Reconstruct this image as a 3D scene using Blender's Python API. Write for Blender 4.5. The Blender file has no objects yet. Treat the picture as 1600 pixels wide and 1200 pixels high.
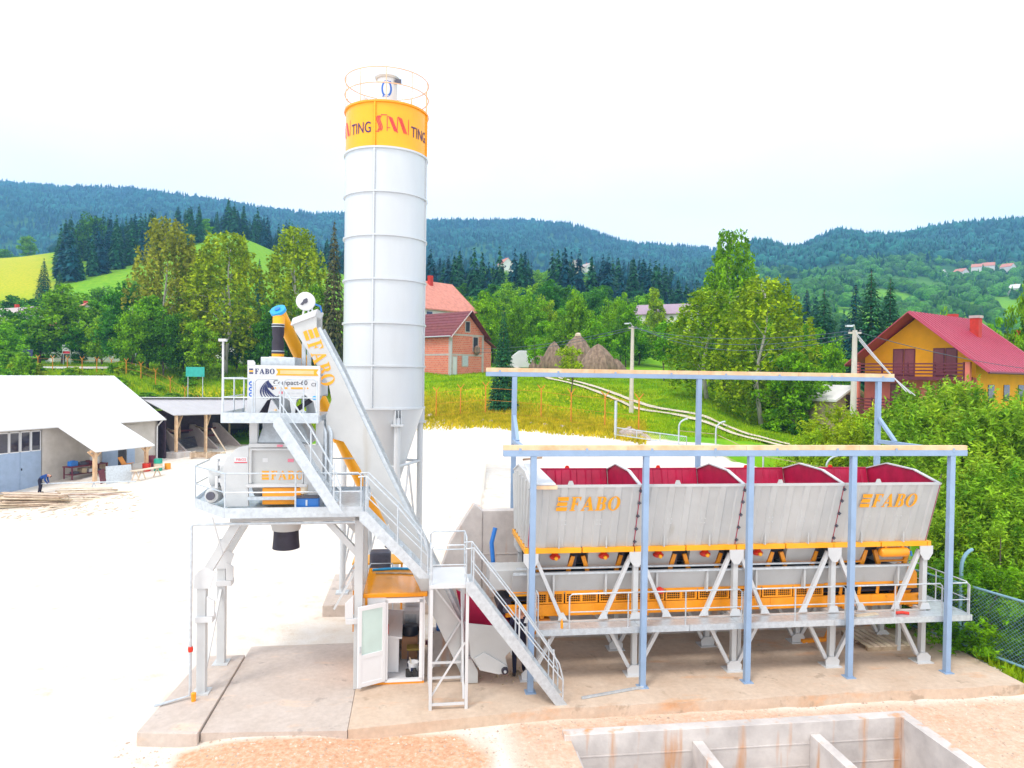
import bpy, bmesh, math, random
import numpy as np
from mathutils import Vector, Matrix
from mathutils.geometry import tessellate_polygon
random.seed(7); RNG = np.random.default_rng(11)
scene = bpy.context.scene
# ------------------------------------------------------------------ camera, world, sun, exposure
F_PX, CAM_H = 1100.0, 7.7
PITCH, ROLL, PLANT = math.atan(16/1100.0), .0145, math.radians(7.8)
FW = Vector((0, math.cos(PITCH), -math.sin(PITCH)))
R0 = Vector((1, 0, 0)); U0 = R0.cross(FW)
RT = R0*math.cos(ROLL)+U0*math.sin(ROLL)
UP = -R0*math.sin(ROLL)+U0*math.cos(ROLL)
cd = bpy.data.cameras.new('camera'); cam = bpy.data.objects.new('camera', cd)
scene.collection.objects.link(cam)
cd.sensor_width = 36; cd.lens = 36*F_PX/1600; cd.clip_start = .1; cd.clip_end = 20000
cam.matrix_world = Matrix(((RT.x, UP.x, -FW.x, 0), (RT.y, UP.y, -FW.y, 0), (RT.z, UP.z, -FW.z, CAM_H), (0, 0, 0, 1)))
scene.camera = cam
SUN_EL, SUN_AZ = math.radians(58), math.radians(215)      # azimuth clockwise from +Y
world = bpy.data.worlds.new('World'); scene.world = world; world.use_nodes = True
wn = world.node_tree; wn.nodes.clear()
w_out = wn.nodes.new('ShaderNodeOutputWorld'); w_bg = wn.nodes.new('ShaderNodeBackground')
w_sky = wn.nodes.new('ShaderNodeTexSky'); w_sky.sky_type = 'NISHITA'; w_sky.sun_disc = False
w_sky.sun_elevation = SUN_EL; w_sky.sun_rotation = SUN_AZ; w_sky.air_density = 1.0; w_sky.dust_density = 3.0
w_mix = wn.nodes.new('ShaderNodeMixRGB'); w_tc = wn.nodes.new('ShaderNodeTexCoord')
w_map = wn.nodes.new('ShaderNodeMapping'); w_map.inputs['Scale'].default_value = (1.2, 1.2, 3.5)
w_no = wn.nodes.new('ShaderNodeTexNoise'); w_no.inputs['Scale'].default_value = 1.6; w_no.inputs['Detail'].default_value = 5
w_cr = wn.nodes.new('ShaderNodeValToRGB')
w_cr.color_ramp.elements[0].position = .3; w_cr.color_ramp.elements[0].color = (12.6, 13.0, 13.6, 1)
w_cr.color_ramp.elements[1].position = .62; w_cr.color_ramp.elements[1].color = (14.6, 14.6, 14.5, 1)
w_mix.inputs['Fac'].default_value = .88
wn.links.new(w_tc.outputs['Generated'], w_map.inputs['Vector']); wn.links.new(w_map.outputs[0], w_no.inputs['Vector'])
wn.links.new(w_no.outputs['Fac'], w_cr.inputs['Fac'])
wn.links.new(w_sky.outputs[0], w_mix.inputs['Color1']); wn.links.new(w_cr.outputs[0], w_mix.inputs['Color2'])
wn.links.new(w_mix.outputs[0], w_bg.inputs['Color']); w_bg.inputs['Strength'].default_value = .108
wn.links.new(w_bg.outputs[0], w_out.inputs['Surface'])
sl = bpy.data.lights.new('sun', 'SUN'); sl.energy = 1.4; sl.angle = math.radians(12); sl.color = (1, .95, .88)
sun = bpy.data.objects.new('sun', sl); scene.collection.objects.link(sun)
sd = Vector((math.sin(SUN_AZ)*math.cos(SUN_EL), math.cos(SUN_AZ)*math.cos(SUN_EL), math.sin(SUN_EL)))
sun.rotation_euler = (-sd).to_track_quat('-Z', 'Y').to_euler(); sun.location = (0, 0, 60)
scene.view_settings.view_transform = 'Standard'; scene.view_settings.look = 'None'
scene.view_settings.gamma = 1; scene.view_settings.exposure = .30
scene.cycles.max_bounces = 6; scene.cycles.volume_bounces = 2; scene.cycles.use_denoising = True
scene.cycles.transparent_max_bounces = 6; scene.cycles.diffuse_bounces = 3

# ------------------------------------------------------------------ pixel helpers (direction only; distance comes from a plane)
def ray(px, py): return FW+RT*((px-800)/F_PX)-UP*((py-600)/F_PX)
def gp(px, py, z=0.0):
    d = ray(px, py); return Vector((0, 0, CAM_H))+d*((z-CAM_H)/d.z)
def dp(px, py, Y):
    d = ray(px, py); return Vector((0, 0, CAM_H))+d*(Y/d.y)
CA, SA = math.cos(PLANT), math.sin(PLANT)
def to_plant(p): return Vector((p[0]*CA+p[1]*SA, -p[0]*SA+p[1]*CA, p[2]))
def to_world(p): return Vector((p[0]*CA-p[1]*SA, p[0]*SA+p[1]*CA, p[2]))
def pv(px, py, v):
    d = to_plant(ray(px, py)); return Vector((0, 0, CAM_H))+d*(v/d.y)
def pz(px, py, z=0.0): return to_plant(gp(px, py, z))

# ------------------------------------------------------------------ frames, things, mesh builder
class Frame:
    def __init__(s, ang=0.0, o=(0, 0, 0)): s.a = ang; s.o = Vector(o)
    def w(s, p):
        c, n = math.cos(s.a), math.sin(s.a)
        return Vector((s.o.x+p[0]*c-p[1]*n, s.o.y+p[0]*n+p[1]*c, s.o.z+p[2]))
WORLD = Frame(); PF = Frame(PLANT)
ORG = {}
COL = scene.collection
def tag(o, label=None, cat=None, group=None, kind=None):
    if label: o['label'] = label
    if cat: o['category'] = cat
    if group: o['group'] = group
    if kind: o['kind'] = kind
    return o
def thing(name, label, cat, pos, frame=PF, group=None):
    o = bpy.data.objects.new(name, None); COL.objects.link(o); o.empty_display_size = .2
    o.location = frame.w(pos); o.rotation_euler = (0, 0, frame.a)
    ORG[o.name] = Vector(pos); tag(o, label, cat, group); return o
def np_mesh(name, V, Q, smooth=False):
    V = np.asarray(V, dtype=np.float32); Q = np.asarray(Q, dtype=np.int32)
    me = bpy.data.meshes.new(name); k = Q.shape[1]
    me.vertices.add(len(V)); me.vertices.foreach_set('co', V.ravel())
    me.loops.add(Q.size); me.loops.foreach_set('vertex_index', Q.ravel())
    me.polygons.add(len(Q)); me.polygons.foreach_set('loop_start', np.arange(0, Q.size, k, dtype=np.int32))
    me.polygons.foreach_set('loop_total', np.full(len(Q), k, dtype=np.int32))
    if smooth: me.polygons.foreach_set('use_smooth', np.ones(len(Q), dtype=bool))
    me.update(calc_edges=True); return me
def link(name, me, mat=None, parent=None, loc=(0, 0, 0), rz=0.0):
    o = bpy.data.objects.new(name, me); COL.objects.link(o)
    if mat is not None and me is not None: me.materials.append(mat)
    o.location = loc; o.rotation_euler = (0, 0, rz)
    if parent is not None: o.parent = parent
    return o
class MB:
    def __init__(s): s.v = []; s.f = []
    def add(s, vs, fs):
        n = len(s.v); s.v += [Vector(v) for v in vs]; s.f += [tuple(i+n for i in f) for f in fs]; return s
    def hexa(s, p): return s.add(p, [(0, 3, 2, 1), (4, 5, 6, 7), (0, 1, 5, 4), (1, 2, 6, 5), (2, 3, 7, 6), (3, 0, 4, 7)])
    def box(s, x0, x1, y0, y1, z0, z1):
        return s.hexa([(x0, y0, z0), (x1, y0, z0), (x1, y1, z0), (x0, y1, z0), (x0, y0, z1), (x1, y0, z1), (x1, y1, z1), (x0, y1, z1)])
    def bar(s, p, q, w, h, up=(0, 0, 1)):
        p, q = Vector(p), Vector(q); d = (q-p).normalized(); up = Vector(up)
        if abs(d.dot(up)) > .99: up = Vector((0, 1, 0))
        a = d.cross(up).normalized()*(w/2); b = a.cross(d).normalized()*(h/2)
        return s.hexa([p-a-b, p+a-b, p+a+b, p-a+b, q-a-b, q+a-b, q+a+b, q-a+b])
    def tube(s, pts, r, n=8, closed=False, r2=None):
        pts = [Vector(p) for p in pts]; m = len(pts); rings = []
        nrm = None
        for i, p in enumerate(pts):
            if closed: d = pts[(i+1) % m]-pts[i-1]
            else: d = pts[min(i+1, m-1)]-pts[max(i-1, 0)]
            d.normalize()
            if nrm is None:
                nrm = d.orthogonal().normalized()
            else:
                nrm = (nrm-d*nrm.dot(d)); nrm = nrm.normalized() if nrm.length > 1e-6 else d.orthogonal().normalized()
            b = d.cross(nrm); k = 1.0
            rr = r if r2 is None else r+(r2-r)*i/max(1, m-1)
            rings.append([p+(nrm*math.cos(t)+b*math.sin(t))*rr*k for t in [2*math.pi*j/n for j in range(n)]])
        vs = [v for g in rings for v in g]; fs = []
        for i in range(m if closed else m-1):
            for j in range(n):
                a = i*n+j; b_ = i*n+(j+1) % n; i2 = (i+1) % m
                fs.append((a, b_, i2*n+(j+1) % n, i2*n+j))
        if not closed: fs.append(tuple(range(n-1, -1, -1))); fs.append(tuple(range((m-1)*n, m*n)))
        return s.add(vs, fs)
    def lathe(s, prof, c=(0, 0, 0), n=32, axis='z', cap=True, a0=0.0):
        c = Vector(c); vs = []; fs = []
        for r, h in prof:
            for j in range(n):
                t = a0+2*math.pi*j/n; x, y = r*math.cos(t), r*math.sin(t)
                vs.append(c+(Vector((x, y, h)) if axis == 'z' else Vector((h, x, y)) if axis == 'x' else Vector((x, h, y))))
        for i in range(len(prof)-1):
            for j in range(n): fs.append((i*n+j, i*n+(j+1) % n, (i+1)*n+(j+1) % n, (i+1)*n+j))
        if cap: fs.append(tuple(range(n-1, -1, -1))); fs.append(tuple(range((len(prof)-1)*n, len(prof)*n)))
        return s.add(vs, fs)
    def prism(s, poly, f0, f1):          # polygon (a,b) mapped to 3D by f0 (front) and f1 (back)
        n = len(poly); vs = [f0(a, b) for a, b in poly]+[f1(a, b) for a, b in poly]
        tri = tessellate_polygon([[Vector((a, b, 0)) for a, b in poly]])
        fs = [tuple(t) for t in tri]+[tuple(n+i for i in reversed(t)) for t in tri]
        fs += [(i, i+n, (i+1) % n+n, (i+1) % n) for i in range(n)]
        return s.add(vs, fs)
    def plate(s, poly, v0, v1): return s.prism(poly, lambda a, b: (a, v0, b), lambda a, b: (a, v1, b))     # in the u-z plane
    def plateU(s, poly, u0, u1): return s.prism(poly, lambda a, b: (u0, a, b), lambda a, b: (u1, a, b))    # in the v-z plane
    def slab(s, poly, z0, z1): return s.prism(poly, lambda a, b: (a, b, z0), lambda a, b: (a, b, z1))
    def build(s, name, mat, parent=None, smooth=False, bevel=0.0, frame=None, org=None, rot=None):
        top = parent
        while top is not None and top.parent is not None: top = top.parent
        o_ = ORG.get(top.name, Vector((0, 0, 0))) if top is not None else Vector(org if org is not None else (0, 0, 0))
        me = bpy.data.meshes.new(name)
        me.from_pydata([v-o_ for v in s.v], [], s.f); me.update()
        bm = bmesh.new(); bm.from_mesh(me); bmesh.ops.recalc_face_normals(bm, faces=bm.faces); bm.to_mesh(me); bm.free()
        if smooth:
            for p in me.polygons: p.use_smooth = True
        ob = link(name, me, mat, parent)
        if smooth:
            try: me.set_sharp_from_angle(angle=math.radians(38))
            except Exception: pass
        if parent is None and (frame is not None):
            ob.location = frame.w(o_); ob.rotation_euler = (0, 0, frame.a); ORG[ob.name] = o_
        if bevel:
            b = bm_b = ob.modifiers.new('bevel', 'BEVEL'); b.width = bevel; b.segments = 2; b.limit_method = 'ANGLE'
        return ob
def arc(c, r, a0, a1, n, f): return [f(c[0]+r*math.cos(a0+(a1-a0)*i/n), c[1]+r*math.sin(a0+(a1-a0)*i/n)) for i in range(n+1)]

# ------------------------------------------------------------------ materials
def mat(name, col, rough=.5, metal=0.0, var=.12, scale=2.0, bump=0.0, bscale=30.0, col2=None, streak=0.0, spec=.5, transl=0.0, island=0.0, detail=6, objrand=0.0, stain=None):
    m = bpy.data.materials.new(name); m.use_nodes = True; nt = m.node_tree; N = nt.nodes; L = nt.links
    bs = N['Principled BSDF']; bs.inputs['Roughness'].default_value = rough; bs.inputs['Metallic'].default_value = metal
    try: bs.inputs['Specular IOR Level'].default_value = spec
    except Exception: pass
    tc = N.new('ShaderNodeTexCoord'); mp = N.new('ShaderNodeMapping'); L.new(tc.outputs['Object'], mp.inputs['Vector'])
    if streak: mp.inputs['Scale'].default_value = (1, 1, streak)
    no = N.new('ShaderNodeTexNoise'); no.inputs['Scale'].default_value = scale; no.inputs['Detail'].default_value = detail
    no.inputs['Roughness'].default_value = .62; L.new(mp.outputs[0], no.inputs['Vector'])
    cr = N.new('ShaderNodeValToRGB'); cr.color_ramp.elements[0].position = .32; cr.color_ramp.elements[1].position = .68
    c1 = [min(1, c*(1-var)) for c in col[:3]]+[1]
    c2 = list(col2)+[1] if col2 else [min(1, c*(1+var)) for c in col[:3]]+[1]
    cr.color_ramp.elements[0].color = c1; cr.color_ramp.elements[1].color = c2
    L.new(no.outputs['Fac'], cr.inputs['Fac']); out = cr.outputs[0]
    if stain:
        n2 = N.new('ShaderNodeTexNoise'); n2.inputs['Scale'].default_value = stain[1]; n2.inputs['Detail'].default_value = 7
        m2 = N.new('ShaderNodeMapping'); m2.inputs['Scale'].default_value = stain[3] if len(stain) > 3 else (1, 1, 1)
        L.new(tc.outputs['Object'], m2.inputs['Vector']); L.new(m2.outputs[0], n2.inputs['Vector'])
        r2 = N.new('ShaderNodeValToRGB'); r2.color_ramp.elements[0].position = stain[2]; r2.color_ramp.elements[1].position = min(1, stain[2]+.14)
        r2.color_ramp.elements[0].color = (0, 0, 0, 1); r2.color_ramp.elements[1].color = (1, 1, 1, 1)
        L.new(n2.outputs['Fac'], r2.inputs['Fac']); mx = N.new('ShaderNodeMixRGB'); L.new(r2.outputs[0], mx.inputs['Fac'])
        L.new(out, mx.inputs['Color1']); mx.inputs['Color2'].default_value = list(stain[0])+[1]; out = mx.outputs[0]
    if island or objrand:
        hs = N.new('ShaderNodeHueSaturation'); L.new(out, hs.inputs['Color'])
        if island:
            ge = N.new('ShaderNodeNewGeometry'); ma = N.new('ShaderNodeMapRange')
            ma.inputs['To Min'].default_value = 1-island; ma.inputs['To Max'].default_value = 1+island
            L.new(ge.outputs['Random Per Island'], ma.inputs['Value']); L.new(ma.outputs[0], hs.inputs['Value'])
        if objrand:
            oi = N.new('ShaderNodeObjectInfo'); mb = N.new('ShaderNodeMapRange')
            mb.inputs['To Min'].default_value = .5-objrand; mb.inputs['To Max'].default_value = .5+objrand
            L.new(oi.outputs['Random'], mb.inputs['Value']); L.new(mb.outputs[0], hs.inputs['Hue'])
        out = hs.outputs[0]
    L.new(out, bs.inputs['Base Color'])
    if bump:
        nb = N.new('ShaderNodeTexNoise'); nb.inputs['Scale'].default_value = bscale; nb.inputs['Detail'].default_value = 5
        bp = N.new('ShaderNodeBump'); bp.inputs['Strength'].default_value = bump; bp.inputs['Distance'].default_value = .05
        L.new(tc.outputs['Object'], nb.inputs['Vector']); L.new(nb.outputs['Fac'], bp.inputs['Height']); L.new(bp.outputs[0], bs.inputs['Normal'])
    if transl:
        tr = N.new('ShaderNodeBsdfTranslucent'); L.new(out, tr.inputs['Color']); ms = N.new('ShaderNodeMixShader'); ms.inputs['Fac'].default_value = transl
        L.new(bs.outputs[0], ms.inputs[1]); L.new(tr.outputs[0], ms.inputs[2]); L.new(ms.outputs[0], N['Material Output'].inputs['Surface'])
    return m
MT = dict(
 white=mat('white_paint', (.62, .63, .645), .38, 0, .05, 1.3, .02, 8),
 silo=mat('silo_paint', (.57, .60, .63), .3, 0, .05, .8, .02, 6, streak=.25),
 grey=mat('light_grey_paint', (.56, .575, .585), .42, 0, .07, 1.6, .03, 9, stain=((.42, .4, .38), 2.2, .68, (1, 1, .25))),
 hopper=mat('hopper_paint', (.51, .52, .52), .4, 0, .06, 1.4, .03, 6, stain=((.44, .42, .38), 1.5, .66, (1.5, 1.5, .18))),
 galv=mat('galvanised_steel', (.55, .60, .645), .36, .35, .14, 9, .04, 40),
 blue=mat('blue_grey_paint', (.27, .385, .56), .45, 0, .08, 2),
 orange=mat('orange_paint', (.92, .33, .008), .38, 0, .1, 3, .02, 10, stain=((.5, .17, .03), 4, .68)),
 yellow=mat('amber_paint', (.92, .40, .004), .3, 0, .05, 2),
 amberglyph=mat('amber_lettering', (.88, .37, .01), .5, 0, .06, 6),
 red=mat('crimson_paint', (.44, .006, .055), .45, 0, .22, 2.2, .03, 8),
 redlamp=mat('red_enamel', (.72, .03, .01), .35, 0, .1, 6),
 rubber=mat('black_rubber', (.025, .02, .035), .6, 0, .3, 4),
 black=mat('black_plastic', (.02, .02, .03), .45, 0, .2, 4),
 dark=mat('dark_steel', (.09, .09, .12), .5, .3, .2, 4),
 belt=mat('conveyor_belt', (.035, .03, .045), .8, 0, .2, 5),
 shedroof=mat('grey_sheet', (.50, .48, .50), .5, 0, .05, 1.5),
 bluep=mat('blue_plastic', (.02, .17, .55), .4, 0, .1, 4),
 cyan=mat('cyan_cap', (.02, .35, .72), .4, 0, .1, 4),
 teal=mat('teal_sheet', (.03, .42, .36), .5, 0, .15, 2),
 wood=mat('fresh_timber', (.78, .47, .25), .7, 0, .16, 2.5, .05, 20, streak=1, col2=(.85, .62, .40)),
 oldwood=mat('weathered_timber', (.42, .27, .17), .85, 0, .3, 3, .15, 25, col2=(.6, .46, .33), objrand=.02),
 paleboard=mat('pale_plank', (.66, .5, .36), .8, 0, .2, 2.5, .1, 25, col2=(.8, .68, .52), objrand=.015),
 concrete=mat('concrete', (.55, .40, .30), .9, 0, .14, .55, .12, 14, col2=(.68, .55, .45), stain=((.42, .19, .08), .5, .6)),
 conc2=mat('formed_concrete', (.56, .51, .49), .9, 0, .14, 1.2, .15, 10, col2=(.70, .65, .62), stain=((.62, .33, .17), 2.0, .57, (1.3, 1.3, .16))),
 pad=mat('pad_concrete', (.60, .51, .45), .9, 0, .1, .7, .1, 14, col2=(.68, .60, .54)),
 plaster=mat('grey_plaster', (.52, .48, .43), .9, 0, .1, 1.0, .1, 20, col2=(.60, .56, .52)),
 roofwhite=mat('white_roof_sheet', (.72, .72, .73), .45, 0, .03, 1.5),
 doorblue=mat('pale_blue_door', (.32, .42, .58), .5, 0, .1, 2),
 glass=mat('window_glass', (.03, .03, .05), .06, 0, .3, 2, spec=.8),
 frost=mat('frosted_glass', (.56, .70, .66), .25, 0, .04, 2),
 pvc=mat('white_pvc', (.78, .78, .80), .35, 0, .02, 2),
 floorpvc=mat('cabin_floor', (.6, .6, .63), .5, 0, .06, 3),
 brick=mat('hollow_brick', (.62, .15, .09), .85, 0, .2, 2.5, .1, 12, objrand=.012),
 brickdark=mat('brick_core', (.45, .13, .09), .9, 0, .15, 3),
 mortar=mat('concrete_band', (.47, .40, .38), .9, 0, .12, 2),
 tileroof=mat('brown_tile', (.17, .035, .04), .7, 0, .25, 2.5, .1, 14, objrand=.01),
 salmon=mat('salmon_tile', (.58, .22, .16), .8, 0, .2, 2),
 mauve=mat('mauve_roof', (.36, .25, .32), .6, 0, .08, 2),
 magenta=mat('crimson_sheet', (.40, .045, .09), .45, 0, .07, 1.5),
 ochre=mat('ochre_plaster', (.86, .36, .004), .85, 0, .07, 1.2, .05, 30),
 pinkp=mat('pink_plaster', (.66, .17, .13), .85, 0, .1, 1.5),
 maroon=mat('maroon_timber', (.13, .012, .03), .5, 0, .2, 3),
 redbrick=mat('red_chimney', (.5, .03, .015), .7, 0, .15, 4),
 housewhite=mat('white_plaster', (.7, .68, .66), .9, 0, .06, 1),
 shutter=mat('brown_shutter', (.22, .045, .06), .5, 0, .12, 3),
 hay=mat('old_hay', (.20, .13, .09), .95, 0, .35, 3, .6, 6, col2=(.34, .24, .17), streak=.3),
 pole=mat('concrete_pole', (.60, .55, .49), .85, 0, .1, 2),
 wire=mat('cable', (.06, .09, .13), .5, 0, .1, 2),
 palewire=mat('pale_cable', (.5, .5, .52), .5, 0, .1, 2),
 rust=mat('rust_orange_paint', (.66, .24, .012), .6, 0, .2, 4),
 rock=mat('rock', (.45, .34, .28), .9, 0, .25, 1.5, .3, 6, col2=(.6, .5, .45)),
 card=mat('cardboard', (.45, .23, .12), .85, 0, .1, 4),
 olive=mat('olive_vinyl', (.25, .17, .02), .5, 0, .1, 4),
 greend=mat('green_drum', (.01, .33, .22), .4, 0, .1, 4),
 maroond=mat('maroon_drum', (.16, .01, .04), .4, 0, .1, 4),
 cloth_blue=mat('blue_overalls', (.012, .06, .26), .9, 0, .25, 8),
 cloth_dark=mat('dark_trousers', (.015, .015, .04), .9, 0, .25, 8),
 skin=mat('skin', (.55, .28, .19), .6, 0, .08, 8),
 hair=mat('dark_hair', (.03, .02, .02), .7, 0, .2, 10),
 boot=mat('boot_leather', (.02, .018, .018), .6, 0, .2, 8),
 bark=mat('bark', (.13, .10, .075), .9, 0, .3, 4, .3, 12),
 birchbark=mat('birch_bark', (.62, .58, .53), .8, 0, .1, 3, stain=((.06, .05, .05), 3.5, .6, (1, 1, 3))),
 purple=mat('purple_lettering', (.06, .01, .10), .5, 0, .1, 4),
 navy=mat('navy_lettering', (.02, .03, .12), .5, 0, .1, 4),
 crimson=mat('crimson_lettering', (.70, .012, .05), .5, 0, .1, 4),
 signblue=mat('sign_blue', (.015, .13, .55), .5, 0, .1, 4),
 pinksign=mat('pink_sticker', (.75, .22, .3), .5, 0, .1, 4),
)
# ------------------------------------------------------------------ terrain height
PROF = {
 -700: [(3, -.25), (35, -1.2), (50, -1), (62, 1), (75, 5), (100, 7), (150, 10), (250, 30), (400, 62), (480, 68), (700, 58), (1200, 150), (2200, 590), (3000, 540), (7000, 250)],
 0:    [(3, -.25), (25, -.4), (38, -.9), (50, -1), (60, -.4), (68, 2.5), (78, 6.2), (100, 7.3), (150, 9), (220, 25), (300, 48), (400, 70), (480, 73), (700, 60), (1200, 180), (2200, 584), (3000, 560), (7000, 250)],
 200:  [(3, -.25), (25, -.2), (40, -.5), (52, -.2), (66, .1), (73, 3.2), (80, 6.2), (95, 7.3), (130, 8.5), (200, 22), (300, 52), (400, 79), (460, 82), (700, 65), (1200, 180), (2200, 540), (3000, 520), (7000, 250)],
 350:  [(3, -.25), (30, 0), (66, .1), (78, .3), (83, 2.0), (90, 5.8), (98, 7), (120, 8.5), (200, 24), (300, 56), (400, 86), (460, 89), (700, 70), (1200, 170), (2200, 514), (3000, 500), (7000, 250)],
 500:  [(3, -.25), (30, 0), (62, .1), (80, .4), (86, 2), (93, 5.4), (102, 6.8), (130, 8.5), (200, 20), (300, 44), (400, 66), (480, 70), (700, 60), (1200, 160), (2200, 476), (3000, 470), (7000, 250)],
 640:  [(3, -.25), (30, 0), (46, .4), (56, 2.0), (62, 4.1), (72, 6), (88, 7.9), (110, 9), (200, 20), (300, 36), (420, 54), (500, 62), (700, 56), (1200, 150), (2200, 470), (3000, 440), (7000, 250)],
 760:  [(3, 3.6), (48, 3.5), (55, 4.1), (65, 6), (85, 7.7), (110, 9), (200, 22), (300, 38), (420, 56), (520, 80), (700, 66), (1200, 140), (2200, 475), (3000, 440), (7000, 250)],
 860:  [(3, 3.6), (45, 3.6), (51, 4.0), (62, 5.6), (85, 7.8), (110, 9), (200, 22), (300, 38), (420, 56), (520, 78), (700, 66), (1200, 140), (2200, 476), (3000, 440), (7000, 250)],
 990:  [(3, 3.6), (42, 3.6), (46, 3.9), (55, 4.2), (64, 4.6), (80, 7.2), (92, 8.3), (110, 9), (200, 20), (300, 36), (420, 54), (500, 62), (700, 60), (1200, 140), (2200, 417), (3000, 400), (7000, 250)],
 1100: [(3, 3.6), (38, 3.5), (45, 3.6), (52, 4.2), (60, 4.8), (75, 6.2), (100, 8), (150, 10), (250, 19), (350, 34), (450, 48), (600, 58), (900, 120), (1600, 250), (2200, 405), (3000, 390), (7000, 250)],
 1180: [(3, 3.6), (36, 3.4), (45, 3.4), (52, 3.6), (62, 3.4), (80, 5), (110, 7), (200, 13), (350, 32), (500, 58), (700, 92), (1000, 160), (1500, 285), (2200, 300), (7000, 200)],
 1240: [(3, 3.6), (36, 3.2), (45, 3.2), (62, 3.2), (80, 5), (110, 7), (200, 12), (350, 30), (500, 55), (700, 90), (1000, 160), (1500, 267), (2200, 250), (7000, 200)],
 1310: [(3, 3.6), (36, 2.8), (46, 3), (60, 3.4), (90, 5), (150, 6), (250, 9), (350, 22), (500, 55), (700, 95), (1000, 175), (1500, 306), (2200, 260), (7000, 200)],
 1400: [(3, 3), (25, .5), (36, 2.2), (46, 2.8), (60, 3.2), (90, 4), (150, 5), (250, 8), (350, 20), (500, 55), (700, 95), (1000, 175), (1500, 292), (2200, 260), (7000, 200)],
 1500: [(3, -1), (20, -1), (28, 0), (40, 1.5), (50, 2.5), (90, 3), (150, 4), (250, 8), (400, 30), (600, 75), (900, 142), (1100, 195), (1500, 324), (2200, 280), (7000, 200)],
 1600: [(3, -1.5), (18, -1.5), (25, -1), (40, 1.5), (60, 2.5), (150, 4), (250, 8), (400, 30), (600, 75), (900, 146), (1100, 205), (1500, 345), (2200, 300), (7000, 200)],
 2300: [(3, -1.5), (18, -1.5), (25, -1), (40, 1.5), (60, 2.5), (150, 4), (400, 30), (600, 70), (900, 150), (1500, 400), (2200, 340), (7000, 200)],
}
PC = np.array(sorted(PROF)); LG = np.linspace(math.log(3), math.log(7000), 300)
PT = np.array([np.interp(LG, [math.log(y) for y, z in PROF[c]], [z for y, z in PROF[c]]) for c in PC])
_k = np.array([1, 2, 3, 2, 1])/9.0
PT = np.array([np.convolve(np.pad(r, 2, mode='edge'), _k, 'valid') for r in PT])
def sstep(x, a, b):
    t = np.clip((x-a)/(b-a), 0, 1); return t*t*(3-2*t)
_ph = RNG.uniform(0, 6.28, (24, 2)); _dr = RNG.uniform(0, 6.28, 24)
def wob(X, Y, s0, n=6, o=0):
    z = np.zeros_like(X); a = 1.0; s = s0
    for i in range(n):
        d = _dr[(i+o) % 24]; e = _dr[(i+o+7) % 24]
        z += a*np.sin((X*np.cos(d)+Y*np.sin(d))/s+_ph[(i+o) % 24, 0])*np.sin((X*np.cos(e)+Y*np.sin(e))/s*1.13+_ph[(i+o) % 24, 1])
        a *= .6; s *= .55
    return z
def zt(X, Y):
    X = np.asarray(X, float); Y = np.asarray(Y, float)
    Ys = np.maximum(Y, 3.0); P = np.clip(800+F_PX*X/Ys, PC[0], PC[-1]-1e-3)
    i = np.clip(np.searchsorted(PC, P, 'right')-1, 0, len(PC)-2); t = (P-PC[i])/(PC[i+1]-PC[i]); t = t*t*(3-2*t)*.5+t*.5
    g = np.clip((np.log(Ys)-LG[0])/(LG[1]-LG[0]), 0, 298.999); j = g.astype(int); q = g-j
    z = (PT[i, j]*(1-q)+PT[i, j+1]*q)*(1-t)+(PT[i+1, j]*(1-q)+PT[i+1, j+1]*q)*t
    u = X*CA+Y*SA; v = -X*SA+Y*CA
    yard = -.27+.17*sstep(v, 15.9, 17.6)+.15*np.exp(-((u+2.85)/1.5)**4)*(1-sstep(v, 15.5, 17.0))
    # loading terrace behind the bins, held by the wall at v = 20.3
    ue = 1.92+.11*np.maximum(0, v-20.42); m = (v > 20.42)*sstep(u, ue-.14, ue)*(1-sstep(u, 15.3, 17.5))
    near = 1-sstep(v, 29, 36)
    zz = z*(1-near)+near*(yard*(1-m)+3.68*m)
    rgt = sstep(u, 15.6, 17.4)*(1-sstep(v, 24, 32)); zz = zz*(1-rgt)+rgt*(-.8+.05*(v-15))
    far = sstep(Y, 140, 700)
    zz += far*wob(X, Y, 150, 6)*np.minimum(Y/130, 17)*.9
    zz += sstep(Y, 45, 60)*(1-sstep(Y, 150, 300))*wob(X, Y, 9, 4, 9)*.08
    zz += (.014+.03*sstep(v, 22, 30))*wob(X, Y, 1.6, 4, 5)*(v < 40)
    return zz
def zt1(x, y): return float(zt(np.array([x]), np.array([y]))[0])
FENCE_PX = [-700, 0, 200, 350, 500, 640, 682, 760, 860, 946, 1000, 1100, 1240, 1300, 1400, 2300]
FENCE_Y = [64, 64, 67, 70, 72, 62, 60.5, 54, 50, 47.5, 45, 44, 41, 33, 22, 14]
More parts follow.
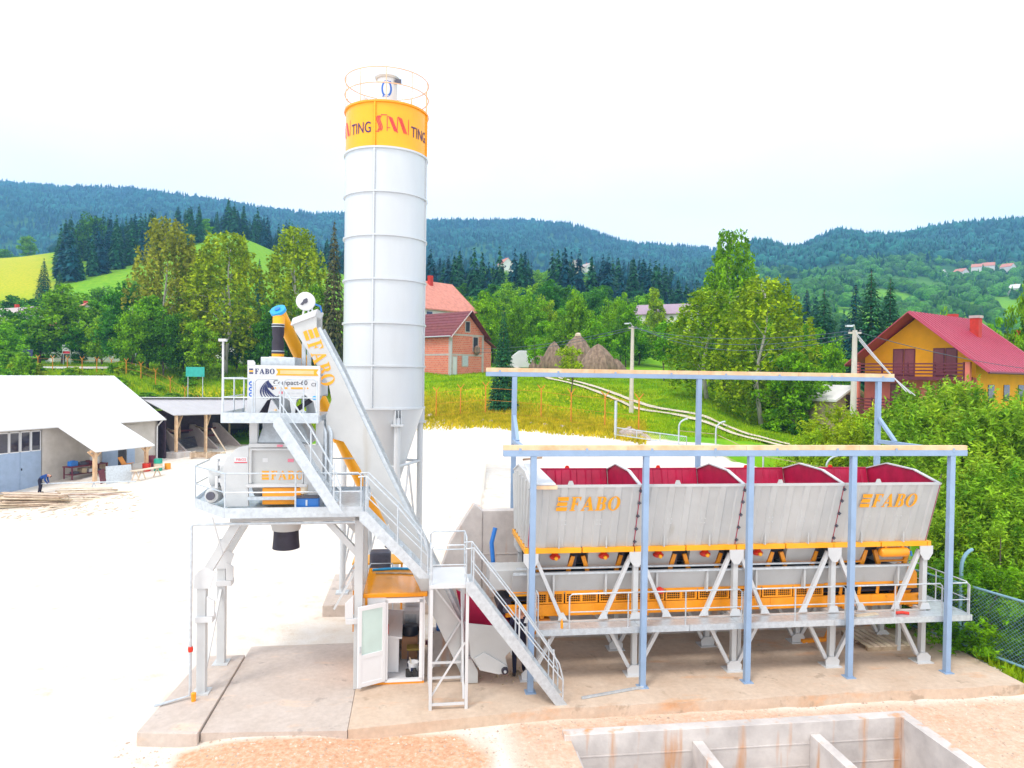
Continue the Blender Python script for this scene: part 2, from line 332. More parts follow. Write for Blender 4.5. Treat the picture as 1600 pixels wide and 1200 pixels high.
def zones(X, Y):
    P = 800+F_PX*X/np.maximum(Y, 3.); fy = np.interp(P, FENCE_PX, FENCE_Y)
    n = wob(X, Y, 3.2, 5, 3)*.6
    white = 1-sstep(Y+n, fy-.7, fy+.5)
    u = X*CA+Y*SA; v = -X*SA+Y*CA
    white = white*(1-sstep(u+n*.4, 15.6, 16.4)*(v < 40))
    dry = (1-sstep(Y+n*3, 62, 84))*sstep(P, 560, 680)*(1-sstep(P+n*30, 960, 1120))
    dry = np.maximum(dry, .85*(1-sstep(Y+n*4, 84, 98))*(P < 560)*sstep(Y, 74, 82))
    dry = np.maximum(dry, .62*sstep(Y, 180, 260)*(1-sstep(Y+n*8, 380, 420))*(1-sstep(P+n*14+.06*Y, 70, 150)))
    dry = np.maximum(dry, .3*sstep(Y, 180, 260)*(P < 520)*(Y < 600))
    dirt = (1-sstep(v+n*.35, 15.1, 15.75))*sstep(u+n, -5.2, -4.0)*(1-sstep(u+n*1.2, 1.0, 2.0))
    dirt = np.maximum(dirt, .60*(1-sstep(v+n*.3, 15.4, 16.2))*sstep(u, 1.2, 2.6))
    dirt = np.maximum(dirt, .5*sstep(u, -6.2, -5.6)*(1-sstep(u+n*.4, -5.5, -5.2))*sstep(v, 15.4, 16.2)*(1-sstep(v, 17.6, 18.6)))
    forest = sstep(Y, 520, 900)
    return white, dry, dirt, forest
def ground_mat():
    m = bpy.data.materials.new('ground'); m.use_nodes = True; nt = m.node_tree; N = nt.nodes; L = nt.links
    bs = N['Principled BSDF']; bs.inputs['Roughness'].default_value = .95
    try: bs.inputs['Specular IOR Level'].default_value = .15
    except Exception: pass
    at = N.new('ShaderNodeAttribute'); at.attribute_name = 'zone'; sp = N.new('ShaderNodeSeparateColor'); L.new(at.outputs['Color'], sp.inputs[0])
    tc = N.new('ShaderNodeTexCoord')
    def noise(s, d=6, r=.6):
        n = N.new('ShaderNodeTexNoise'); n.inputs['Scale'].default_value = s; n.inputs['Detail'].default_value = d; n.inputs['Roughness'].default_value = r
        L.new(tc.outputs['Object'], n.inputs['Vector']); return n.outputs['Fac']
    def ramp(f, *st):
        r = N.new('ShaderNodeValToRGB'); e = r.color_ramp.elements
        e[0].position = st[0][0]; e[0].color = (*st[0][1], 1); e[1].position = st[-1][0]; e[1].color = (*st[-1][1], 1)
        for p, c in st[1:-1]: k = e.new(p); k.color = (*c, 1)
        L.new(f, r.inputs['Fac']); return r.outputs[0]
    def mix(f, a, b):
        x = N.new('ShaderNodeMixRGB'); L.new(f, x.inputs['Fac']); L.new(a, x.inputs['Color1']); L.new(b, x.inputs['Color2']); return x.outputs[0]
    def thr(f, nf, amp=.5):
        a = N.new('ShaderNodeMath'); a.operation = 'MULTIPLY_ADD'; L.new(nf, a.inputs[0]); a.inputs[1].default_value = amp; L.new(f, a.inputs[2])
        r = N.new('ShaderNodeMapRange'); L.new(a.outputs[0], r.inputs['Value']); r.inputs['From Min'].default_value = .5+amp*.5-.22; r.inputs['From Max'].default_value = .5+amp*.5+.22
        return r.outputs[0]
    nf = noise(1.3, 8, .7); nbig = noise(.13, 5); nfine = noise(9, 6, .7); nmid = noise(.5, 6, .65)
    green = ramp(nmid, (.3, (.09, .28, .002)), (.5, (.15, .37, .003)), (.72, (.27, .43, .004)))
    dry = ramp(nf, (.28, (.26, .36, .003)), (.48, (.52, .47, .005)), (.7, (.66, .50, .015)))
    stone = ramp(nf, (.22, (.58, .43, .32)), (.42, (.73, .65, .56)), (.7, (.80, .76, .71)))
    dirt = ramp(nfine, (.28, (.50, .25, .14)), (.5, (.66, .38, .24)), (.72, (.76, .56, .42)))
    fo = ramp(nbig, (.35, (.02, .085, .012)), (.62, (.05, .15, .02)))
    c = mix(thr(sp.outputs['Green'], nf), green, dry)
    c = mix(at.outputs['Alpha'], c, fo)
    c = mix(thr(sp.outputs['Red'], nf, .35), c, stone)
    c = mix(thr(sp.outputs['Blue'], nf, .5), c, dirt)
    L.new(c, bs.inputs['Base Color'])
    bp = N.new('ShaderNodeBump'); bp.inputs['Strength'].default_value = .5; bp.inputs['Distance'].default_value = .06
    L.new(nfine, bp.inputs['Height']); L.new(bp.outputs[0], bs.inputs['Normal'])
    return m
GROUND = ground_mat()
def paint_zone(me, X, Y):
    w, d, t, f = zones(X, Y); a = me.color_attributes.new('zone', 'FLOAT_COLOR', 'POINT')
    a.data.foreach_set('color', np.stack([w, d, t, f], 1).astype(np.float32).ravel())
# pit footprint in plant coordinates (outer faces of the walls)
PIT_U0, PIT_U1, PIT_V1, PIT_V0, PIT_T = 3.3, 11.55, 15.12, 9.0, .28
def grid_mesh(name, Xg, Yg, Zg, keep=None):
    h, w = Xg.shape; V = np.stack([Xg, Yg, Zg], -1).reshape(-1, 3); idx = np.arange(h*w).reshape(h, w)
    Q = np.stack([idx[:-1, :-1], idx[:-1, 1:], idx[1:, 1:], idx[1:, :-1]], -1).reshape(-1, 4)
    if keep is not None: Q = Q[keep(V[Q].mean(1))]
    return V, np_mesh(name, V, Q, True)
# near yard: fine grid with a hole for the settling pit
ug = np.arange(-13, 17.01, .12); vg = np.arange(4, 24.01, .12); UU, VV = np.meshgrid(ug, vg)
XX = UU*CA-VV*SA; YY = UU*SA+VV*CA; ZZ = zt(XX, YY)+.012
def keep_pit(c):
    u = c[:, 0]*CA+c[:, 1]*SA; v = -c[:, 0]*SA+c[:, 1]*CA; h = PIT_T*.5
    return ~((u > PIT_U0+h) & (u < PIT_U1-h) & (v < PIT_V1-h) & (v > PIT_V0+h))
V_, me = grid_mesh('yard_ground', XX, YY, ZZ, keep_pit); paint_zone(me, V_[:, 0], V_[:, 1])
o = link('yard_ground', me, GROUND); tag(o, 'white crushed stone yard with an orange dirt patch', None, None, 'structure')
# the terrain sheet to the horizon
pc_ = np.linspace(-1500, 3100, 420); rr = np.exp(np.linspace(math.log(3.2), math.log(2600), 310))
PP, RR = np.meshgrid(pc_, rr); XX = (PP-800)/F_PX*RR; YY = RR; ZZ = zt(XX, YY)
uu = XX*CA+YY*SA; vv = -XX*SA+YY*CA
ZZ = np.where((uu > -12.4) & (uu < 16.4) & (vv > 3) & (vv < 23.4), ZZ-3.5, ZZ-.0)
V_, me = grid_mesh('terrain', XX, YY, ZZ); paint_zone(me, V_[:, 0], V_[:, 1])
o = link('terrain', me, GROUND); tag(o, 'rolling meadows and hills round the yard', None, None, 'structure')

# ------------------------------------------------------------------ slabs
def slab_mat(name, base, light, rust):
    m = bpy.data.materials.new(name); m.use_nodes = True; N = m.node_tree.nodes; L = m.node_tree.links; bs = N['Principled BSDF']; bs.inputs['Roughness'].default_value = .88
    tc = N.new('ShaderNodeTexCoord')
    def nz(s, d, sc=(1, 1, 1)):
        n = N.new('ShaderNodeTexNoise'); n.inputs['Scale'].default_value = s; n.inputs['Detail'].default_value = d; n.inputs['Roughness'].default_value = .65
        mp = N.new('ShaderNodeMapping'); mp.inputs['Scale'].default_value = sc; L.new(tc.outputs['Object'], mp.inputs[0]); L.new(mp.outputs[0], n.inputs['Vector']); return n.outputs['Fac']
    def ramp(f, a, b_, ca, cb):
        r = N.new('ShaderNodeValToRGB'); r.color_ramp.elements[0].position = a; r.color_ramp.elements[1].position = b_; r.color_ramp.elements[0].color = (*ca, 1); r.color_ramp.elements[1].color = (*cb, 1); L.new(f, r.inputs['Fac']); return r.outputs[0]
    def mix(f, a, b_, mode='MIX'):
        x = N.new('ShaderNodeMixRGB'); x.blend_type = mode
        if isinstance(f, float): x.inputs['Fac'].default_value = f
        else: L.new(f, x.inputs['Fac'])
        L.new(a, x.inputs['Color1']); L.new(b_, x.inputs['Color2']); return x.outputs[0]
    K, W_ = (0, 0, 0), (1, 1, 1)
    c = ramp(nz(.7, 8), .3, .7, base, light)
    c = mix(.55, c, ramp(nz(7, 8), .25, .75, (.62, .6, .58), W_), 'MULTIPLY')
    c = mix(ramp(nz(.9, 9, (.5, 1.6, 1)), .56, .72, K, (.75, .75, .75)), c, ramp(nz(3, 4), .3, .7, rust, tuple(min(1, x*1.7) for x in rust)))
    c = mix(ramp(nz(1.7, 9), .60, .66, K, (.55, .55, .55)), c, ramp(nz(3, 4), .3, .7, tuple(x*.5 for x in base), tuple(x*.62 for x in base)))
    L.new(c, bs.inputs['Base Color']); bp = N.new('ShaderNodeBump'); bp.inputs['Strength'].default_value = .25; bp.inputs['Distance'].default_value = .02; L.new(nz(22, 7), bp.inputs['Height']); L.new(bp.outputs[0], bs.inputs['Normal']); return m
MT['concrete'] = slab_mat('slab_concrete', (.60, .44, .32), (.74, .60, .48), (.50, .24, .10))
MT['pad'] = slab_mat('pad_concrete_worn', (.54, .45, .39), (.67, .58, .52), (.60, .40, .26))
def jag(p, q, n, a):
    out = []
    for i in range(n):
        t = i/n; out.append((p[0]+(q[0]-p[0])*t, p[1]+(q[1]-p[1])*t+(random.uniform(-a, a) if i else 0)))
    return out
m = MB(); m.slab([(-1.35, 20.4), (-1.35, 15.35)]+jag((3.4, 15.82), (15.35, 15.82), 30, .05)+[(15.45, 15.85), (15.45, 20.4)], -.5, 0)
o = m.build('concrete_slab', MT['concrete'], bevel=.03, frame=PF, org=(3, 16, 0)); tag(o, 'concrete slab under the bins and cabin', None, None, 'structure')
m = MB(); m.slab([(-4.42, 15.55), (-1.362, 15.32), (-1.362, 20.3), (-4.44, 20.3)], -.5, -.008)
o = m.build('drive_slab', MT['pad'], frame=PF, org=(-3, 17, 0)); tag(o, 'smooth concrete lorry bay under the mixer', None, None, 'structure')
m = MB(); m.slab([(-5.72, 15.6), (-4.45, 15.42), (-4.45, 19.6), (-5.5, 19.6)], -.5, .05)
o = m.build('footing_pad', MT['pad'], bevel=.02, frame=PF, org=(-5, 16, 0)); tag(o, 'raised concrete footing under the mixer legs', None, None, 'structure')

# ------------------------------------------------------------------ settling pit
pit = thing('settling_pit', 'open concrete settling pit with two dividing walls', 'pit', (PIT_U0, PIT_V1, -.3))
def cwall(name, x0, x1, y0, y1, z0, z1, par=pit):
    b = MB(); b.box(x0, x1, y0, y1, z0, z1); return b.build(name, MT['conc2'], par, bevel=.012)
PZ = -.13
cwall('wall', PIT_U0, PIT_U1, PIT_V1-PIT_T, PIT_V1, -2.3, PZ); cwall('wall', PIT_U1-PIT_T, PIT_U1, PIT_V0, PIT_V1-PIT_T, -2.3, PZ-.002)
cwall('wall', PIT_U0, PIT_U0+PIT_T, PIT_V0, PIT_V1-PIT_T, -2.3, PZ-.35); cwall('wall', PIT_U0, PIT_U1, PIT_V0-PIT_T, PIT_V0, -2.3, PZ-.002)
for uu_ in (6.2, 9.0): cwall('divider_wall', uu_, uu_+.24, PIT_V0, PIT_V1-PIT_T, -2.3, PZ-.28)
cwall('pit_floor', PIT_U0+.1, PIT_U1-.1, PIT_V0+.0, PIT_V1-.1, -2.5, -2.0)
for k, zc in enumerate((-.62, -1.12)):      # board joints of the formwork stand proud on the inner face
    for (a, b_) in ((PIT_U0+.3, 6.19), (6.45, 8.99), (9.25, PIT_U1-.3)):
        q = MB(); q.box(a, b_, PIT_V1-PIT_T-.014, PIT_V1-PIT_T+.01, zc-.012, zc+.012); q.build('formwork_ridge', MT['conc2'], pit)

# ------------------------------------------------------------------ retaining wall behind the bins, with wing
rw = thing('retaining_wall', 'grey concrete retaining wall behind the aggregate bins', 'wall', (2, 20.3, 0))
b = MB(); b.box(1.95, 15.3, 20.1, 20.45, -.3, 3.75); b.build('wall', MT['conc2'], rw, bevel=.02)
b = MB(); b.box(1.72, 1.96, 20.46, 21.3, -.3, 3.74); b.build('return_wall', MT['conc2'], rw, bevel=.02)
b = MB(); b.plate([(1.0, -.3), (1.95, -.3), (1.95, 3.76), (1.7, 3.95), (1.05, 2.9), (.75, 2.0)], 20.06, 20.4); b.build('wing_wall', MT['conc2'], rw, bevel=.02)
for zc in (1.25, 2.5):
    b = MB(); b.box(1.96, 15.2, 20.088, 20.1, zc-.012, zc+.012); b.build('formwork_ridge', MT['conc2'], rw)

# ------------------------------------------------------------------ meadow track: two wheel ruts
def ground_hit(px, py, Y0=30.0, Y1=130.0):
    Y = np.linspace(Y0, Y1, 1500); d = ray(px, py); zr = CAM_H+d.z*(Y/d.y); X = d.x*(Y/d.y); k = np.nonzero(zt(X, Y) >= zr)[0]
    return float(Y[k[0]]) if len(k) else Y1
TR = [(px, py, ground_hit(px, py)) for px, py in ((785, 571), (800, 575.5), (840, 586), (870, 594), (930, 611), (985, 628), (1040, 644), (1100, 662), (1160, 679.5), (1235, 701), (1290, 716))]
_ys = np.array([t[2] for t in TR]); _ys = np.convolve(np.pad(_ys, 1, mode='edge'), [.25, .5, .25], 'valid'); TR = [(a[0], a[1], y) for a, y in zip(TR, _ys)]; print('track', [round(t[2], 1) for t in TR])
for off in (-.75, .75):
    V_ = []; fs = []; pts = []
    for i in range(len(TR)-1):
        for k in range(10):
            t = k/10; a, c = TR[i], TR[i+1]; Y = a[2]*(1-t)+c[2]*t; px = a[0]*(1-t)+c[0]*t; pts.append(((px-800)/F_PX*Y, Y))
    for i, (x, y) in enumerate(pts):
        j = min(i+1, len(pts)-1); k = max(i-1, 0); d = Vector((pts[j][0]-pts[k][0], pts[j][1]-pts[k][1])).normalized(); n = Vector((d.y, -d.x))
        w = .33+random.uniform(-.05, .05)
        for s_ in (-1, 1):
            X, Y = x+n.x*(off+s_*w), y+n.y*(off+s_*w); V_.append((X, Y, zt1(X, Y)+.16))
    fs = [(2*i, 2*i+1, 2*i+3, 2*i+2) for i in range(len(pts)-1)]
    o = link('track', np_mesh('track', V_, fs), mat('track_gravel', (.62, .52, .42), .95, 0, .15, 1.5, .2, 8)); tag(o, 'worn gravel wheel rut of the meadow track', None, None, 'structure')
# lane beyond the left fence
V_ = []
for i in range(25):
    px = -80+i*10.5; Y = 112
    for Yk in (95, 102): X = (px-800)/F_PX*Yk; V_.append((X, Yk, zt1(X, Yk)+.3))
o = link('lane', np_mesh('lane', V_, [(2*i, 2*i+2, 2*i+3, 2*i+1) for i in range(24)]), mat('lane_gravel', (.55, .52, .5), .95, 0, .1, 1)); tag(o, 'pale lane behind the workshop', None, None, 'structure')
# ------------------------------------------------------------------ lettering
def ell(cx, cy, rx, ry, n=28): return [(cx+rx*math.cos(2*math.pi*i/n), cy+ry*math.sin(2*math.pi*i/n)) for i in range(n)]
GL = {
 'F': (.76, [[[(0, 0), (.42, 0), (.42, .05), (.33, .08), (.33, .46), (.45, .46), (.5, .36), (.54, .36), (.54, .66), (.5, .66), (.45, .55), (.33, .55), (.33, .92), (.55, .92), (.66, .72), (.7, .72), (.7, 1), (0, 1), (0, .95), (.1, .92), (.1, .08), (0, .05)]]]),
 'A': (.98, [[[(0, 0), (.3, 0), (.3, .05), (.2, .08), (.26, .27), (.56, .27), (.62, .08), (.52, .05), (.52, 0), (.96, 0), (.96, .05), (.88, .08), (.55, 1.0), (.43, 1.0), (.1, .08), (0, .05)], [(.29, .36), (.53, .36), (.41, .72)]]]),
 'B': (.82, [[[(0, 0), (.5, 0), (.66, .04), (.75, .14), (.75, .36), (.66, .5), (.56, .53), (.66, .58), (.71, .68), (.71, .84), (.62, .96), (.48, 1), (0, 1), (0, .95), (.1, .92), (.1, .08), (0, .05)],
   [(.33, .08), (.44, .08), (.51, .15), (.51, .4), (.44, .48), (.33, .48)], [(.33, .57), (.42, .57), (.48, .63), (.48, .86), (.42, .92), (.33, .92)]]]),
 'O': (.95, [[ell(.46, .5, .45, .52), ell(.46, .5, .21, .45)]]),
 'E': (.95, [[[(.04, 0), (.8, 0), (.8, .27), (0, .27)]], [[(0, .36), (.76, .36), (.76, .63), (.06, .63)]], [[(.06, .72), (.8, .72), (.8, 1), (.0, 1)]]]),
}
def faboglyphs(word='EFABO', gap=.06, slant=0.0):
    out = []; x = 0
    for ch in word:
        w, polys = GL[ch]
        for p in polys: out.append([[(a+x+slant*b, b) for a, b in loop] for loop in p])
        x += w+gap
    return out, x-gap
def put_glyphs(name, polys, f, material, parent, frame=None):
    b = MB()
    for loops in polys:
        flat = [p for l in loops for p in l]
        b.add([f(x, y) for x, y in flat], [tuple(t) for t in tessellate_polygon([[Vector((x, y, 0)) for x, y in l] for l in loops])])
    return b.build(name, material, parent)
_txt_cache = {}
def text_polys(s):
    """font outline as flat triangles, height of capitals about 1"""
    if s in _txt_cache: return _txt_cache[s]
    cu = bpy.data.curves.new('t', 'FONT'); cu.body = s; cu.size = 1.37; cu.offset = .012; cu.resolution_u = 3; ob = bpy.data.objects.new('t', cu); COL.objects.link(ob)
    bpy.context.view_layer.update(); dg = bpy.context.evaluated_depsgraph_get()
    me = bpy.data.meshes.new_from_object(ob.evaluated_get(dg)); vs = [(v.co.x, v.co.y) for v in me.vertices]; fs = [tuple(p.vertices) for p in me.polygons]
    bpy.data.objects.remove(ob); bpy.data.curves.remove(cu); bpy.data.meshes.remove(me)
    _txt_cache[s] = (vs, fs, max([v[0] for v in vs])); return _txt_cache[s]
def put_text(name, s, f, material, parent):
    vs, fs, w = text_polys(s); b = MB(); b.add([f(x, y) for x, y in vs], fs); return b.build(name, material, parent)
def onv(u0, z0, s, v): return lambda a, b: (u0+a*s, v, z0+b*s)

# ------------------------------------------------------------------ railings and stairs
def railing(par, pts, h=.95, mids=(.5,), r=.02, material=None, posts=None, name='railing', rise=None):
    material = material or MT['galv']; up = Vector((0, 0, h)); pts = [Vector(p) for p in pts]
    top = [p+up for p in pts]
    b = MB(); b.tube([pts[0]+Vector((0, 0, h*.0+.0)), pts[0]+up*.93, top[0]+(top[1]-top[0]).normalized()*.07]+top[1:-1]+[top[-1]-(top[-1]-top[-2]).normalized()*.07, pts[-1]+up*.93, pts[-1]], r, 8)
    ro = b.build(name, material, par, smooth=True)
    for mm in mids: b = MB(); b.tube([p+up*mm for p in pts], r*.8, 6); b.build('mid_rail', material, ro, smooth=True)
    for p in (posts if posts is not None else pts[1:-1]):
        p = Vector(p); b = MB(); b.tube([p, p+up], r*.95, 6); b.build('post', material, ro, smooth=True)
    return ro
def staircase(name, label, pa, pb, v0, v1, n, h=.9, rail=(True, True), depth=.2):
    """pa lower (u,z), pb upper (u,z); flight between v0 and v1"""
    t = thing(name, label, 'staircase', (pa[0], v0, pa[1]))
    du, dz = pb[0]-pa[0], pb[1]-pa[1]; L = math.hypot(du, dz); nx, nz = -dz/L*depth/2, du/L*depth/2
    s = 1 if du > 0 else -1
    for v in (v0, v1-.04):
        poly = [(pa[0]-s*.02, pa[1]), (pa[0]+s*.26, pa[1]), (pb[0]+s*.1, pb[1]-.17), (pb[0]+s*.1, pb[1]+.04), (pb[0]-s*.06, pb[1]+.04)]
        b = MB(); b.plate(poly, v, v+.04); b.build('stringer', MT['galv'], t)
    for i in range(1, n):
        f = i/n; u = pa[0]+du*f+s*.1; z = pa[1]+dz*f-.02
        b = MB(); b.box(u-.11, u+.11, v0+.04, v1-.04, z-.035, z); b.build('tread', MT['galv'], t)
    for k, v in enumerate((v0+.02, v1-.02)):
        if not rail[k]: continue
        P = [Vector((pa[0]+du*f, v, pa[1]+dz*f)) for f in (.04, .5, .97)]
        up = Vector((0, 0, h))
        b = MB(); b.tube([P[0], P[0]+up*.55, P[0]+up*.85+Vector((s*.1, 0, .1)), P[1]+up, P[2]+up, P[2]+up+Vector((s*.18, 0, -.02))], .02, 8); ro = b.build('handrail', MT['galv'], t, smooth=True)
        b = MB(); b.tube([P[0]+up*.5, P[1]+up*.5, P[2]+up*.5], .016, 6); b.build('mid_rail', MT['galv'], ro, smooth=True)
        for q in (P[0]+(P[1]-P[0])*.22, P[1], P[2]): b = MB(); b.tube([q, q+up], .019, 6); b.build('post', MT['galv'], ro, smooth=True)
    return t

# ================================================================== aggregate bins
UE = [2.86, 5.61, 8.36, 11.1, 13.85]; VB, VR = 17.45, 19.6; VL, VLR = 16.95, 20.05
ZB, ZL = 3.32, 4.93
bins = thing('aggregate_bins', 'row of four grey aggregate bins with crimson insides on trestle legs', 'aggregate bins', (UE[0], VB, 0))
def fv(z): return VB+(VL-VB)*(z-ZB)/(ZL-ZB)                 # sloping front skin
def rv(z): return VR+(VLR-VR)*(z-ZB)/(ZL-ZB)
def ribbed(x0, x1, n, face, d, flip=1, lean=0.0):
    """corrugated sheet from x0..x1; face(x,z,depth)->3D"""
    prof = []; w = (x1-x0)/n
    for i in range(n):
        a = x0+i*w; prof += [(a, 0), (a+w*.52, 0), (a+w*.6, 1), (a+w*.92, 1)]
    prof.append((x1, 0)); b = MB(); vs = []
    for x, k in prof: vs += [face(x, ZB, k*d), face(x, ZL, k*d)]
    b.add(vs, [(2*i, 2*i+2, 2*i+3, 2*i+1) for i in range(len(prof)-1)]); return b
DIV = [(VB, ZB), (VL, ZL), (17.95, 5.17), (19.1, 5.2), (VLR, ZL), (VR, ZB)]
for i in range(4):
    a, c = UE[i]+.012, UE[i+1]-.012
    bn = MB(); bn.bar((a, VL+.0, ZL+.02), (c, VL+.0, ZL+.02), .08, .06); bn = bn.build('bin', MT['hopper'], bins)
    bn['label'] = 'bin with ribbed grey front and crimson inside'
    lean = .1
    ribbed(a, c, 6, lambda x, z, d: (x, fv(z)-d, z), .035).build('front_panel', MT['hopper'], bn)
    ribbed(a+.02, c-.02, 6, lambda x, z, d: (x, fv(z)+.03+d*.4, z), .035).build('lining', MT['red'], bn)
    ribbed(a, c, 6, lambda x, z, d: (x, rv(z)+d, z), .035).build('rear_panel', MT['hopper'], bn)
    ribbed(a+.02, c-.02, 6, lambda x, z, d: (x, rv(z)-.03-d, z), .05).build('lining', MT['red'], bn)
    b = MB(); b.bar((a, VLR, ZL+.02), (c, VLR, ZL+.02), .07, .05); b.build('rear_rim', MT['red'], bn)
    # sloping floor of the bin and its discharge throat
    um = (a+c)/2; vm = (VB+VR)/2
    b = MB(); rim = [(a+.03, VB+.05, ZB+.15), (c-.03, VB+.05, ZB+.15), (c-.03, VR-.05, ZB+.15), (a+.03, VR-.05, ZB+.15)]
    thr_ = [(um-.32, vm-.35, 2.72), (um+.32, vm-.35, 2.72), (um+.32, vm+.35, 2.72), (um-.32, vm+.35, 2.72)]
    b.add(rim+thr_, [(0, 1, 5, 4), (1, 2, 6, 5), (2, 3, 7, 6), (3, 0, 4, 7), (4, 5, 6, 7)]); b.build('bin_floor', MT['dark'], bn)
    # lifting eyes
    for uu_ in (a+.95,):
        b = MB(); b.plate([(uu_-.09, ZL+.03), (uu_+.09, ZL+.03), (uu_+.04, ZL+.15), (uu_-.04, ZL+.15)], VL-.012, VL+.012); b.build('lifting_eye', MT['hopper'], bn)
        b = MB(); b.plate([(uu_+.5, ZL+.03), (uu_+.66, ZL+.03), (uu_+.62, ZL+.12), (uu_+.54, ZL+.12)], VLR-.012, VLR+.012); b.build('lifting_eye', MT['redlamp'], bn)
    # discharge throats under the beam: two grey chutes with orange gate frames
    for k, uc in enumerate((a+.72, c-.72)):
        b = MB(); b.add([(uc-.42, VB+.14, ZB-.02), (uc+.42, VB+.14, ZB-.02), (uc+.42, VR-.1, ZB-.02), (uc-.42, VR-.1, ZB-.02), (uc-.36, VB+.45, 2.62), (uc+.36, VB+.45, 2.62), (uc+.36, VR-.5, 2.62), (uc-.36, VR-.5, 2.62)],
                        [(0, 1, 5, 4), (1, 2, 6, 5), (2, 3, 7, 6), (3, 0, 4, 7)]); b.build('discharge_chute', MT['hopper'], bn)
        b = MB(); b.plate([(uc-.44, 2.58), (uc-.34, 2.58), (uc-.34, 2.66), (uc+.34, 2.66), (uc+.34, 2.58), (uc+.44, 2.58), (uc+.56, 2.98), (uc+.46, 3.0), (uc+.36, 2.7), (uc-.36, 2.7), (uc-.46, 3.0), (uc-.56, 2.98)], VB+.34, VB+.42); b.build('gate_frame', MT['orange'], bn)
        b = MB(); b.plate([(uc+.42, 2.72), (uc+.62, 2.66), (uc+.66, 3.1), (uc+.52, 3.14)], VB+.5, VB+1.1); b.build('gate_arm', MT['dark'], bn)
    for k, uc in enumerate((a+.72, c-.72)):
        if i == 3: continue
        if i == 2 and k == 1: continue
        b = MB(); b.lathe([(.02, -.06), (.1, -.055), (.14, -.02), (.14, .02), (.1, .06), (.05, .13), (.05, .16)], (uc, VB+.2, 3.02), 14, 'z'); v_ = b.build('vibrator', MT['redlamp'], bn, smooth=True)
        b = MB(); b.lathe([(.03, -.2), (.05, -.185), (.05, -.135)], (uc, VB+.2, 3.02), 10, 'y'); b.build('cap', MT['yellow'], v_)
    # bolted joint of clips on the seam
    for z in (3.45, 3.8, 4.15, 4.5, 4.82):
        if i < 3: b = MB(); b.box(c-.03, c+.055, fv(z)-.065, fv(z)-.03, z-.02, z+.012); b.box(c, c+.02, fv(z)-.075, fv(z)-.03, z-.045, z+.04); b.build('clip', MT['dark'], bn)
    for uu_ in (a+.75, c-.75):
        b = MB(); b.plateU([(fv(ZB)-.05, ZB), (fv(ZB)-.16, ZB), (fv(ZB+.3)-.05, ZB+.3)], uu_-.012, uu_+.012); b.build('stiffener', MT['hopper'], bn)
for i, u in enumerate(UE):
    end = i in (0, 4)
    b = MB(); b.plateU(DIV, u-.01, u+.01); d = b.build('divider', MT['red'], bins)
    if end:
        s = -1 if i == 0 else 1
        b = MB(); b.plateU([(v, z) for v, z in DIV], u+s*.012, u+s*.02); b.build('end_panel', MT['hopper'], d)
        for k in range(6):
            v = VB+.1+k*(VR-VB-.2)/5; vt = VL+.15+k*(VLR-VL-.3)/5
            b = MB(); b.bar((u+s*.045, v, ZB+.02), (u+s*.045, vt, 5.0 if 1 <= k <= 4 else 4.85), .05, .1, (0, 1, 0)); b.build('rib', MT['hopper'], d)
    for p, q in zip(DIV[1:4], DIV[2:5]):
        b = MB(); b.bar((u, p[0], p[1]+.015), (u, q[0], q[1]+.015), .09, .03); b.build('edge_strip', MT['white'], d)
# orange skirt beams
for i in range(4):
    for k in range(2):
        a = UE[i]+k*1.375+.01; c = a+1.345
        b = MB(); b.box(a, c, VB-.1, VB+.02, ZB-.13, ZB-.001); b.build('skirt_beam', MT['yellow'], bins, bevel=.006)
b = MB(); b.box(UE[0], UE[-1], VR-.02, VR+.08, ZB-.13, ZB-.001); b.build('skirt_beam', MT['yellow'], bins)
for u in (UE[0]-.05, UE[-1]+.05): b = MB(); b.box(u-.05, u+.05, VB-.09, VR+.07, ZB-.135, ZB-.006); b.build('skirt_beam', MT['yellow'], bins)
# trestle legs
def leg_set(u, v, front=True):
    zt_ = ZB-.13
    b = MB(); b.box(u-.065, u+.065, v-.075, v+.075, .02, zt_); lg = b.build('leg', MT['grey'], bins, bevel=.006)
    b = MB(); b.plate([(u-.19, zt_), (u+.19, zt_), (u+.19, zt_-.2), (u+.07, zt_-.38), (u-.07, zt_-.38), (u-.19, zt_-.2)], v-.12, v-.088); b.build('gusset', MT['white'], lg)
    b = MB(); b.plate([(u-.18, 0), (u+.18, 0), (u+.2, .17), (u+.1, .27), (u-.1, .27), (u-.2, .17)], v-.12, v-.087); b.build('foot_plate', MT['white'], lg)
    b = MB(); b.box(u-.24, u+.24, v-.2, v+.2, 0, .025); b.build('base_plate', MT['white'], lg)
    for z in (1.36,): b = MB(); b.plate([(u-.17, z), (u+.17, z), (u+.1, z-.17), (u-.1, z-.17)], v-.118, v-.09); b.build('gusset', MT['white'], lg)
    b = MB(); b.plate([(u-.16, 1.46), (u+.16, 1.46), (u+.1, 1.63), (u-.1, 1.63)], v-.118, v-.09); b.build('gusset', MT['white'], lg)
    for s in (-1, 1):
        if (u < 3 and s < 0) or (u > 13.5 and s > 0): continue
        b = MB(); b.bar((u+s*.13, v, zt_-.12), (u+s*.82, v, 1.5), .09, .11, (0, 1, 0)); b.build('brace', MT['white'], lg)
        b = MB(); b.plate([(u+s*.72, 1.47), (u+s*.98, 1.47), (u+s*.86, 1.67), (u+s*.76, 1.67)], v-.07, v-.048); b.build('gusset', MT['white'], lg)
        b = MB(); b.bar((u+s*.76, v, 1.36), (u+s*.14, v, .2), .09, .11, (0, 1, 0)); b.build('brace', MT['white'], lg)
for u in (2.92, 5.66, 8.36, 11.12, 13.8):
    leg_set(u, VB); leg_set(u, 19.15, False)
    b = MB(); b.bar((u, VB+.09, 1.4), (u, 19.06, 1.4), .1, .1); b.build('cross_beam', MT['grey'], bins)
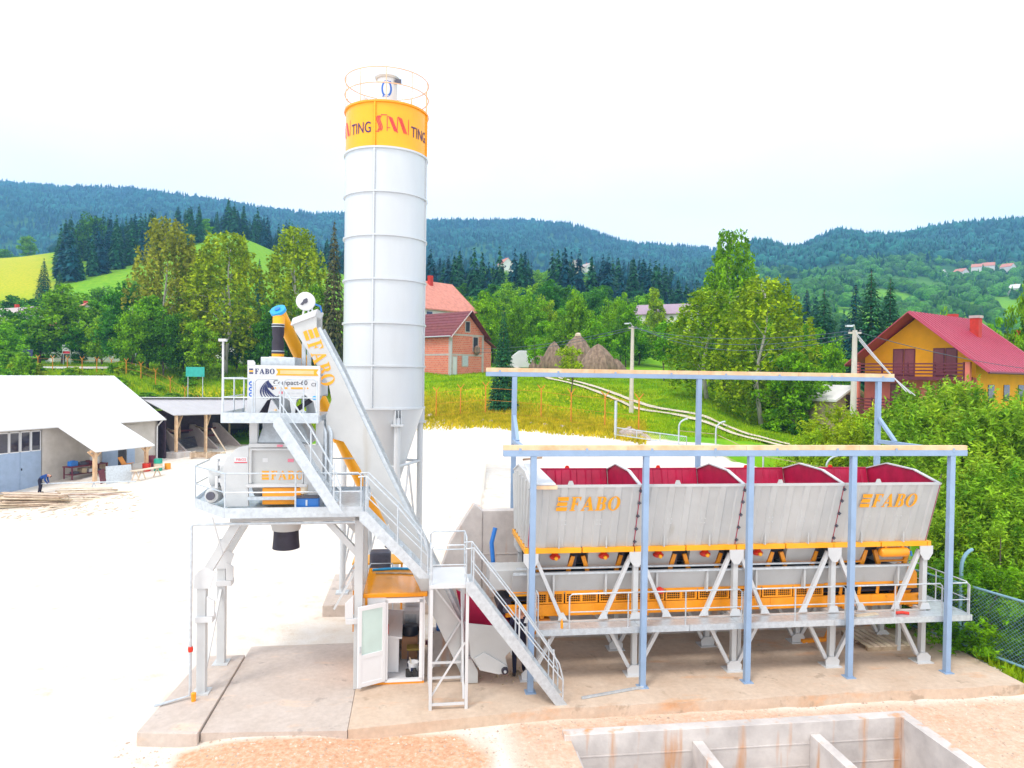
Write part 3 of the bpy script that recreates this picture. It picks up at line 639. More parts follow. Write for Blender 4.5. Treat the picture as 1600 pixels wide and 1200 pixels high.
for v in (VB+.02, 19.15): b = MB(); b.box(2.85, 13.9, v-.05, v+.05, 1.34, 1.43); b.build('chord_beam', MT['grey'], bins)
# rusty footings
# weigh hopper trough above the belt
b = MB(); b.add([(2.5, VB+.12, 2.62), (13.45, VB+.12, 2.62), (13.45, VB+.34, 2.02), (2.5, VB+.34, 2.02), (2.5, VB+.15, 2.62), (13.45, VB+.15, 2.62), (13.45, VB+.37, 2.02), (2.5, VB+.37, 2.02)],
      [(0, 1, 2, 3), (7, 6, 5, 4), (0, 4, 5, 1), (1, 5, 6, 2), (2, 6, 7, 3), (3, 7, 4, 0)]); tr = b.build('weigh_trough', MT['hopper'], bins)
b = MB(); b.bar((2.5, VB+.1, 2.63), (13.5, VB+.1, 2.63), .1, .05); b.build('trough_rim', MT['galv'], tr)
b = MB(); b.box(2.95, 13.75, 18.95, 19.0, 2.5, 3.17); b.build('shade_backing', MT['dark'], bins)  # added dark sheet, paints the shade seen between the chutes
b = MB(); b.box(2.6, 13.4, VB+.35, 18.9, 2.42, 2.5); b.build('material_bed', MT['dark'], tr)
for k in range(8): u = 3.55+k*1.37; b = MB(); b.plate([(u-.03, 2.6), (u+.03, 2.6), (u+.02, 2.05), (u-.02, 2.05)], VB+.09, VB+.25); b.build('rib', MT['hopper'], tr)
b = MB(); b.bar((2.6, VB+.2, 2.74), (11.2, VB+.2, 2.72), .07, .04); b.build('cable_tray', MT['galv'], bins)
# air receiver under the last bin
b = MB(); b.lathe([(.02, -.42), (.1, -.4), (.13, -.35), (.13, .35), (.1, .4), (.02, .42)], (12.9, VB-.02, 3.02), 20, 'x'); ar = b.build('air_receiver', MT['orange'], bins, smooth=True)
for s in (-.25, .25): b = MB(); b.box(12.9+s-.03, 12.9+s+.03, VB-.05, VB+.02, 3.12, 3.2); b.build('hanger', MT['orange'], ar)
b = MB(); b.tube([(13.32, VB, 3.0), (13.42, VB, 3.02), (13.44, VB, 2.9)], .03, 6); b.build('valve', MT['bluep'], ar)
# lettering
g, w = faboglyphs('EFABO', .05, .12)
for (p0, p1) in (((868, 799), (968, 795)), ((1343, 793), (1431, 790))):
    a = pv(p0[0], p0[1], fv(4.35)-.06); c = pv(p1[0], p1[1], fv(4.35)-.06); s = (c.x-a.x)/w
    put_glyphs('lettering', g, lambda x, y: (a.x+x*s, fv(a.z+y*s*1.05)-.047, a.z+y*s*1.05), MT['amberglyph'], bins)
for i in range(4):                       # faint four-bolt patches
    for uu_ in (UE[i]+.85, UE[i]+1.75):
        b = MB()
        for dx in (-.05, .05):
            for dz in (-.06, .06): z = 4.0+dz; b.box(uu_+dx-.014, uu_+dx+.014, fv(z)-.045, fv(z)-.0, z-.014, z+.014)
        b.build('bolt_patch', MT['dark'] if False else MT['grey'], bins)
# board lying over the left end
bd = thing('shutter_board', 'white board on timber battens lying over the end bin', 'board', (2.9, VL, 5.0))
def q4(a, b_, c, d, t): return [Vector(x) for x in (a, b_, c, d)]+[Vector(x)+Vector((0, 0, t)) for x in (a, b_, c, d)]
b = MB(); b.hexa(q4((2.88, 16.82, 4.995), (3.42, 16.82, 4.995), (3.2, 18.6, 5.27), (2.9, 18.6, 5.27), .035)); b.build('sheet', MT['white'], bd)
b = MB(); b.bar((2.86, 16.86, 4.94), (3.46, 16.86, 4.94), .07, .09); b.build('batten', MT['wood'], bd)
b = MB(); b.bar((3.0, VLR-.6, 5.3), (3.55, VLR-.6, 5.36), .08, .05); b.build('batten', MT['oldwood'], bd)

# ================================================================== belt conveyor under the bins
cv = thing('belt_conveyor', 'orange framed belt conveyor with mesh guards beneath the bins', 'conveyor', (2.3, 18.0, 1.3))
b = MB(); b.bar((2.35, 17.78, 1.62), (14.1, 17.78, 1.62), .1, .3); fr = b.build('side_beam', MT['orange'], cv, bevel=.01)
b = MB(); b.bar((2.35, 18.75, 1.62), (14.1, 18.75, 1.62), .1, .3); b.build('side_beam', MT['orange'], cv)
for k in range(12): u = 2.7+k*.98; b = MB(); b.box(u-.03, u+.03, 17.715, 17.73, 1.47, 1.77); b.build('stiffener', MT['orange'], fr)
b = MB(); b.box(2.4, 13.9, 17.86, 18.7, 1.84, 1.87); b.build('carrying_belt', MT['belt'], cv)
b = MB(); b.box(2.4, 13.9, 17.86, 18.7, 1.52, 1.54); b.build('return_belt', MT['belt'], cv)
for u in (2.35, 13.95): b = MB(); b.lathe([(.19, -.42), (.19, .42)], (u, 18.28, 1.69), 18, 'y'); b.build('drum', MT['rubber'], cv, smooth=True); b = MB(); b.lathe([(.08, -.05), (.08, .02)], (u, 17.7, 1.69), 12, 'y'); b.build('bearing', MT['dark'], cv)
for k in range(9):                       # guard frames with wire mesh
    a = 3.0+k*.9; c = a+.86; z0, z1 = 1.79, 2.08
    b = MB()
    for (x0, x1, y0, y1) in ((a, c, z0, z0+.04), (a, c, z1-.05, z1), (a, a+.04, z0+.04, z1-.05), (c-.04, c, z0+.04, z1-.05), ((a+c)/2-.03, (a+c)/2+.03, z0+.04, z1-.05)): b.box(x0, x1, 17.74, 17.77, y0, y1)
    gd = b.build('guard', MT['orange'], cv)
    b = MB()
    for q in range(1, 14): x = a+.04+q*.058; b.box(x-.005, x+.005, 17.752, 17.758, z0+.04, z1-.05)
    for q in range(1, 4): z = z0+.04+q*.05; b.box(a+.04, c-.04, 17.759, 17.765, z-.005, z+.005)
    b.build('wire_mesh', MT['orange'], gd)
b = MB(); b.box(2.45, 11.1, 17.74, 17.9, 2.081, 2.11); b.build('guard_cover', MT['orange'], cv)
for k in range(4): u = 11.6+k*.55; b = MB(); b.bar((u, 17.8, 1.78), (u+.06, 17.84, 2.05), .05, .09); b.build('idler_bracket', MT['orange'], cv)
b = MB(); b.box(11.1, 13.7, 17.74, 17.8, 2.06, 2.13); b.build('top_rail', MT['orange'], cv)
b = MB(); b.plate([(13.55, 1.5), (14.2, 1.5), (14.2, 1.62), (14.0, 1.75), (13.98, 2.3), (13.85, 2.45), (13.7, 2.4), (13.6, 2.1)], 17.9, 18.5); b.build('tail_guard', MT['orange'], cv, bevel=.02)
for u in (3.3, 6.1, 8.9, 11.7, 13.7): b = MB(); b.box(u-.05, u+.05, 17.76, 18.76, 1.40, 1.47); b.build('bracket', MT['orange'], cv); b = MB(); b.box(u-.05, u+.05, 18.2, 18.3, 0, 1.4); b.build('support', MT['grey'], cv)
b = MB(); b.lathe([(.02, -.05), (.1, -.045), (.12, 0), (.1, .06), (.03, .1)], (6.35, VB+.05, 2.12), 12, 'z'); b.build('pull_switch', MT['redlamp'], cv, smooth=True)
b = MB(); b.bar((2.45, 17.8, 2.02), (2.95, 17.8, 2.02), .06, .05); b.build('arm', MT['yellow'], cv)
b = MB(); b.box(1.95, 2.95, 17.95, 18.75, 2.12, 2.62); b.build('head_hood', MT['hopper'], cv, bevel=.01); b = MB(); b.tube([(2.2, 19.0, 3.5), (2.1, 18.95, 3.1), (2.15, 18.9, 2.5)], .06, 8); b.build('hose', MT['bluep'], cv, smooth=True)
b = MB(); b.box(3.0, 3.55, 17.85, 18.5, .95, 1.36); b.build('gear_motor', MT['orange'], cv, bevel=.05)

# ================================================================== bin walkway
wk = thing('bin_walkway', 'galvanised walkway with handrail along the bins', 'walkway', (3, 16.85, 1.3))
n = 9; L0, L1 = 3.0, 14.75
for i in range(n):
    a = L0+i*(L1-L0)/n; b = MB(); b.box(a+.004, a+(L1-L0)/n-.004, 16.9, 17.32, 1.40, 1.435); b.build('deck_plate', MT['galv'], wk)
for i in range(3): a = L0+i*(L1-L0)/3; b = MB(); b.box(a, a+(L1-L0)/3-.01, 16.85, 16.9, 1.29, 1.445); b.build('edge_channel', MT['galv'], wk)
b = MB(); b.box(13.98, 14.75, 17.33, 19.3, 1.40, 1.435); b.build('deck_plate', MT['galv'], wk)
b = MB(); b.box(14.75, 14.8, 16.85, 19.3, 1.29, 1.445); b.build('edge_channel', MT['galv'], wk)
for a, c in ((3.82, 8.3), (8.36, 11.15), (11.2, 13.92), (14.0, 14.72)):
    k = 2 if c-a < 1 else 3 if c-a < 3.2 else 4
    railing(wk, [(a+(c-a)*i/(k-1), 16.875, 1.44) for i in range(k)], .86, (.48,), .019)
railing(wk, [(14.72, 16.92, 1.44), (14.72, 18.1, 1.44), (14.72, 19.25, 1.44)], .86, (.48,), .019)
railing(wk, [(3.05, 16.95, 1.44), (3.05, 17.3, 1.44)], .86, (.48,), .019)
for u in (5.66, 8.36, 11.12, 13.8): b = MB(); b.bar((u, 16.9, 1.3), (u, 17.4, 1.16), .05, .06); b.build('bracket', MT['galv'], wk)
b = MB(); b.bar((4.0, 16.2, .035), (5.65, 16.62, .035), .05, .05); o = b.build('steel_tube', MT['galv'], frame=PF, org=(4, 16.2, 0)); tag(o, 'loose galvanised tube lying on the slab beside the stairs', 'tube')
# ================================================================== roof frame over the bins
rf = thing('roof_frame', 'unfinished blue grey steel roof frame with timber along its beams', 'roof frame', (2.84, 16.7, 0))
FZ, RZ, VRP = 5.72, 7.62, 20.62
def sq(p, q, w=.14, name='post', m_='blue', par=rf): b = MB(); b.bar(p, q, w, w); return b.build(name, MT[m_], par, bevel=.008)
for u in (2.84, 5.65, 8.38, 11.17, 13.95):
    p = sq((u, 16.7, .02), (u, 16.7, FZ)); b = MB(); b.box(u-.13, u+.13, 16.57, 16.83, 0, .02); b.build('base_plate', MT['blue'], p)
b = MB(); b.box(2.1, 14.35, 16.62, 16.78, FZ, FZ+.15); b.build('front_beam', MT['blue'], rf, bevel=.008)
b = MB(); b.box(2.05, 15.1, VRP-.08, VRP+.08, RZ, RZ+.13); b.build('rear_beam', MT['blue'], rf, bevel=.008)
for u in (2.9, 8.62, 14.6): sq((u, VRP, 3.6), (u, VRP, RZ))
for u in (2.9, 14.6):
    sq((u, VRP-.08, 5.72), (u-.15, 16.82, 5.78), .12, 'tie_beam')
    sq((u, VRP-.06, 6.45), (u, VRP-.85, 5.78), .1, 'knee_brace')
for (u0, u1, v, z, nn) in ((2.1, 14.35, 16.7, FZ+.15, 4), (2.05, 15.1, VRP, RZ+.13, 4)):
    for i in range(nn):
        a = u0+(u1-u0)*i/nn; b = MB(); b.box(a+.003, a+(u1-u0)/nn-.003, v-.07, v+.07, z+.001, z+.12); b.build('timber_plate', MT['wood'], rf, bevel=.006)
    for i in range(8):
        a = u0+.4+(u1-u0-.8)*i/7; b = MB(); b.box(a-.03, a+.03, v-.087, v-.081, z-.06, z+.05); b.build('bracket', MT['blue'], rf)

# ================================================================== mixing tower
tw = thing('mixing_tower', 'grey concrete mixing tower with white railed platforms', 'mixing tower', (-3.2, 17.4, 0))
DK = 4.42
def part(name, b, m_, par=tw, **k): return b.build(name, MT[m_], par, **k)
for v, hz in ((17.4, 2.75), (19.1, 2.75)):
    b = MB(); b.box(-5.03, -4.83, v-.1, v+.1, .05, hz); lg = part('leg', b, 'grey', bevel=.008)
    b = MB(); b.bar((-4.93, v, hz-.02), (-4.02, v, 4.3), .2, .24, (0, 1, 0)); part('raking_strut', b, 'grey', lg)
    b = MB(); b.plate([(-5.1, hz-.2), (-4.72, hz-.2), (-4.6, hz+.18), (-4.85, hz+.32), (-5.08, hz+.12)], v-.13, v-.102); part('gusset', b, 'white', lg)
    zc = 1.75 if v < 18 else 2.1
    b = MB(); b.box(-5.06, -4.66, v-.16, v+.16, zc, zc+.14); b.plate([(-4.8, zc+.14), (-4.62, zc+.14), (-4.62, zc+.5), (-4.8, zc+.62)], v-.14, v-.08); part('splice_box', b, 'white', lg, bevel=.01)
    b = MB(); b.box(-5.12, -4.74, v-.2, v+.2, .05, .08); part('base_plate', b, 'grey', lg)
    b = MB(); b.box(-1.41, -1.21, v-.1, v+.1, 0, 4.3); lg = part('leg', b, 'grey', bevel=.008)
    zc = 1.6 if v < 18 else 1.9
    b = MB(); b.box(-1.6, -1.18, v-.16, v+.16, zc, zc+.14); b.plate([(-1.62, zc+.14), (-1.42, zc+.14), (-1.42, zc+.7), (-1.62, zc+.5)], v-.14, v-.08); part('splice_box', b, 'white', lg, bevel=.01)
    b = MB(); b.bar((-1.36, v, 3.3), (-2.25, v, 4.3), .14, .16, (0, 1, 0)); part('brace', b, 'grey', lg)
    b = MB(); b.bar((-1.36, v+.1, 2.9), (-1.9, v+.1, 1.9), .05, .06, (0, 1, 0)); part('brace', b, 'grey', lg)
b = MB(); b.bar((-4.93, 17.5, 2.5), (-4.93, 19.0, 3.3), .06, .06); part('brace', b, 'grey')
b = MB(); b.bar((-4.93, 17.5, .25), (-4.93, 19.0, 2.0), .06, .06); part('brace', b, 'grey')
for v in (17.4, 19.1): b = MB(); b.box(-4.3, -1.2, v-.1, v+.1, 4.1, 4.3); part('main_beam', b, 'grey')
DP = [(-5.38, 18.3), (-4.32, 16.9), (-1.2, 16.95), (-1.2, 19.9), (-5.5, 19.9)]
b = MB(); b.slab(DP, DK-.12, DK); dk = part('deck', b, 'galv', bevel=.005)
for p, q in zip(DP, DP[1:]+DP[:1]):
    b = MB(); b.bar((p[0], p[1], DK-.03), (q[0], q[1], DK-.03), .03, .24); part('edge_channel', b, 'galv', dk)
railing(tw, [(-5.4, 19.8, DK), (-5.38, 18.32, DK), (-4.32, 16.93, DK), (-2.75, 16.95, DK), (-1.25, 16.98, DK)], .88, (.5,), .022)
railing(tw, [(-1.24, 17.9, DK), (-1.24, 19.8, DK), (-2.3, 19.84, DK)], .88, (.5,), .02)
# mixer body
b = MB(); b.plate([(-4.4, 4.46), (-3.9, 4.46), (-3.9, 5.92), (-4.15, 5.86), (-4.42, 5.6), (-4.55, 5.05)], 17.35, 17.43); mx = part('end_plate', b, 'grey', bevel=.006)
b = MB(); b.plate([(-2.62, 4.46), (-2.2, 4.46), (-2.2, 5.92), (-2.62, 5.92)], 17.36, 17.42); part('end_plate', b, 'grey')
b = MB(); b.lathe([(.74, -.62), (.74, .62)], (-3.26, 18.25, 5.28), 28, 'x'); dr = part('drum', b, 'hopper', smooth=True)
b = MB(); b.box(-3.9, -2.6, 17.36, 19.2, 5.86, 5.95); part('top_flange', b, 'grey')
b = MB(); b.box(-3.895, -2.62, 17.46, 17.56, 4.95, 5.84); pn = part('drum_front', b, 'hopper')
b = MB(); b.box(-3.88, -3.84, 17.38, 17.46, 5.0, 5.84); b.box(-2.68, -2.64, 17.38, 17.46, 5.0, 5.84); b.box(-3.84, -2.68, 17.38, 17.46, 5.79, 5.84); part('recess_frame', b, 'grey')
b = MB(); b.box(-3.95, -2.55, 17.3, 17.5, 4.92, 4.99); part('shelf', b, 'white')
b = MB(); b.box(-3.58, -2.68, 17.34, 17.7, 4.5, 4.9); part('drive_guard', b, 'orange', bevel=.02)
b = MB(); b.box(-3.9, -2.65, 17.29, 17.34, 4.62, 4.7); part('guard_bar', b, 'galv')
b = MB(); b.hexa([(-3.75, 17.5, 5.96), (-2.5, 17.5, 5.96), (-2.5, 19.1, 5.96), (-3.75, 19.1, 5.96), (-3.62, 17.7, 6.42), (-2.75, 17.7, 6.42), (-2.75, 18.9, 6.42), (-3.62, 18.9, 6.42)]); part('dust_hood', b, 'galv', bevel=.02)
b = MB(); b.lathe([(.2, 0), (.2, .24)], (-3.05, 18.0, 6.38), 16); part('sleeve', b, 'rubber', smooth=True)
# gearbox and motors at the left end
b = MB(); b.lathe([(.06, -.24), (.36, -.2), (.42, -.1), (.44, .3)], (-4.72, 18.1, 5.2), 22, 'x'); gb = part('gearbox', b, 'grey', smooth=True)
for dz in (.28, -.12): b = MB(); b.box(-4.62, -4.36, 17.38, 17.52, 5.15+dz, 5.25+dz); b.box(-4.66, -4.6, 17.36, 17.54, 5.02+dz, 5.3+dz); part('pipe_flange', b, 'white', gb)
for (u, z) in ((-4.75, 4.7),):
    b = MB(); b.lathe([(.04, -.3), (.15, -.28), (.18, -.2), (.18, .22), (.12, .3)], (u, 17.7, z), 18, 'y'); mo = part('motor', b, 'grey', smooth=True)
    for k in range(5): b = MB(); b.lathe([(.195, -.01), (.195, .01)], (u, 17.58+k*.07, z), 18, 'y'); part('cooling_fin', b, 'grey', mo)
b = MB(); b.lathe([(.1, -.02), (.1, .02)], (-4.75, 17.33, 4.72), 14, 'y'); part('fan_cover', b, 'dark', mo)
# discharge cone
b = MB(); b.lathe([(.62, 4.28), (.36, 3.85), (.34, 3.74)], (-3.15, 18.1, 0), 24, cap=False); dc = part('discharge_cone', b, 'hopper', smooth=True)
b = MB(); b.lathe([(.335, 3.78), (.30, 3.74), (.31, 3.5), (.33, 3.28), (.3, 3.27), (.28, 3.7)], (-3.15, 18.1, 0), 24, cap=False); part('rubber_chute', b, 'rubber', dc, smooth=True)
# upright frame for the upper floor
for u in (-3.82, -2.28):
    for v in (17.55, 19.0): b = MB(); b.box(u-.09, u+.09, v-.09, v+.09, 5.95 if u < -3 else 4.42, 6.5); part('column', b, 'grey')
for u in (-2.15, -2.02): b = MB(); b.tube([(u, 17.5, 4.45), (u, 17.5, 6.2), (u-.08, 17.6, 6.38), (u-.2, 17.8, 6.42)], .05, 8); part('pipe', b, 'galv', smooth=True)
# upper floor
UD = 6.62
b = MB(); b.slab([(-4.42, 17.0), (-2.25, 17.0), (-2.25, 19.2), (-4.42, 19.2)], UD-.14, UD); ud = part('upper_deck', b, 'galv')
for p, q in (((-4.42, 16.98), (-2.25, 16.98)), ((-4.43, 16.98), (-4.43, 19.2))):
    b = MB(); b.bar((*p, UD-.03), (*q, UD-.03), .03, .24); part('edge_channel', b, 'galv', ud)
railing(tw, [(-4.4, 19.0, UD), (-4.4, 18.0, UD), (-4.4, 17.02, UD), (-3.75, 17.02, UD)], .88, (.5,), .02)
railing(tw, [(-3.7, 17.02, UD), (-3.12, 17.02, UD)], .88, (.5,), .02)
railing(tw, [(-3.05, 17.02, UD), (-2.6, 17.02, UD), (-2.3, 17.02, UD)], .88, (.5,), .02)
b = MB(); b.tube([(-4.42, 17.05, UD), (-4.42, 17.05, 8.35)], .025, 8); pl = part('lamp_pole', b, 'white', smooth=True)
b = MB(); b.box(-4.5, -4.34, 16.95, 17.1, 8.35, 8.41); part('lamp_head', b, 'white', pl)
b = MB(); b.plate([(-3.95, UD), (-3.72, UD), (-3.5, 6.98), (-3.2, 7.12), (-2.98, 6.98), (-2.92, UD), (-2.86, UD), (-2.82, 7.0), (-2.62, 7.12), (-2.42, 6.95), (-2.35, UD), (-2.28, UD), (-2.28, 7.82), (-3.95, 7.82)], 17.38, 17.42); sg = part('sign_panel', b, 'white')
b = MB(); b.plate([(-3.95, 7.82), (-3.78, 7.82), (-3.78, 7.88), (-3.82, 7.93), (-3.95, 7.93)], 17.37, 17.43); part('lug', b, 'white', sg)
b = MB(); b.box(-3.95, -2.28, 18.9, 18.96, 7.05, 7.82); part('rear_panel', b, 'white')
for u in (-3.95, -2.3): b = MB(); b.box(u, u+.03, 17.44, 18.88, 7.1, 7.8); part('side_panel', b, 'white')
b = MB(); b.box(-3.7, -2.9, 17.6, 18.6, 7.8, 8.02); part('cement_scale_lid', b, 'galv', bevel=.02)
b = MB(); b.lathe([(.42, 7.6), (.4, 7.1), (.14, 6.7), (.14, 6.5)], (-3.2, 18.1, 0), 20); part('weigh_cone', b, 'grey', smooth=True)
b = MB(); b.lathe([(.34, 7.6), (.32, 7.15), (.12, 6.75), (.12, 6.5)], (-2.62, 18.4, 0), 18); part('weigh_cone', b, 'grey', smooth=True)
b = MB(); b.tube([(-3.62, 17.75, 7.3), (-3.58, 17.75, 7.0), (-3.66, 17.75, 6.65)], .1, 8); part('hose', b, 'rubber', smooth=True)
b = MB(); b.tube([(-2.5, 17.6, 7.0), (-2.95, 17.65, 6.68)], .06, 8); part('hose', b, 'rubber', smooth=True)
# sign artwork
SV = 17.374
gg, w_ = faboglyphs('FABO', .05); put_glyphs('lettering', gg, onv(-3.78, 7.61, .125, SV), MT['navy'], sg)
for k, c in enumerate(('navy', 'yellow', 'navy')): b = MB(); b.box(-3.91, -3.82, SV, SV+.003, 7.61+k*.045, 7.645+k*.045); b.build('logo_bar', MT[c], sg)
b = MB(); b.plate([(-3.3, 7.58), (-2.31, 7.58), (-2.36, 7.66), (-2.31, 7.74), (-3.3, 7.74), (-3.25, 7.66)], SV, SV+.004); b.build('ribbon', MT['amberglyph'], sg)
b = MB(); b.box(-3.2, -2.42, SV-.003, SV-.001, 7.615, 7.705); b.build('ribbon_field', mat('peach_print', (.8, .5, .25), .5), sg)
put_text('lettering', 'Compact-60', onv(-3.36, 7.36, .115, SV), MT['dark'], sg)
b = MB(); b.box(-3.22, -3.03, SV, SV+.003, 7.26, 7.30); b.box(-2.95, -2.62, SV, SV+.003, 7.26, 7.30); b.build('bar_print', MT['amberglyph'], sg)
for u in (-3.38, -3.31, -2.56): b = MB(); b.lathe([(.02, 0), (.02, .003)], (u, SV, 7.28), 10, 'y'); b.build('dot_print', MT['amberglyph'], sg)
b = MB(); b.box(-3.22, -3.14, SV, SV+.003, 7.14, 7.2); b.build('flag_print', MT['crimson'], sg)
put_text('lettering', 'CE', onv(-2.48, 7.33, .085, SV), MT['dark'], sg)
for k in range(3):
    b = MB(); b.lathe([(.055, 0), (.055, .003)], (-3.86, SV, 7.38-k*.13), 18, 'y'); b.build('safety_disc', MT['signblue'], sg)
    b = MB(); b.box(-3.885, -3.84, SV-.003, SV-.001, 7.36-k*.13, 7.395-k*.13); b.build('safety_mark', MT['white'], sg)
for k, c in enumerate(('white', 'cyan')): b = MB(); b.lathe([(.05, 0), (.05, .003)], (-2.4, SV, 7.2-k*.15), 18, 'y'); b.build('round_sticker', MT[c], sg)
# horse head emblem: dark head with curved mane stripes
hx, hz, hs = -3.66, 7.02, .42
b = MB(); b.plate([(hx+.14, hz+.40), (hx+.19, hz+.45), (hx+.21, hz+.40), (hx+.30, hz+.30), (hx+.33, hz+.23), (hx+.29, hz+.21), (hx+.22, hz+.26), (hx+.17, hz+.27), (hx+.16, hz+.33)], SV, SV+.003); b.build('horse_head_print', MT['navy'], sg)
for k in range(6):
    pts = []; 
    for i in range(9):
        t = i/8; pts.append((hx+.15-.20*math.sin(t*1.9)*(1-.12*k)+.045*k*t*1.4+.13*t*t, hz+.42-.04*k*.7-t*(.42-.02*k)))
    b = MB()
    for i in range(8):
        w0 = .016*math.sin(math.pi*(i+.2)/8.4)+.004; w1 = .016*math.sin(math.pi*(i+1.2)/8.6)+.003
        (x0, y0), (x1, y1) = pts[i], pts[i+1]
        b.add([(x0-w0, SV, y0), (x0+w0, SV, y0), (x1+w1, SV, y1), (x1-w1, SV, y1)], [(0, 1, 2, 3)])
    b.build('mane_print', MT['navy'], sg)
for z, us in ((7.165, (-3.1, -2.98, -2.94, -2.86, -2.82, -2.66)), (7.075, (-3.22, -3.1, -3.06, -2.94, -2.9, -2.82))):      # fine print too small to read
    for a_, c_ in zip(us[::2], us[1::2]): b = MB(); b.box(a_, c_, SV, SV+.003, z-.006, z+.006); b.build('fine_print', MT['galv'], sg)
# lettering on the drum front, stickers
g, w = faboglyphs('EFABO', .05); s_ = .98/w
put_glyphs('lettering', g, onv(-3.62, 5.08, s_, 17.452), MT['amberglyph'], tw)
b = MB(); b.box(-4.22, -3.93, 17.34, 17.346, 5.5, 5.64); st = part('sticker', b, 'white'); b = MB(); b.box(-4.22, -3.93, 17.336, 17.339, 5.5, 5.52); part('sticker_line', b, 'crimson', st)
put_text('lettering', 'FilbO2', onv(-4.18, 5.55, .06, 17.337), MT['crimson'], tw)
b = MB(); b.box(-3.6, -3.48, 17.452, 17.456, 5.5, 5.6); part('sticker', b, 'white')
b = MB(); b.box(-3.02, -2.88, 17.452, 17.456, 5.5, 5.58); part('sticker', b, 'pinksign')
b = MB(); b.box(-3.25, -3.12, 17.33, 17.352, 5.88, 5.93); part('sticker', b, 'pinksign')
# water pipe hung under the deck
wp = thing('water_pipe', 'thin galvanised water pipe rising beside the mixer leg', 'pipe', (-5.1, 17.2, 0))
b = MB(); b.tube([(-5.75, 16.7, .09), (-5.1, 17.1, .12), (-5.1, 17.1, 4.05), (-5.05, 17.1, 4.1), (-1.4, 17.1, 4.1)], .035, 8); b.build('pipe', MT['galv'], wp, smooth=True)
b = MB(); b.lathe([(.05, -.06), (.06, -.02), (.06, .02), (.05, .06)], (-5.1, 17.1, 1.2), 8); b.build('valve', MT['redlamp'], wp)
b = MB(); b.lathe([(.05, 0), (.06, .18), (.04, .2)], (-4.98, 16.95, .05), 8); b.build('cap', MT['orange'], wp)
b = MB(); b.bar((-4.6, 16.95, 4.3), (-4.4, 17.1, 3.4), .03, .03); b.build('stay', MT['grey'], wp)
bx = thing('tool_case', 'blue toolbox on the mixer platform beside the stairs', 'toolbox', (-2.6, 17.05, DK))
b = MB(); b.box(-2.78, -2.24, 17.05, 17.28, DK+.001, DK+.27); b.build('case', MT['bluep'], bx, bevel=.012)
b = MB(); b.box(-2.79, -2.23, 17.04, 17.29, DK+.272, DK+.31); b.build('lid', MT['dark'], bx, bevel=.01)
b = MB(); b.box(-2.53, -2.49, 17.03, 17.05, DK+.1, DK+.24); b.build('latch', MT['galv'], bx)
b = MB(); b.lathe([(.1, 0), (.11, .05), (.11, .2), (.06, .24)], (-2.62, 17.42, DK+.33), 14); o = b.build('pump_motor', MT['paleboard'], tw, smooth=True)

# ================================================================== stairs and ladder tower
staircase('steel_staircase', 'galvanised staircase from the slab up to the landing tower', (3.58, 0), (1.3, 2.9), 15.95, 16.6, 12)
staircase('steel_staircase', 'galvanised staircase from the landing tower to the mixer platform', (.4, 2.9), (-1.14, 4.44), 16.45, 17.1, 7, .9)
staircase('steel_staircase', 'galvanised staircase from the mixer platform to the upper deck', (-1.62, 4.44), (-3.08, 6.6), 16.5, 16.98, 9, .85, (True, False))
lt = thing('landing_tower', 'white tubular landing tower joining two staircases', 'tower', (.8, 16.2, 0))
LP = [(.42, 16.05), (1.24, 16.05), (.42, 17.45), (1.24, 17.45)]
for u, v in LP: b = MB(); b.bar((u, v, 0), (u, v, 2.78), .07, .07); b.build('leg', MT['white'], lt)
b = MB(); b.box(.37, 1.29, 16.0, 17.5, 2.79, 2.87); b.build('deck', MT['white'], lt)
for v in (16.05, 17.45):
    for z in (.12, .5) if v > 17 else (.12,): b = MB(); b.bar((.45, v, z), (1.2, v, z), .05, .05); b.build('rail', MT['white'], lt)
    b = MB(); b.bar((.45, v+.06, .3), (1.2, v+.06, 1.5), .04, .04); b.build('brace', MT['white'], lt)
b = MB(); b.bar((1.2, 17.39, 1.5), (.45, 17.39, 2.5), .04, .04); b.build('brace', MT['white'], lt)
for u in (.42, 1.24):
    b = MB(); b.bar((u, 16.1, .12), (u, 17.4, .12), .05, .05); b.build('rail', MT['white'], lt)
b = MB(); b.bar((1.18, 16.1, .2), (1.18, 17.4, 2.6), .04, .04); b.build('brace', MT['white'], lt)
railing(lt, [(.42, 17.45, 2.87), (1.26, 17.45, 2.87), (1.26, 16.75, 2.87)], .9, (.5,), .02)
railing(lt, [(.42, 16.03, 2.87), (1.2, 16.03, 2.87)], .9, (.5,), .018)
railing(lt, [(.4, 16.05, 2.87), (.4, 16.4, 2.87)], .9, (.5,), .018)

# ================================================================== skip hoist
sk = thing('skip_hoist', 'inclined grey skip hoist track with amber lettering', 'skip hoist', (1.3, 17.6, 0))
trk = [(-2.97, 8.93), (-2.4, 9.17), (-2.39, 8.73), (-1.84, 7.7), (-.84, 5.59), (.06, 3.75), (1.62, .62), (1.62, .02), (1.28, .02), (-.2, 3.1), (-1.24, 5.19), (-1.72, 5.98), (-2.12, 6.1), (-2.15, 6.6), (-2.02, 7.0), (-2.09, 7.38), (-2.9, 8.66)]
for v0, v1, nm in ((17.55, 17.62, 'side_plate'), (18.55, 18.62, 'side_plate')):
    b = MB(); b.plate(trk, v0, v1); b.build(nm, MT['hopper'], sk, bevel=.006)
for k, (p, q) in enumerate(zip(trk[2:6], trk[3:7])):
    for v in (17.66, 18.5): b = MB(); b.bar((p[0]+.03, v, p[1]+.02), (q[0]+.03, v, q[1]+.02), .1, .07, (0, 1, 0)); b.build('rail', MT['dark'] if False else MT['galv'], sk)
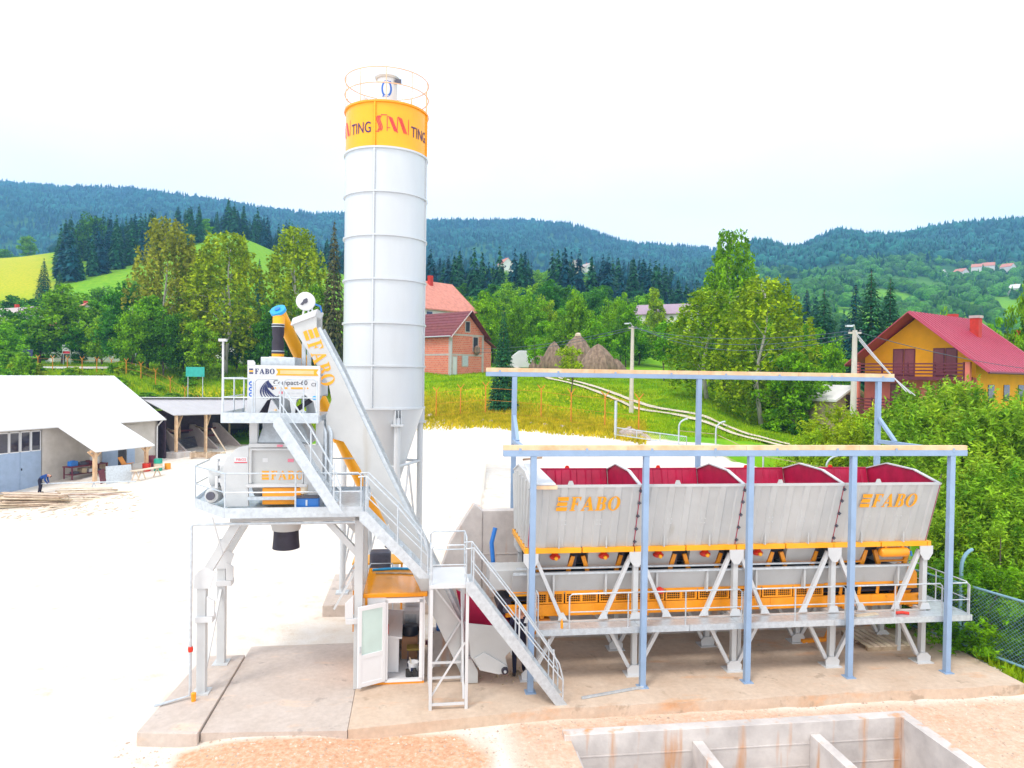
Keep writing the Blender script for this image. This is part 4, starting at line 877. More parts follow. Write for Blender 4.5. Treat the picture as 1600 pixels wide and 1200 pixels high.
for k in range(7): f = k/6; u = -2.2+f*3.4; z = 8.0-f*6.6; b = MB(); b.bar((u, 17.62, z), (u, 18.55, z), .08, .08); b.build('cross_tie', MT['grey'], sk)
b = MB(); b.plate([(-3.0, 8.78), (-2.42, 9.02), (-2.36, 9.2), (-2.95, 8.96)], 17.5, 18.66); b.build('head_frame', MT['white'], sk, bevel=.02)
b = MB(); b.lathe([(.19, -.05), (.225, -.04), (.225, .04), (.19, .05)], (-2.66, 17.6, 9.38), 24, 'y'); pu = b.build('sheave', MT['white'], sk, smooth=True)
b = MB(); b.lathe([(.055, -.08), (.055, .08)], (-2.66, 17.6, 9.38), 14, 'y'); b.build('hub', MT['dark'], pu); b = MB(); b.plate([(-2.78, 9.3), (-2.72, 9.28), (-2.6, 9.42), (-2.64, 9.46)], 17.53, 17.545); b.build('hub_bracket', MT['dark'], pu)
for du in (-.13, .02, .15): b = MB(); b.bar((-2.6+du, 17.6, 9.02), (-2.62+du*.5, 17.6, 9.28), .04, .03, (0, 1, 0)); b.build('bracket', MT['white'], pu)
b = MB(); b.tube([(-2.5, 17.9, 9.35), (-2.36, 17.95, 9.3), (-2.33, 17.95, 9.15)], .022, 6); b.build('hose', MT['bluep'], pu)
for u in (-2.85, -2.72): b = MB(); b.box(u, u+.09, 18.3, 18.42, 6.8, 8.8); b.build('mast', MT['galv'], sk)
# lettering runs down the slope
g, w = faboglyphs('EFABO', .07)
a0 = pv(485, 514, 17.54); a1 = pv(516, 602, 17.54); dv = Vector((a1.x-a0.x, 0, a1.z-a0.z)); s_ = dv.length/w; dv.normalize(); nv = Vector((-dv.z, 0, dv.x)); nv = nv if nv.x > 0 else -nv
base = a0-nv*.19
put_glyphs('lettering', g, lambda x, y: base+dv*(x*s_)+nv*(y*s_*1.12), MT['amberglyph'], sk)
# skip bucket waiting at the foot
bk = thing('skip_bucket', 'grey skip bucket with crimson inside at the hoist foot', 'bucket', (1.8, 17.2, .3))
prof = [(1.32, 1.58), (1.42, .75), (1.65, .42), (2.1, .3), (2.32, .32), (2.34, .45), (2.28, .72), (2.62, 1.08), (2.36, 1.44)]
b = MB(); b.plate(prof, 17.12, 17.15); b.build('side', MT['hopper'], bk, bevel=.01)
b = MB(); b.plate([(1.1, 2.12), (1.42, .75), (1.65, .42), (2.28, .72), (2.62, 1.08), (2.5, 1.46)], 18.05, 18.08); b.build('side', MT['red'], bk)
shell = [(2.37, 1.44), (2.6, 1.1), (2.28, .75), (1.7, .5), (1.44, .78), (1.12, 2.08)]
b = MB()
for (p, q) in zip(shell, shell[1:]): b.add([(p[0], 17.15, p[1]), (q[0], 17.15, q[1]), (q[0], 18.05, q[1]), (p[0], 18.05, p[1])], [(0, 1, 2, 3)])
b.build('shell', MT['red'], bk)
b = MB(); b.add([(1.66, 17.155, 1.9), (2.44, 17.155, 1.5), (2.6, 18.04, 1.5), (2.3, 18.04, 2.05), (1.6, 18.04, 1.95)], [(0, 1, 2), (0, 2, 3), (0, 3, 4)]) if False else None
b = MB(); b.plate([(1.5, .72), (1.75, .86), (2.3, .52), (2.32, .32), (2.1, .3), (1.65, .42)], 17.08, 17.12); b.build('arm_plate', MT['grey'], bk, bevel=.01)
b = MB(); b.lathe([(.03, -.06), (.085, -.05), (.085, .05), (.03, .06)], (2.26, 17.06, .4), 16, 'y'); wh = b.build('wheel', MT['rubber'], bk, smooth=True)
b = MB(); b.lathe([(.035, -.02), (.035, .02)], (2.26, 16.99, .4), 10, 'y'); b.build('hub', MT['galv'], wh)
b = MB(); b.plate([(1.36, .02), (1.62, .02), (1.62, .3), (1.46, .62), (1.3, .62)], 17.3, 17.5); b.build('foot', MT['hopper'], sk)

# ================================================================== screw conveyor from silo to mixer
sc = thing('screw_conveyor', 'amber screw conveyor tube rising from the silo to the mixer', 'conveyor', (-1.1, 23.6, 2.3))
Ptop = Vector((-3.42, 18.35, 9.15)); Pbot = Vector((-.95, 23.7, 2.35))
def lerp(a, b_, t): return a+(b_-a)*t
for i in range(4):
    p, q = lerp(Ptop, Pbot, i/4), lerp(Ptop, Pbot, (i+1)/4-.006); b = MB(); b.tube([p, q], .165, 18); sg_ = b.build('tube_section', MT['yellow'], sc, smooth=True)
    b = MB(); b.tube([lerp(Ptop, Pbot, (i+1)/4-.008), lerp(Ptop, Pbot, (i+1)/4+.001)], .21, 18); b.build('flange', MT['yellow'], sg_)
d = (Ptop-Pbot).normalized(); b = MB(); b.tube([Ptop+d*.02, Ptop+d*.1], .2, 18); b.build('end_cap', MT['cyan'], sc, smooth=True)
b = MB(); b.tube([Ptop+d*.1, Ptop+d*.13], .07, 10); b.build('cap_hub', MT['bluep'], sc)
b = MB(); b.tube([Ptop+Vector((0, -.02, -.05)), Ptop+Vector((.02, -.12, -.35))], .15, 16); b.build('outlet', MT['yellow'], sc, smooth=True)
b = MB(); o_ = Vector((-3.41, 18.2, 0)); b.lathe([(.13, 8.85), (.15, 8.83), (.145, 8.6), (.125, 8.5), (.15, 8.4), (.145, 8.2), (.16, 8.12), (.13, 8.1)], o_, 18); b.build('rubber_sleeve', MT['rubber'], sc, smooth=True)
for z in (8.78, 8.84, 8.17): b = MB(); b.lathe([(.158, z), (.158, z+.018)], o_, 18); b.build('hose_clamp', MT['galv'], sc)
b = MB(); b.lathe([(.15, 7.98), (.15, 8.12)], o_, 18); b.build('inlet', MT['yellow'], sc, smooth=True)
b = MB(); b.lathe([(.21, 8.02), (.21, 8.04)], o_, 18); b.build('inlet_flange', MT['white'], sc)
b = MB(); b.box(-1.2, -.7, 23.45, 23.95, 2.2, 2.55); b.build('inlet_box', MT['grey'], sc)
b = MB(); b.lathe([(.06, -.05), (.14, 0), (.14, .4), (.1, .48)], Pbot+Vector((.12, .3, -.55)), 14); b.build('motor', MT['dark'], sc, smooth=True)
b = MB(); q = lerp(Ptop, Pbot, .42); b.box(q.x-.09, q.x+.09, q.y-.25, q.y-.17, q.z+.02, q.z+.2); b.build('data_plate', MT['galv'], sc)

# ================================================================== cement silo
SU, SVV, SR = -1.08, 24.45, 1.36
si = thing('cement_silo', 'tall pale grey cement silo with amber top band and red lettering', 'silo', (SU, SVV, 0))
SC = Vector((SU, SVV, 0)); fz = [6.5, 7.9, 9.3, 10.72, 12.13, 13.53, 14.93, 16.4]
for i in range(7):
    top = i == 6
    b = MB(); b.lathe([(SR, fz[i]+.03), (SR, fz[i+1]-.03)], SC, 72, cap=False); b.build('shell_ring', MT['yellow' if top else 'silo'], si, smooth=True)
for i, z in enumerate(fz):
    b = MB(); b.lathe([(SR-.02, z-.035), (SR+.055, z-.03), (SR+.055, z+.03), (SR-.02, z+.035)], SC, 72, cap=False); b.build('flange', MT['orange' if i == 7 else 'silo'], si)
cam_p = Vector((0, 0, 0)); PH0 = math.atan2(-SVV, -SU)           # direction from the silo axis to the camera
def on_silo(ang, z, r): t = PH0+ang; return Vector((SU+r*math.cos(t), SVV+r*math.sin(t), z))
for a_ in (-.28, -.28+math.pi/2, -.28+math.pi, -.28-math.pi/2):
    for i in range(7):
        t = PH0+a_; c_, s2 = math.cos(t), math.sin(t)
        p = on_silo(a_, fz[i]+.035, SR+.02); q = on_silo(a_, fz[i+1]-.035, SR+.02); b = MB(); b.bar(p, q, .05, .06, (c_, s2, 0)); sm = b.build('seam', MT['yellow' if i == 6 else 'silo'], si)
        b = MB()
        for k in range(12):
            z = fz[i]+.1+k*.11
            for e in (-.024, .024): r_ = on_silo(a_+e, z, SR+.012); b.box(r_.x-.014, r_.x+.014, r_.y-.02, r_.y+.02, z-.014, z+.014)
        b.build('bolt_row', MT['orange'] if i == 6 else MT['galv'], sm)['kind'] = 'stuff'
b = MB(); b.lathe([(SR, 16.42), (SR*.5, 16.62), (.42, 16.7)], SC, 48, cap=True); b.build('roof', MT['yellow'], si, smooth=True)
b = MB(); b.lathe([(SR, 6.47), (.2, 2.72), (.2, 2.45)], SC, 48, cap=False); b.build('cone', MT['silo'], si, smooth=True)
# dust filter
FO = SC+Vector((0, 0, 0))
b = MB(); b.lathe([(.5, 16.62), (.42, 16.72), (.36, 16.74)], FO, 28); b.build('filter_base', MT['yellow'], si, smooth=True)
b = MB(); b.lathe([(.34, 16.72), (.34, 17.62), (.3, 17.66)], FO, 32); fl = b.build('dust_filter', MT['white'], si, smooth=True)
b = MB(); b.lathe([(.38, 17.6), (.42, 17.66), (.3, 17.76), (.1, 17.8)], FO, 32); b.build('filter_hood', MT['grey'], fl, smooth=True)
b = MB(); r_ = on_silo(.9, 17.5, .42); b.box(r_.x-.06, r_.x+.14, r_.y-.05, r_.y+.05, 17.42, 17.56); b.build('air_valve', MT['dark'], fl)
lo = [ell(0, .22, .185, .28, 28), ell(0, .22, .125, .215, 28)]
def cyl_map(a0, z0, r, s=1.0): return lambda x, y: on_silo(math.asin(max(-.99, min(.99, 0)))+a0+x*s/r, z0+y*s, r)
put_glyphs('emblem', [lo], cyl_map(-.06, 16.98, .346), MT['signblue'], fl)
put_glyphs('emblem', [[[(-.15, -.05), (-.10, -.06), (.16, .46), (.11, .49)]]], cyl_map(-.06, 16.98, .349), MT['signblue'], fl)
b = MB(); r_ = on_silo(-.75, 16.5, 1.1); b.lathe([(.14, 16.4), (.14, 16.62)], Vector((r_.x, r_.y, 0)), 14); b.build('relief_valve', MT['white'], si)
# crown rail
PALE = mat('pale_orange_rail', (.80, .48, .28), .5)
for z in (16.98, 17.48): b = MB(); b.tube([on_silo(2*math.pi*k/40, z, SR+.04) for k in range(40)], .018, 6, closed=True); b.build('guard_rail', PALE, si, smooth=True)
for k in range(10): a_ = -.02+2*math.pi*k/10; b = MB(); b.tube([on_silo(a_, 16.4, SR+.04), on_silo(a_, 17.48, SR+.04)], .015, 6); b.build('rail_post', PALE, si)
# lettering round the band, four times
def strip(pts, w): 
    out = []
    for (p, q) in zip(pts, pts[1:]):
        d_ = Vector((q[0]-p[0], q[1]-p[1])).normalized(); n_ = Vector((-d_.y, d_.x))*w/2
        out.append([[(p[0]-n_.x, p[1]-n_.y), (q[0]-n_.x, q[1]-n_.y), (q[0]+n_.x, q[1]+n_.y), (p[0]+n_.x, p[1]+n_.y)]])
    return out
san = []
for k in range(3):
    o1 = k*.058
    san += strip([(.10+o1, .42-.0*k), (.085+o1, .50), (.10+o1, .58), (.13+o1, .62)], .035) if False else []
    san += strip([(.16+o1, .60), (.10+o1, .52), (.11+o1, .42), (.19+o1, .22), (.20+o1, .12), (.15+o1, .03)], .036)
    san += strip([(.55+o1, .60-.02*k), (.79+o1, .0+.02*(2-k))], .036)
    san += strip([(.93+o1, .62-.02*k), (1.17+o1, .02+.0*k)], .036)
san += strip([(-.02, .0), (.2, .0)], .03)+strip([(.26, .635), (.5, .635)], .03)+strip([(.50, .02), (.50, .6)], .025)+strip([(.515, .16), (.62, .16)], .025)+strip([(.88, .05), (.905, .6)], .025)+strip([(1.36, .0), (1.36, .6)], .025)
for k in range(4):
    base_a = math.radians(-17)+k*math.pi/2
    put_glyphs('lettering', san, cyl_map(base_a, 15.42, SR+.012, .84), MT['crimson'], si)
    put_text('lettering', 'TING', (lambda ba: lambda x, y: on_silo(ba+x*.25/SR, 15.4+y*.36, SR+.012))(base_a+math.radians(52)), MT['purple'], si)
# legs
th = math.atan2(-62, 25)
for k in range(4):
    a_ = th+k*math.pi/2; x, y = SU+1.36*math.cos(a_), SVV+1.36*math.sin(a_)
    b = MB(); b.tube([(x, y, .35), (x, y, 6.2)], .105, 14); lg = b.build('leg', MT['silo'], si, smooth=True)
    for e in (-.1, 0, .1): b = MB(); tx, ty = -math.sin(a_), math.cos(a_); b.bar((x+tx*e, y+ty*e, 6.0), (x+tx*e, y+ty*e, 6.45), .22, .02, (tx, ty, 0)); b.build('bracket', MT['silo'], lg)
    b = MB(); b.box(x-.2, x+.2, y-.2, y+.2, 5.94, 6.0); b.build('bracket_plate', MT['silo'], lg)
    b = MB(); b.box(x-.2, x+.2, y-.2, y+.2, .3, .35); b.build('base_plate', MT['silo'], lg)
    a2 = a_+math.pi/2; x2, y2 = SU+1.36*math.cos(a2), SVV+1.36*math.sin(a2)
    b = MB(); b.tube([(x, y, 4.6), (x2, y2, 4.6)], .05, 8); b.build('tie', MT['silo'], si)
    mx_, my_ = (x+x2)/2, (y+y2)/2
    for (xa, ya) in ((x, y), (x2, y2)): b = MB(); b.tube([(xa, ya, 1.0), (mx_, my_, 4.55)], .035, 8); b.build('brace', MT['silo'], si)
b = MB(); b.slab([(SU-1.75, SVV-1.75), (SU+1.75, SVV-1.75), (SU+1.75, SVV+1.75), (SU-1.75, SVV+1.75)], -.4, .3); o = b.build('silo_footing', MT['pad'], bevel=.03, frame=PF, org=(SU, SVV, 0)); tag(o, 'square concrete footing under the cement silo', None, None, 'structure')
# orange trestle beside the silo
ot = thing('orange_trestle', 'small orange pipe trestle between silo and cabin', 'trestle', (-.9, 21.6, 0))
for (u, v) in ((-1.75, 21.3), (-.35, 21.3), (-1.75, 22.2), (-.35, 22.2)): b = MB(); b.tube([(u, v, -.05), (u, v, 1.95)], .025, 6); b.build('leg', MT['orange'], ot)
b = MB(); b.box(-1.8, -.3, 21.25, 22.25, 1.95, 2.0); b.build('top', MT['yellow'], ot)
b = MB(); b.tube([(-1.75, 21.3, 1.2), (-.35, 21.3, 1.2)], .02, 6); b.build('rail', MT['orange'], ot)
# ================================================================== control cabin
cb = thing('control_cabin', 'small amber roofed control cabin with white door standing open', 'cabin', (-.45, 17.5, 0))
C0, C1, CV0, CV1 = -1.16, .3, 17.5, 19.7
b = MB(); b.box(C0, C1, CV0, CV1, .0, .09); b.build('floor', MT['floorpvc'], cb)
b = MB(); b.box(C0, C1, CV0-.015, CV0-.001, .0, .05); b.build('sill', MT['orange'], cb)
b = MB(); b.box(C0-.05, C1+.06, CV0-.06, CV1+.05, 2.16, 2.27); b.build('roof', mat('glossy_amber', (.82, .30, .008), .12, 0, .08, 1.5, stain=((.5, .17, .01), 1.3, .62)), cb, bevel=.02)
b = MB(); b.box(C0, C0+.05, CV0, CV1, .09, 2.16); b.build('side_wall', MT['orange'], cb)
for (z0, z1) in ((.09, 1.05), (2.02, 2.16)): b = MB(); b.box(C1-.05, C1, CV0, CV1, z0, z1); b.build('side_wall', MT['pvc'], cb)
b = MB(); b.box(C1-.05, C1, CV0, 18.3, 1.05, 2.02); b.build('side_wall', MT['pvc'], cb)
for (u0, u1, z0, z1) in ((C0+.05, C1-.05, .09, 1.1), (C0+.05, C1-.05, 2.0, 2.16), (-.2, C1-.05, 1.1, 2.0), (C0+.05, -.95, 1.1, 2.0)):
    b = MB(); b.box(u0, u1, CV1-.05, CV1, z0, z1); b.build('rear_wall', MT['pvc'], cb)
b = MB(); b.box(C0+.05, C0+.62-.1, CV0, CV0+.05, .09, 2.16); b.build('front_wall', MT['pvc'], cb)
b = MB(); b.box(C0, C0+.06, CV0-.02, CV0-.001, .05, 2.16); b.build('corner_trim', MT['orange'], cb)
for (u0, u1, z0, z1) in ((-.66, -.6, .1, 2.1), (.17, .25, .1, 2.1), (-.66, .25, 2.02, 2.14), (-.66, .25, .05, .12)):
    b = MB(); b.box(u0, u1, CV0-.03, CV0+.06, z0, z1); b.build('door_frame', MT['pvc'], cb)
# open door leaf, swung out to the left
ha = math.radians(180+28); hx_, hy_ = -.66, CV0-.04; ux, uy = math.cos(ha), math.sin(ha); nx_, ny_ = -uy, ux; DW = .72
def leaf(a, z, t): return (hx_+ux*a+nx_*t, hy_+uy*a+ny_*t, z)
def lbox(b, a0, a1, z0, z1, t0, t1): return b.hexa([leaf(a0, z0, t0), leaf(a1, z0, t0), leaf(a1, z0, t1), leaf(a0, z0, t1), leaf(a0, z1, t0), leaf(a1, z1, t0), leaf(a1, z1, t1), leaf(a0, z1, t1)])
b = MB()
for q in ((0, .09, .1, 2.05), (DW-.09, DW, .1, 2.05), (.09, DW-.09, 1.95, 2.05), (.09, DW-.09, .78, .88), (.09, DW-.09, .1, .2)): lbox(b, *q, -.03, .03)
dl = b.build('door', MT['pvc'], cb, bevel=.005)
b = MB(); lbox(b, .09, DW-.09, .88, 1.95, -.008, .008); b.build('pane', MT['frost'], dl)
b = MB(); lbox(b, .09, DW-.09, .2, .78, -.018, .018); b.build('lower_panel', MT['pvc'], dl)
b = MB(); lbox(b, DW-.07, DW-.03, .95, 1.1, .03, .06); b.build('handle', MT['galv'], dl)
# cabin contents
dsk = thing('control_desk', 'white control desk inside the cabin', 'desk', (-.5, 18.3, .09))
b = MB(); b.box(-.72, -.34, 17.95, 19.2, .1, .95); b.build('cabinet', MT['pvc'], dsk)
b = MB(); b.hexa([(-.74, 17.9, .96), (-.26, 17.9, .96), (-.26, 19.2, .96), (-.74, 19.2, .96), (-.74, 17.9, 1.08), (-.26, 17.9, 1.0), (-.26, 19.2, 1.25), (-.74, 19.2, 1.3)]); b.build('console', MT['pvc'], dsk)
b = MB(); b.box(-.66, -.6, 17.96, 18.02, 1.07, 1.3); b.build('bottle', MT['redlamp'], dsk)
b = MB(); b.box(-.25, .22, 19.3, 19.62, .1, 1.2); pnl = b.build('switch_cabinet', MT['pvc'], dsk)
b = MB(); b.box(-.2, .1, 19.27, 19.299, .6, 1.1); b.build('cabinet_door', MT['galv'], dsk)
bx = thing('cardboard_box', 'brown cardboard box with a black bag on it inside the cabin', 'box', (-.1, 19, .1))
b = MB(); b.box(-.28, .14, 18.75, 19.15, .1, .68); b.build('carton', MT['card'], bx)
b = MB(); b.lathe([(.05, .69), (.22, .7), (.24, .82), (.2, .93), (.05, .97)], (-.06, 18.95, 0), 14); b.build('bag', MT['black'], bx, smooth=True)
ch = thing('chair', 'chair with olive seat inside the cabin', 'chair', (.05, 18.4, .1))
b = MB(); b.box(-.14, .2, 18.25, 18.58, .5, .56); b.build('seat', MT['olive'], ch, bevel=.015)
for u in (-.11, .17):
    for v in (18.28, 18.55): b = MB(); b.tube([(u, v, .09), (u, v, .5)], .012, 6); b.build('leg', MT['dark'], ch)
b = MB(); b.box(.17, .21, 18.25, 18.58, .6, .95); b.build('backrest', MT['oldwood'], ch, bevel=.01)
pb_ = thing('paint_bucket', 'white plastic paint bucket with a stick inside the cabin door', 'bucket', (.02, 17.85, .09))
b = MB(); b.lathe([(.1, .1), (.125, .36), (.14, .37), (.14, .39), (.12, .39), (.115, .33), (.01, .33)], (.03, 17.85, 0), 22, cap=False); b.build('tub', MT['pvc'], pb_, smooth=True)
b = MB(); b.box(-.03, .09, 17.723, 17.735, .2, .28); b.build('print', MT['navy'], pb_)
b = MB(); b.bar((0, 17.85, .25), (-.06, 17.85, .5), .02, .02); b.build('stick', MT['paleboard'], pb_)
for k, (u, v, r) in enumerate(((-.15, 17.62, .3), (.02, 17.66, -.2))):
    b = MB(); c_, s_ = math.cos(r), math.sin(r)
    pr = [(0, 0), (.28, 0), (.3, .05), (.2, .09), (.1, .12), (.08, .2), (0, .2)]
    b.prism(pr, lambda a, z: (u+a*c_-(-.05)*s_, v+a*s_-.05, .1+z), lambda a, z: (u+a*c_-.05*s_, v+a*s_+.05, .1+z)); o = b.build('work_boot', MT['boot'], frame=PF, org=(u, v, .1), bevel=.015)
    tag(o, 'black work boot on the cabin floor by the door', 'boot', 'work boots inside the cabin')
tp = thing('tarpaulin_roll', 'blue strip and black hose bundle lying on the cabin roof', 'tarpaulin', (-.5, 19.4, 2.27))
b = MB(); b.tube([(-1.1, 19.45, 2.3), (-.5, 19.5, 2.31), (.2, 19.45, 2.3)], .035, 8); b.build('roll', MT['cyan'], tp)
b = MB(); b.tube([(-1.0, 19.15, 2.29), (-.4, 19.1, 2.29), (.0, 19.0, 2.29)], .025, 8); b.build('plank', MT['oldwood'], tp)
jk = thing('generator', 'dark generator with tube frame behind the cabin roof', 'generator', (-1.0, 20.6, 0))
b = MB(); b.box(-1.25, -.65, 20.5, 21.0, 1.75, 2.5); b.build('housing', MT['dark'], jk, bevel=.08)
b = MB(); b.tube([(-1.3, 20.45, 0), (-1.3, 20.45, 2.0), (-1.2, 20.45, 2.2), (-.6, 20.45, 2.2), (-.55, 20.45, 0)], .02, 6); b.build('frame', MT['galv'], jk)
b = MB(); b.box(-1.3, -.55, 20.4, 21.1, 1.68, 1.74); b.build('shelf', MT['galv'], jk)
cn = thing('jerry_can', 'blue plastic can standing behind the landing tower', 'can', (.75, 18.6, 0))
b = MB(); b.box(.62, .85, 18.5, 18.7, .9, 1.25); b.build('body', MT['bluep'], cn, bevel=.03)
b = MB(); b.box(.5, 1.0, 18.4, 18.8, 0, .9); b.build('stand', MT['conc2'], cn)
b = MB(); b.box(.7, .78, 18.56, 18.62, 1.25, 1.32); b.build('cap', MT['black'], cn)
b = MB(); b.bar((.35, 19.2, .35), (1.5, 19.2, .35), .1, .1); b.bar((.45, 19.2, .0), (.45, 19.2, .3), .08, .08); b.bar((1.4, 19.2, .0), (1.4, 19.2, .3), .08, .08); o = b.build('low_rail', MT['maroon'], frame=PF, org=(.4, 19.2, 0)); tag(o, 'low maroon steel bar behind the landing tower', 'rail')
# odds and ends on the slab
pal = thing('pallet', 'wooden pallet lying under the last bin', 'pallet', (12.9, 18.7, 0))
for k in range(7): b = MB(); b.box(12.75+k*.2, 12.75+k*.2+.15, 18.2, 19.5, .12, .145); b.build('slat', MT['paleboard'], pal)
for v in (18.22, 18.8, 19.38): b = MB(); b.box(12.75, 14.1, v, v+.1, .0, .118); b.build('bearer', MT['oldwood'], pal)
tr_ = MB(); tr_.bar((11.2, 19.0, .06), (12.2, 19.1, .06), .12, .1); tr_.plate([(11.95, .1), (12.2, .1), (12.25, .55), (12.12, .5)], 19.0, 19.1); o = tr_.build('pallet_truck', MT['orange'], frame=PF, org=(11.2, 19, 0)); tag(o, 'orange steel fork lying under the bins', 'fork')
for (u, v, a) in ((11.9, 17.1, .15), (11.3, 17.2, -.1)):
    b = MB(); b.bar((u-.35, v-.05, 1.455), (u+.35, v+.06, 1.455), .12, .035); o = b.build('plank', MT['paleboard'], frame=PF, org=(u, v, 1.44)); tag(o, 'short pale plank left on the bin walkway', 'plank', 'planks on the walkway')
    break
b = MB(); b.tube([(12.75, 17.1, 1.48), (12.95, 17.12, 1.48), (13.1, 17.05, 1.47)], .04, 8); o = b.build('glove', MT['redlamp'], frame=PF, org=(12.8, 17.1, 1.44)); tag(o, 'red glove left on the bin walkway', 'glove')
b = MB(); b.lathe([(.03, 0), (.035, .02), (.035, .16), (.015, .2), (.015, .23)], (3.65, 16.95, 1.436), 10); o = b.build('spray_can', MT['orange'], frame=PF, org=(3.65, 16.95, 1.436), smooth=True); tag(o, 'orange spray can on the walkway beside the stairs', 'can')
for (px_, py_, lab) in ((1482, 990, 'concrete manhole ring beside the wire fence, half under the walkway'), (1530, 1003, 'concrete manhole ring beside the fence, clear of the walkway')):
    p = pz(px_, py_, .1); b = MB(); b.lathe([(.3, -.2), (.3, .12), (.55, .12), (.58, .08), (.58, -.2)], (p.x, p.y, 0), 28, cap=False); o = b.build('manhole_ring', MT['conc2'], frame=PF, org=(p.x, p.y, 0), smooth=True); tag(o, lab, 'manhole')
    q = MB(); q.lathe([(.01, -.15), (.3, -.15)], (p.x, p.y, 0), 20, cap=False); q.build('dark_shaft', MT['black'], o)
# spilled gravel near the skip
gr = MB()
for k in range(150):
    a_ = random.uniform(0, 6.28); r_ = abs(random.gauss(0, .32)); x, y = 2.75+r_*1.2*math.cos(a_), 17.7+r_*.9*math.sin(a_); s_ = random.uniform(.015, .05)
    gr.add([(x+s_, y, 0), (x-s_*.6, y+s_, 0), (x-s_*.6, y-s_, 0), (x, y, s_*1.1)], [(0, 1, 3), (1, 2, 3), (2, 0, 3)])
o = gr.build('spilled_gravel', MT['oldwood'], frame=PF, org=(2.75, 17.7, 0)); tag(o, 'brown gravel spilled beside the skip bucket', None, None, 'stuff')

# ================================================================== people
def human(name, label, joints, edges, mats, frame, org, radii):
    names = list(joints); me = bpy.data.meshes.new(name); me.from_pydata([joints[n] for n in names], [(names.index(a), names.index(b_)) for a, b_ in edges], [])
    ob = bpy.data.objects.new(name, me); COL.objects.link(ob); md = ob.modifiers.new('skin', 'SKIN'); md.use_smooth_shade = True
    for i, n in enumerate(names):
        r = radii[n]; me.skin_vertices[0].data[i].radius = r if isinstance(r, tuple) else (r, r)
        me.skin_vertices[0].data[i].use_root = (n == 'pelvis')
    s2 = ob.modifiers.new('sub', 'SUBSURF'); s2.levels = 2; s2.render_levels = 2
    bpy.context.view_layer.update(); dg = bpy.context.evaluated_depsgraph_get(); ev = bpy.data.meshes.new_from_object(ob.evaluated_get(dg))
    bpy.data.objects.remove(ob); o = link(name, ev); ev.materials.clear()
    ml = list(dict.fromkeys(mats.values()))
    for m_ in ml: ev.materials.append(MT[m_])
    P = np.array([joints[n] for n in names])
    for p in ev.polygons:
        c = np.array(p.center); k = names[int(((P-c)**2).sum(1).argmin())]; p.material_index = ml.index(mats[k]); p.use_smooth = True
    o.location = frame.w(org); o.rotation_euler = (0, 0, frame.a); tag(o, label, 'person'); return o
J_edges = [('pelvis', 'waist'), ('waist', 'chest'), ('chest', 'neck'), ('neck', 'head'), ('head', 'crown')]
for s in ('l', 'r'): J_edges += [('chest', 'sh'+s), ('sh'+s, 'el'+s), ('el'+s, 'wr'+s), ('wr'+s, 'ha'+s), ('pelvis', 'hip'+s), ('hip'+s, 'kn'+s), ('kn'+s, 'an'+s), ('an'+s, 'toe'+s)]
RAD = dict(pelvis=(.16, .13), waist=(.15, .12), chest=(.18, .13), neck=.065, head=(.085, .1), crown=(.07, .08))
for s in ('l', 'r'): RAD.update({'sh'+s: .075, 'el'+s: .055, 'wr'+s: .04, 'ha'+s: .045, 'hip'+s: .095, 'kn'+s: .07, 'an'+s: .05, 'toe'+s: .045})
def cloth(top, bot, foot):
    d = dict(pelvis=bot, waist=top, chest=top, neck='skin', head='skin', crown='hair')
    for s in ('l', 'r'): d.update({'sh'+s: top, 'el'+s: top, 'wr'+s: top, 'ha'+s: 'skin', 'hip'+s: bot, 'kn'+s: bot, 'an'+s: bot, 'toe'+s: foot})
    return d
# standing behind the bucket: trousers and boots show under the bucket's edge
st = dict(pelvis=(0, 0, .95), waist=(0, .0, 1.12), chest=(0, .0, 1.36), neck=(0, 0, 1.54), head=(0, -.03, 1.64), crown=(0, -.02, 1.75))
for s, k in (('l', 1), ('r', -1)): st.update({'sh'+s: (.2*k, 0, 1.44), 'el'+s: (.26*k, -.04, 1.16), 'wr'+s: (.24*k, -.2, .98), 'ha'+s: (.22*k, -.27, .95), 'hip'+s: (.1*k, 0, .88), 'kn'+s: (.12*k, -.04*k, .5), 'an'+s: (.13*k, .08*k, .09), 'toe'+s: (.16*k, -.14+.08*k, .05)})
human('person', 'person in dark work clothes standing behind the skip bucket', st, J_edges, cloth('cloth_dark', 'cloth_dark', 'boot'), PF, (2.72, 17.75, 0), RAD)
# bent over a steel tube in front of the workshop door
BFR = Frame(math.atan2(-.939, -.344), (-29.6, 60, 0))
bw = gp(62, 776, -1.0)
be = dict(pelvis=(0, .02, .92), waist=(.14, 0, 1.04), chest=(.34, -.02, 1.16), neck=(.48, -.02, 1.16), head=(.58, -.02, 1.1), crown=(.66, -.02, 1.04))
for s, k in (('l', 1), ('r', -1)): be.update({'sh'+s: (.36, .19*k, 1.16), 'el'+s: (.36, .24*k, .88), 'wr'+s: (.46, .14*k, .68), 'ha'+s: (.5, .1*k, .64), 'hip'+s: (0, .1*k, .86), 'kn'+s: (.05, .13*k, .48), 'an'+s: (-.02, .15*k, .08), 'toe'+s: (.17, .17*k, .05)})
WF = Frame(math.radians(12)); o = human('person', 'person in blue overalls bent over a steel tube by the workshop', be, J_edges, cloth('cloth_blue', 'cloth_dark', 'boot'), WORLD, (bw.x, bw.y, zt1(bw.x, bw.y)), RAD)
o.rotation_euler = (0, 0, math.radians(15)); o.scale = (1.06, 1.06, 1.06)
zb = zt1(bw.x, bw.y)
lt_ = thing('steel_tube', 'long pale steel tube on trestles held by the bent worker', 'tube', (bw.x+.3, bw.y, zb+.6), WORLD)
b = MB(); b.tube([(bw.x+.05, bw.y+.05, zb+.66), (bw.x+5.6, bw.y+1.6, zb+.66)], .045, 8); b.build('tube', MT['galv'], lt_)
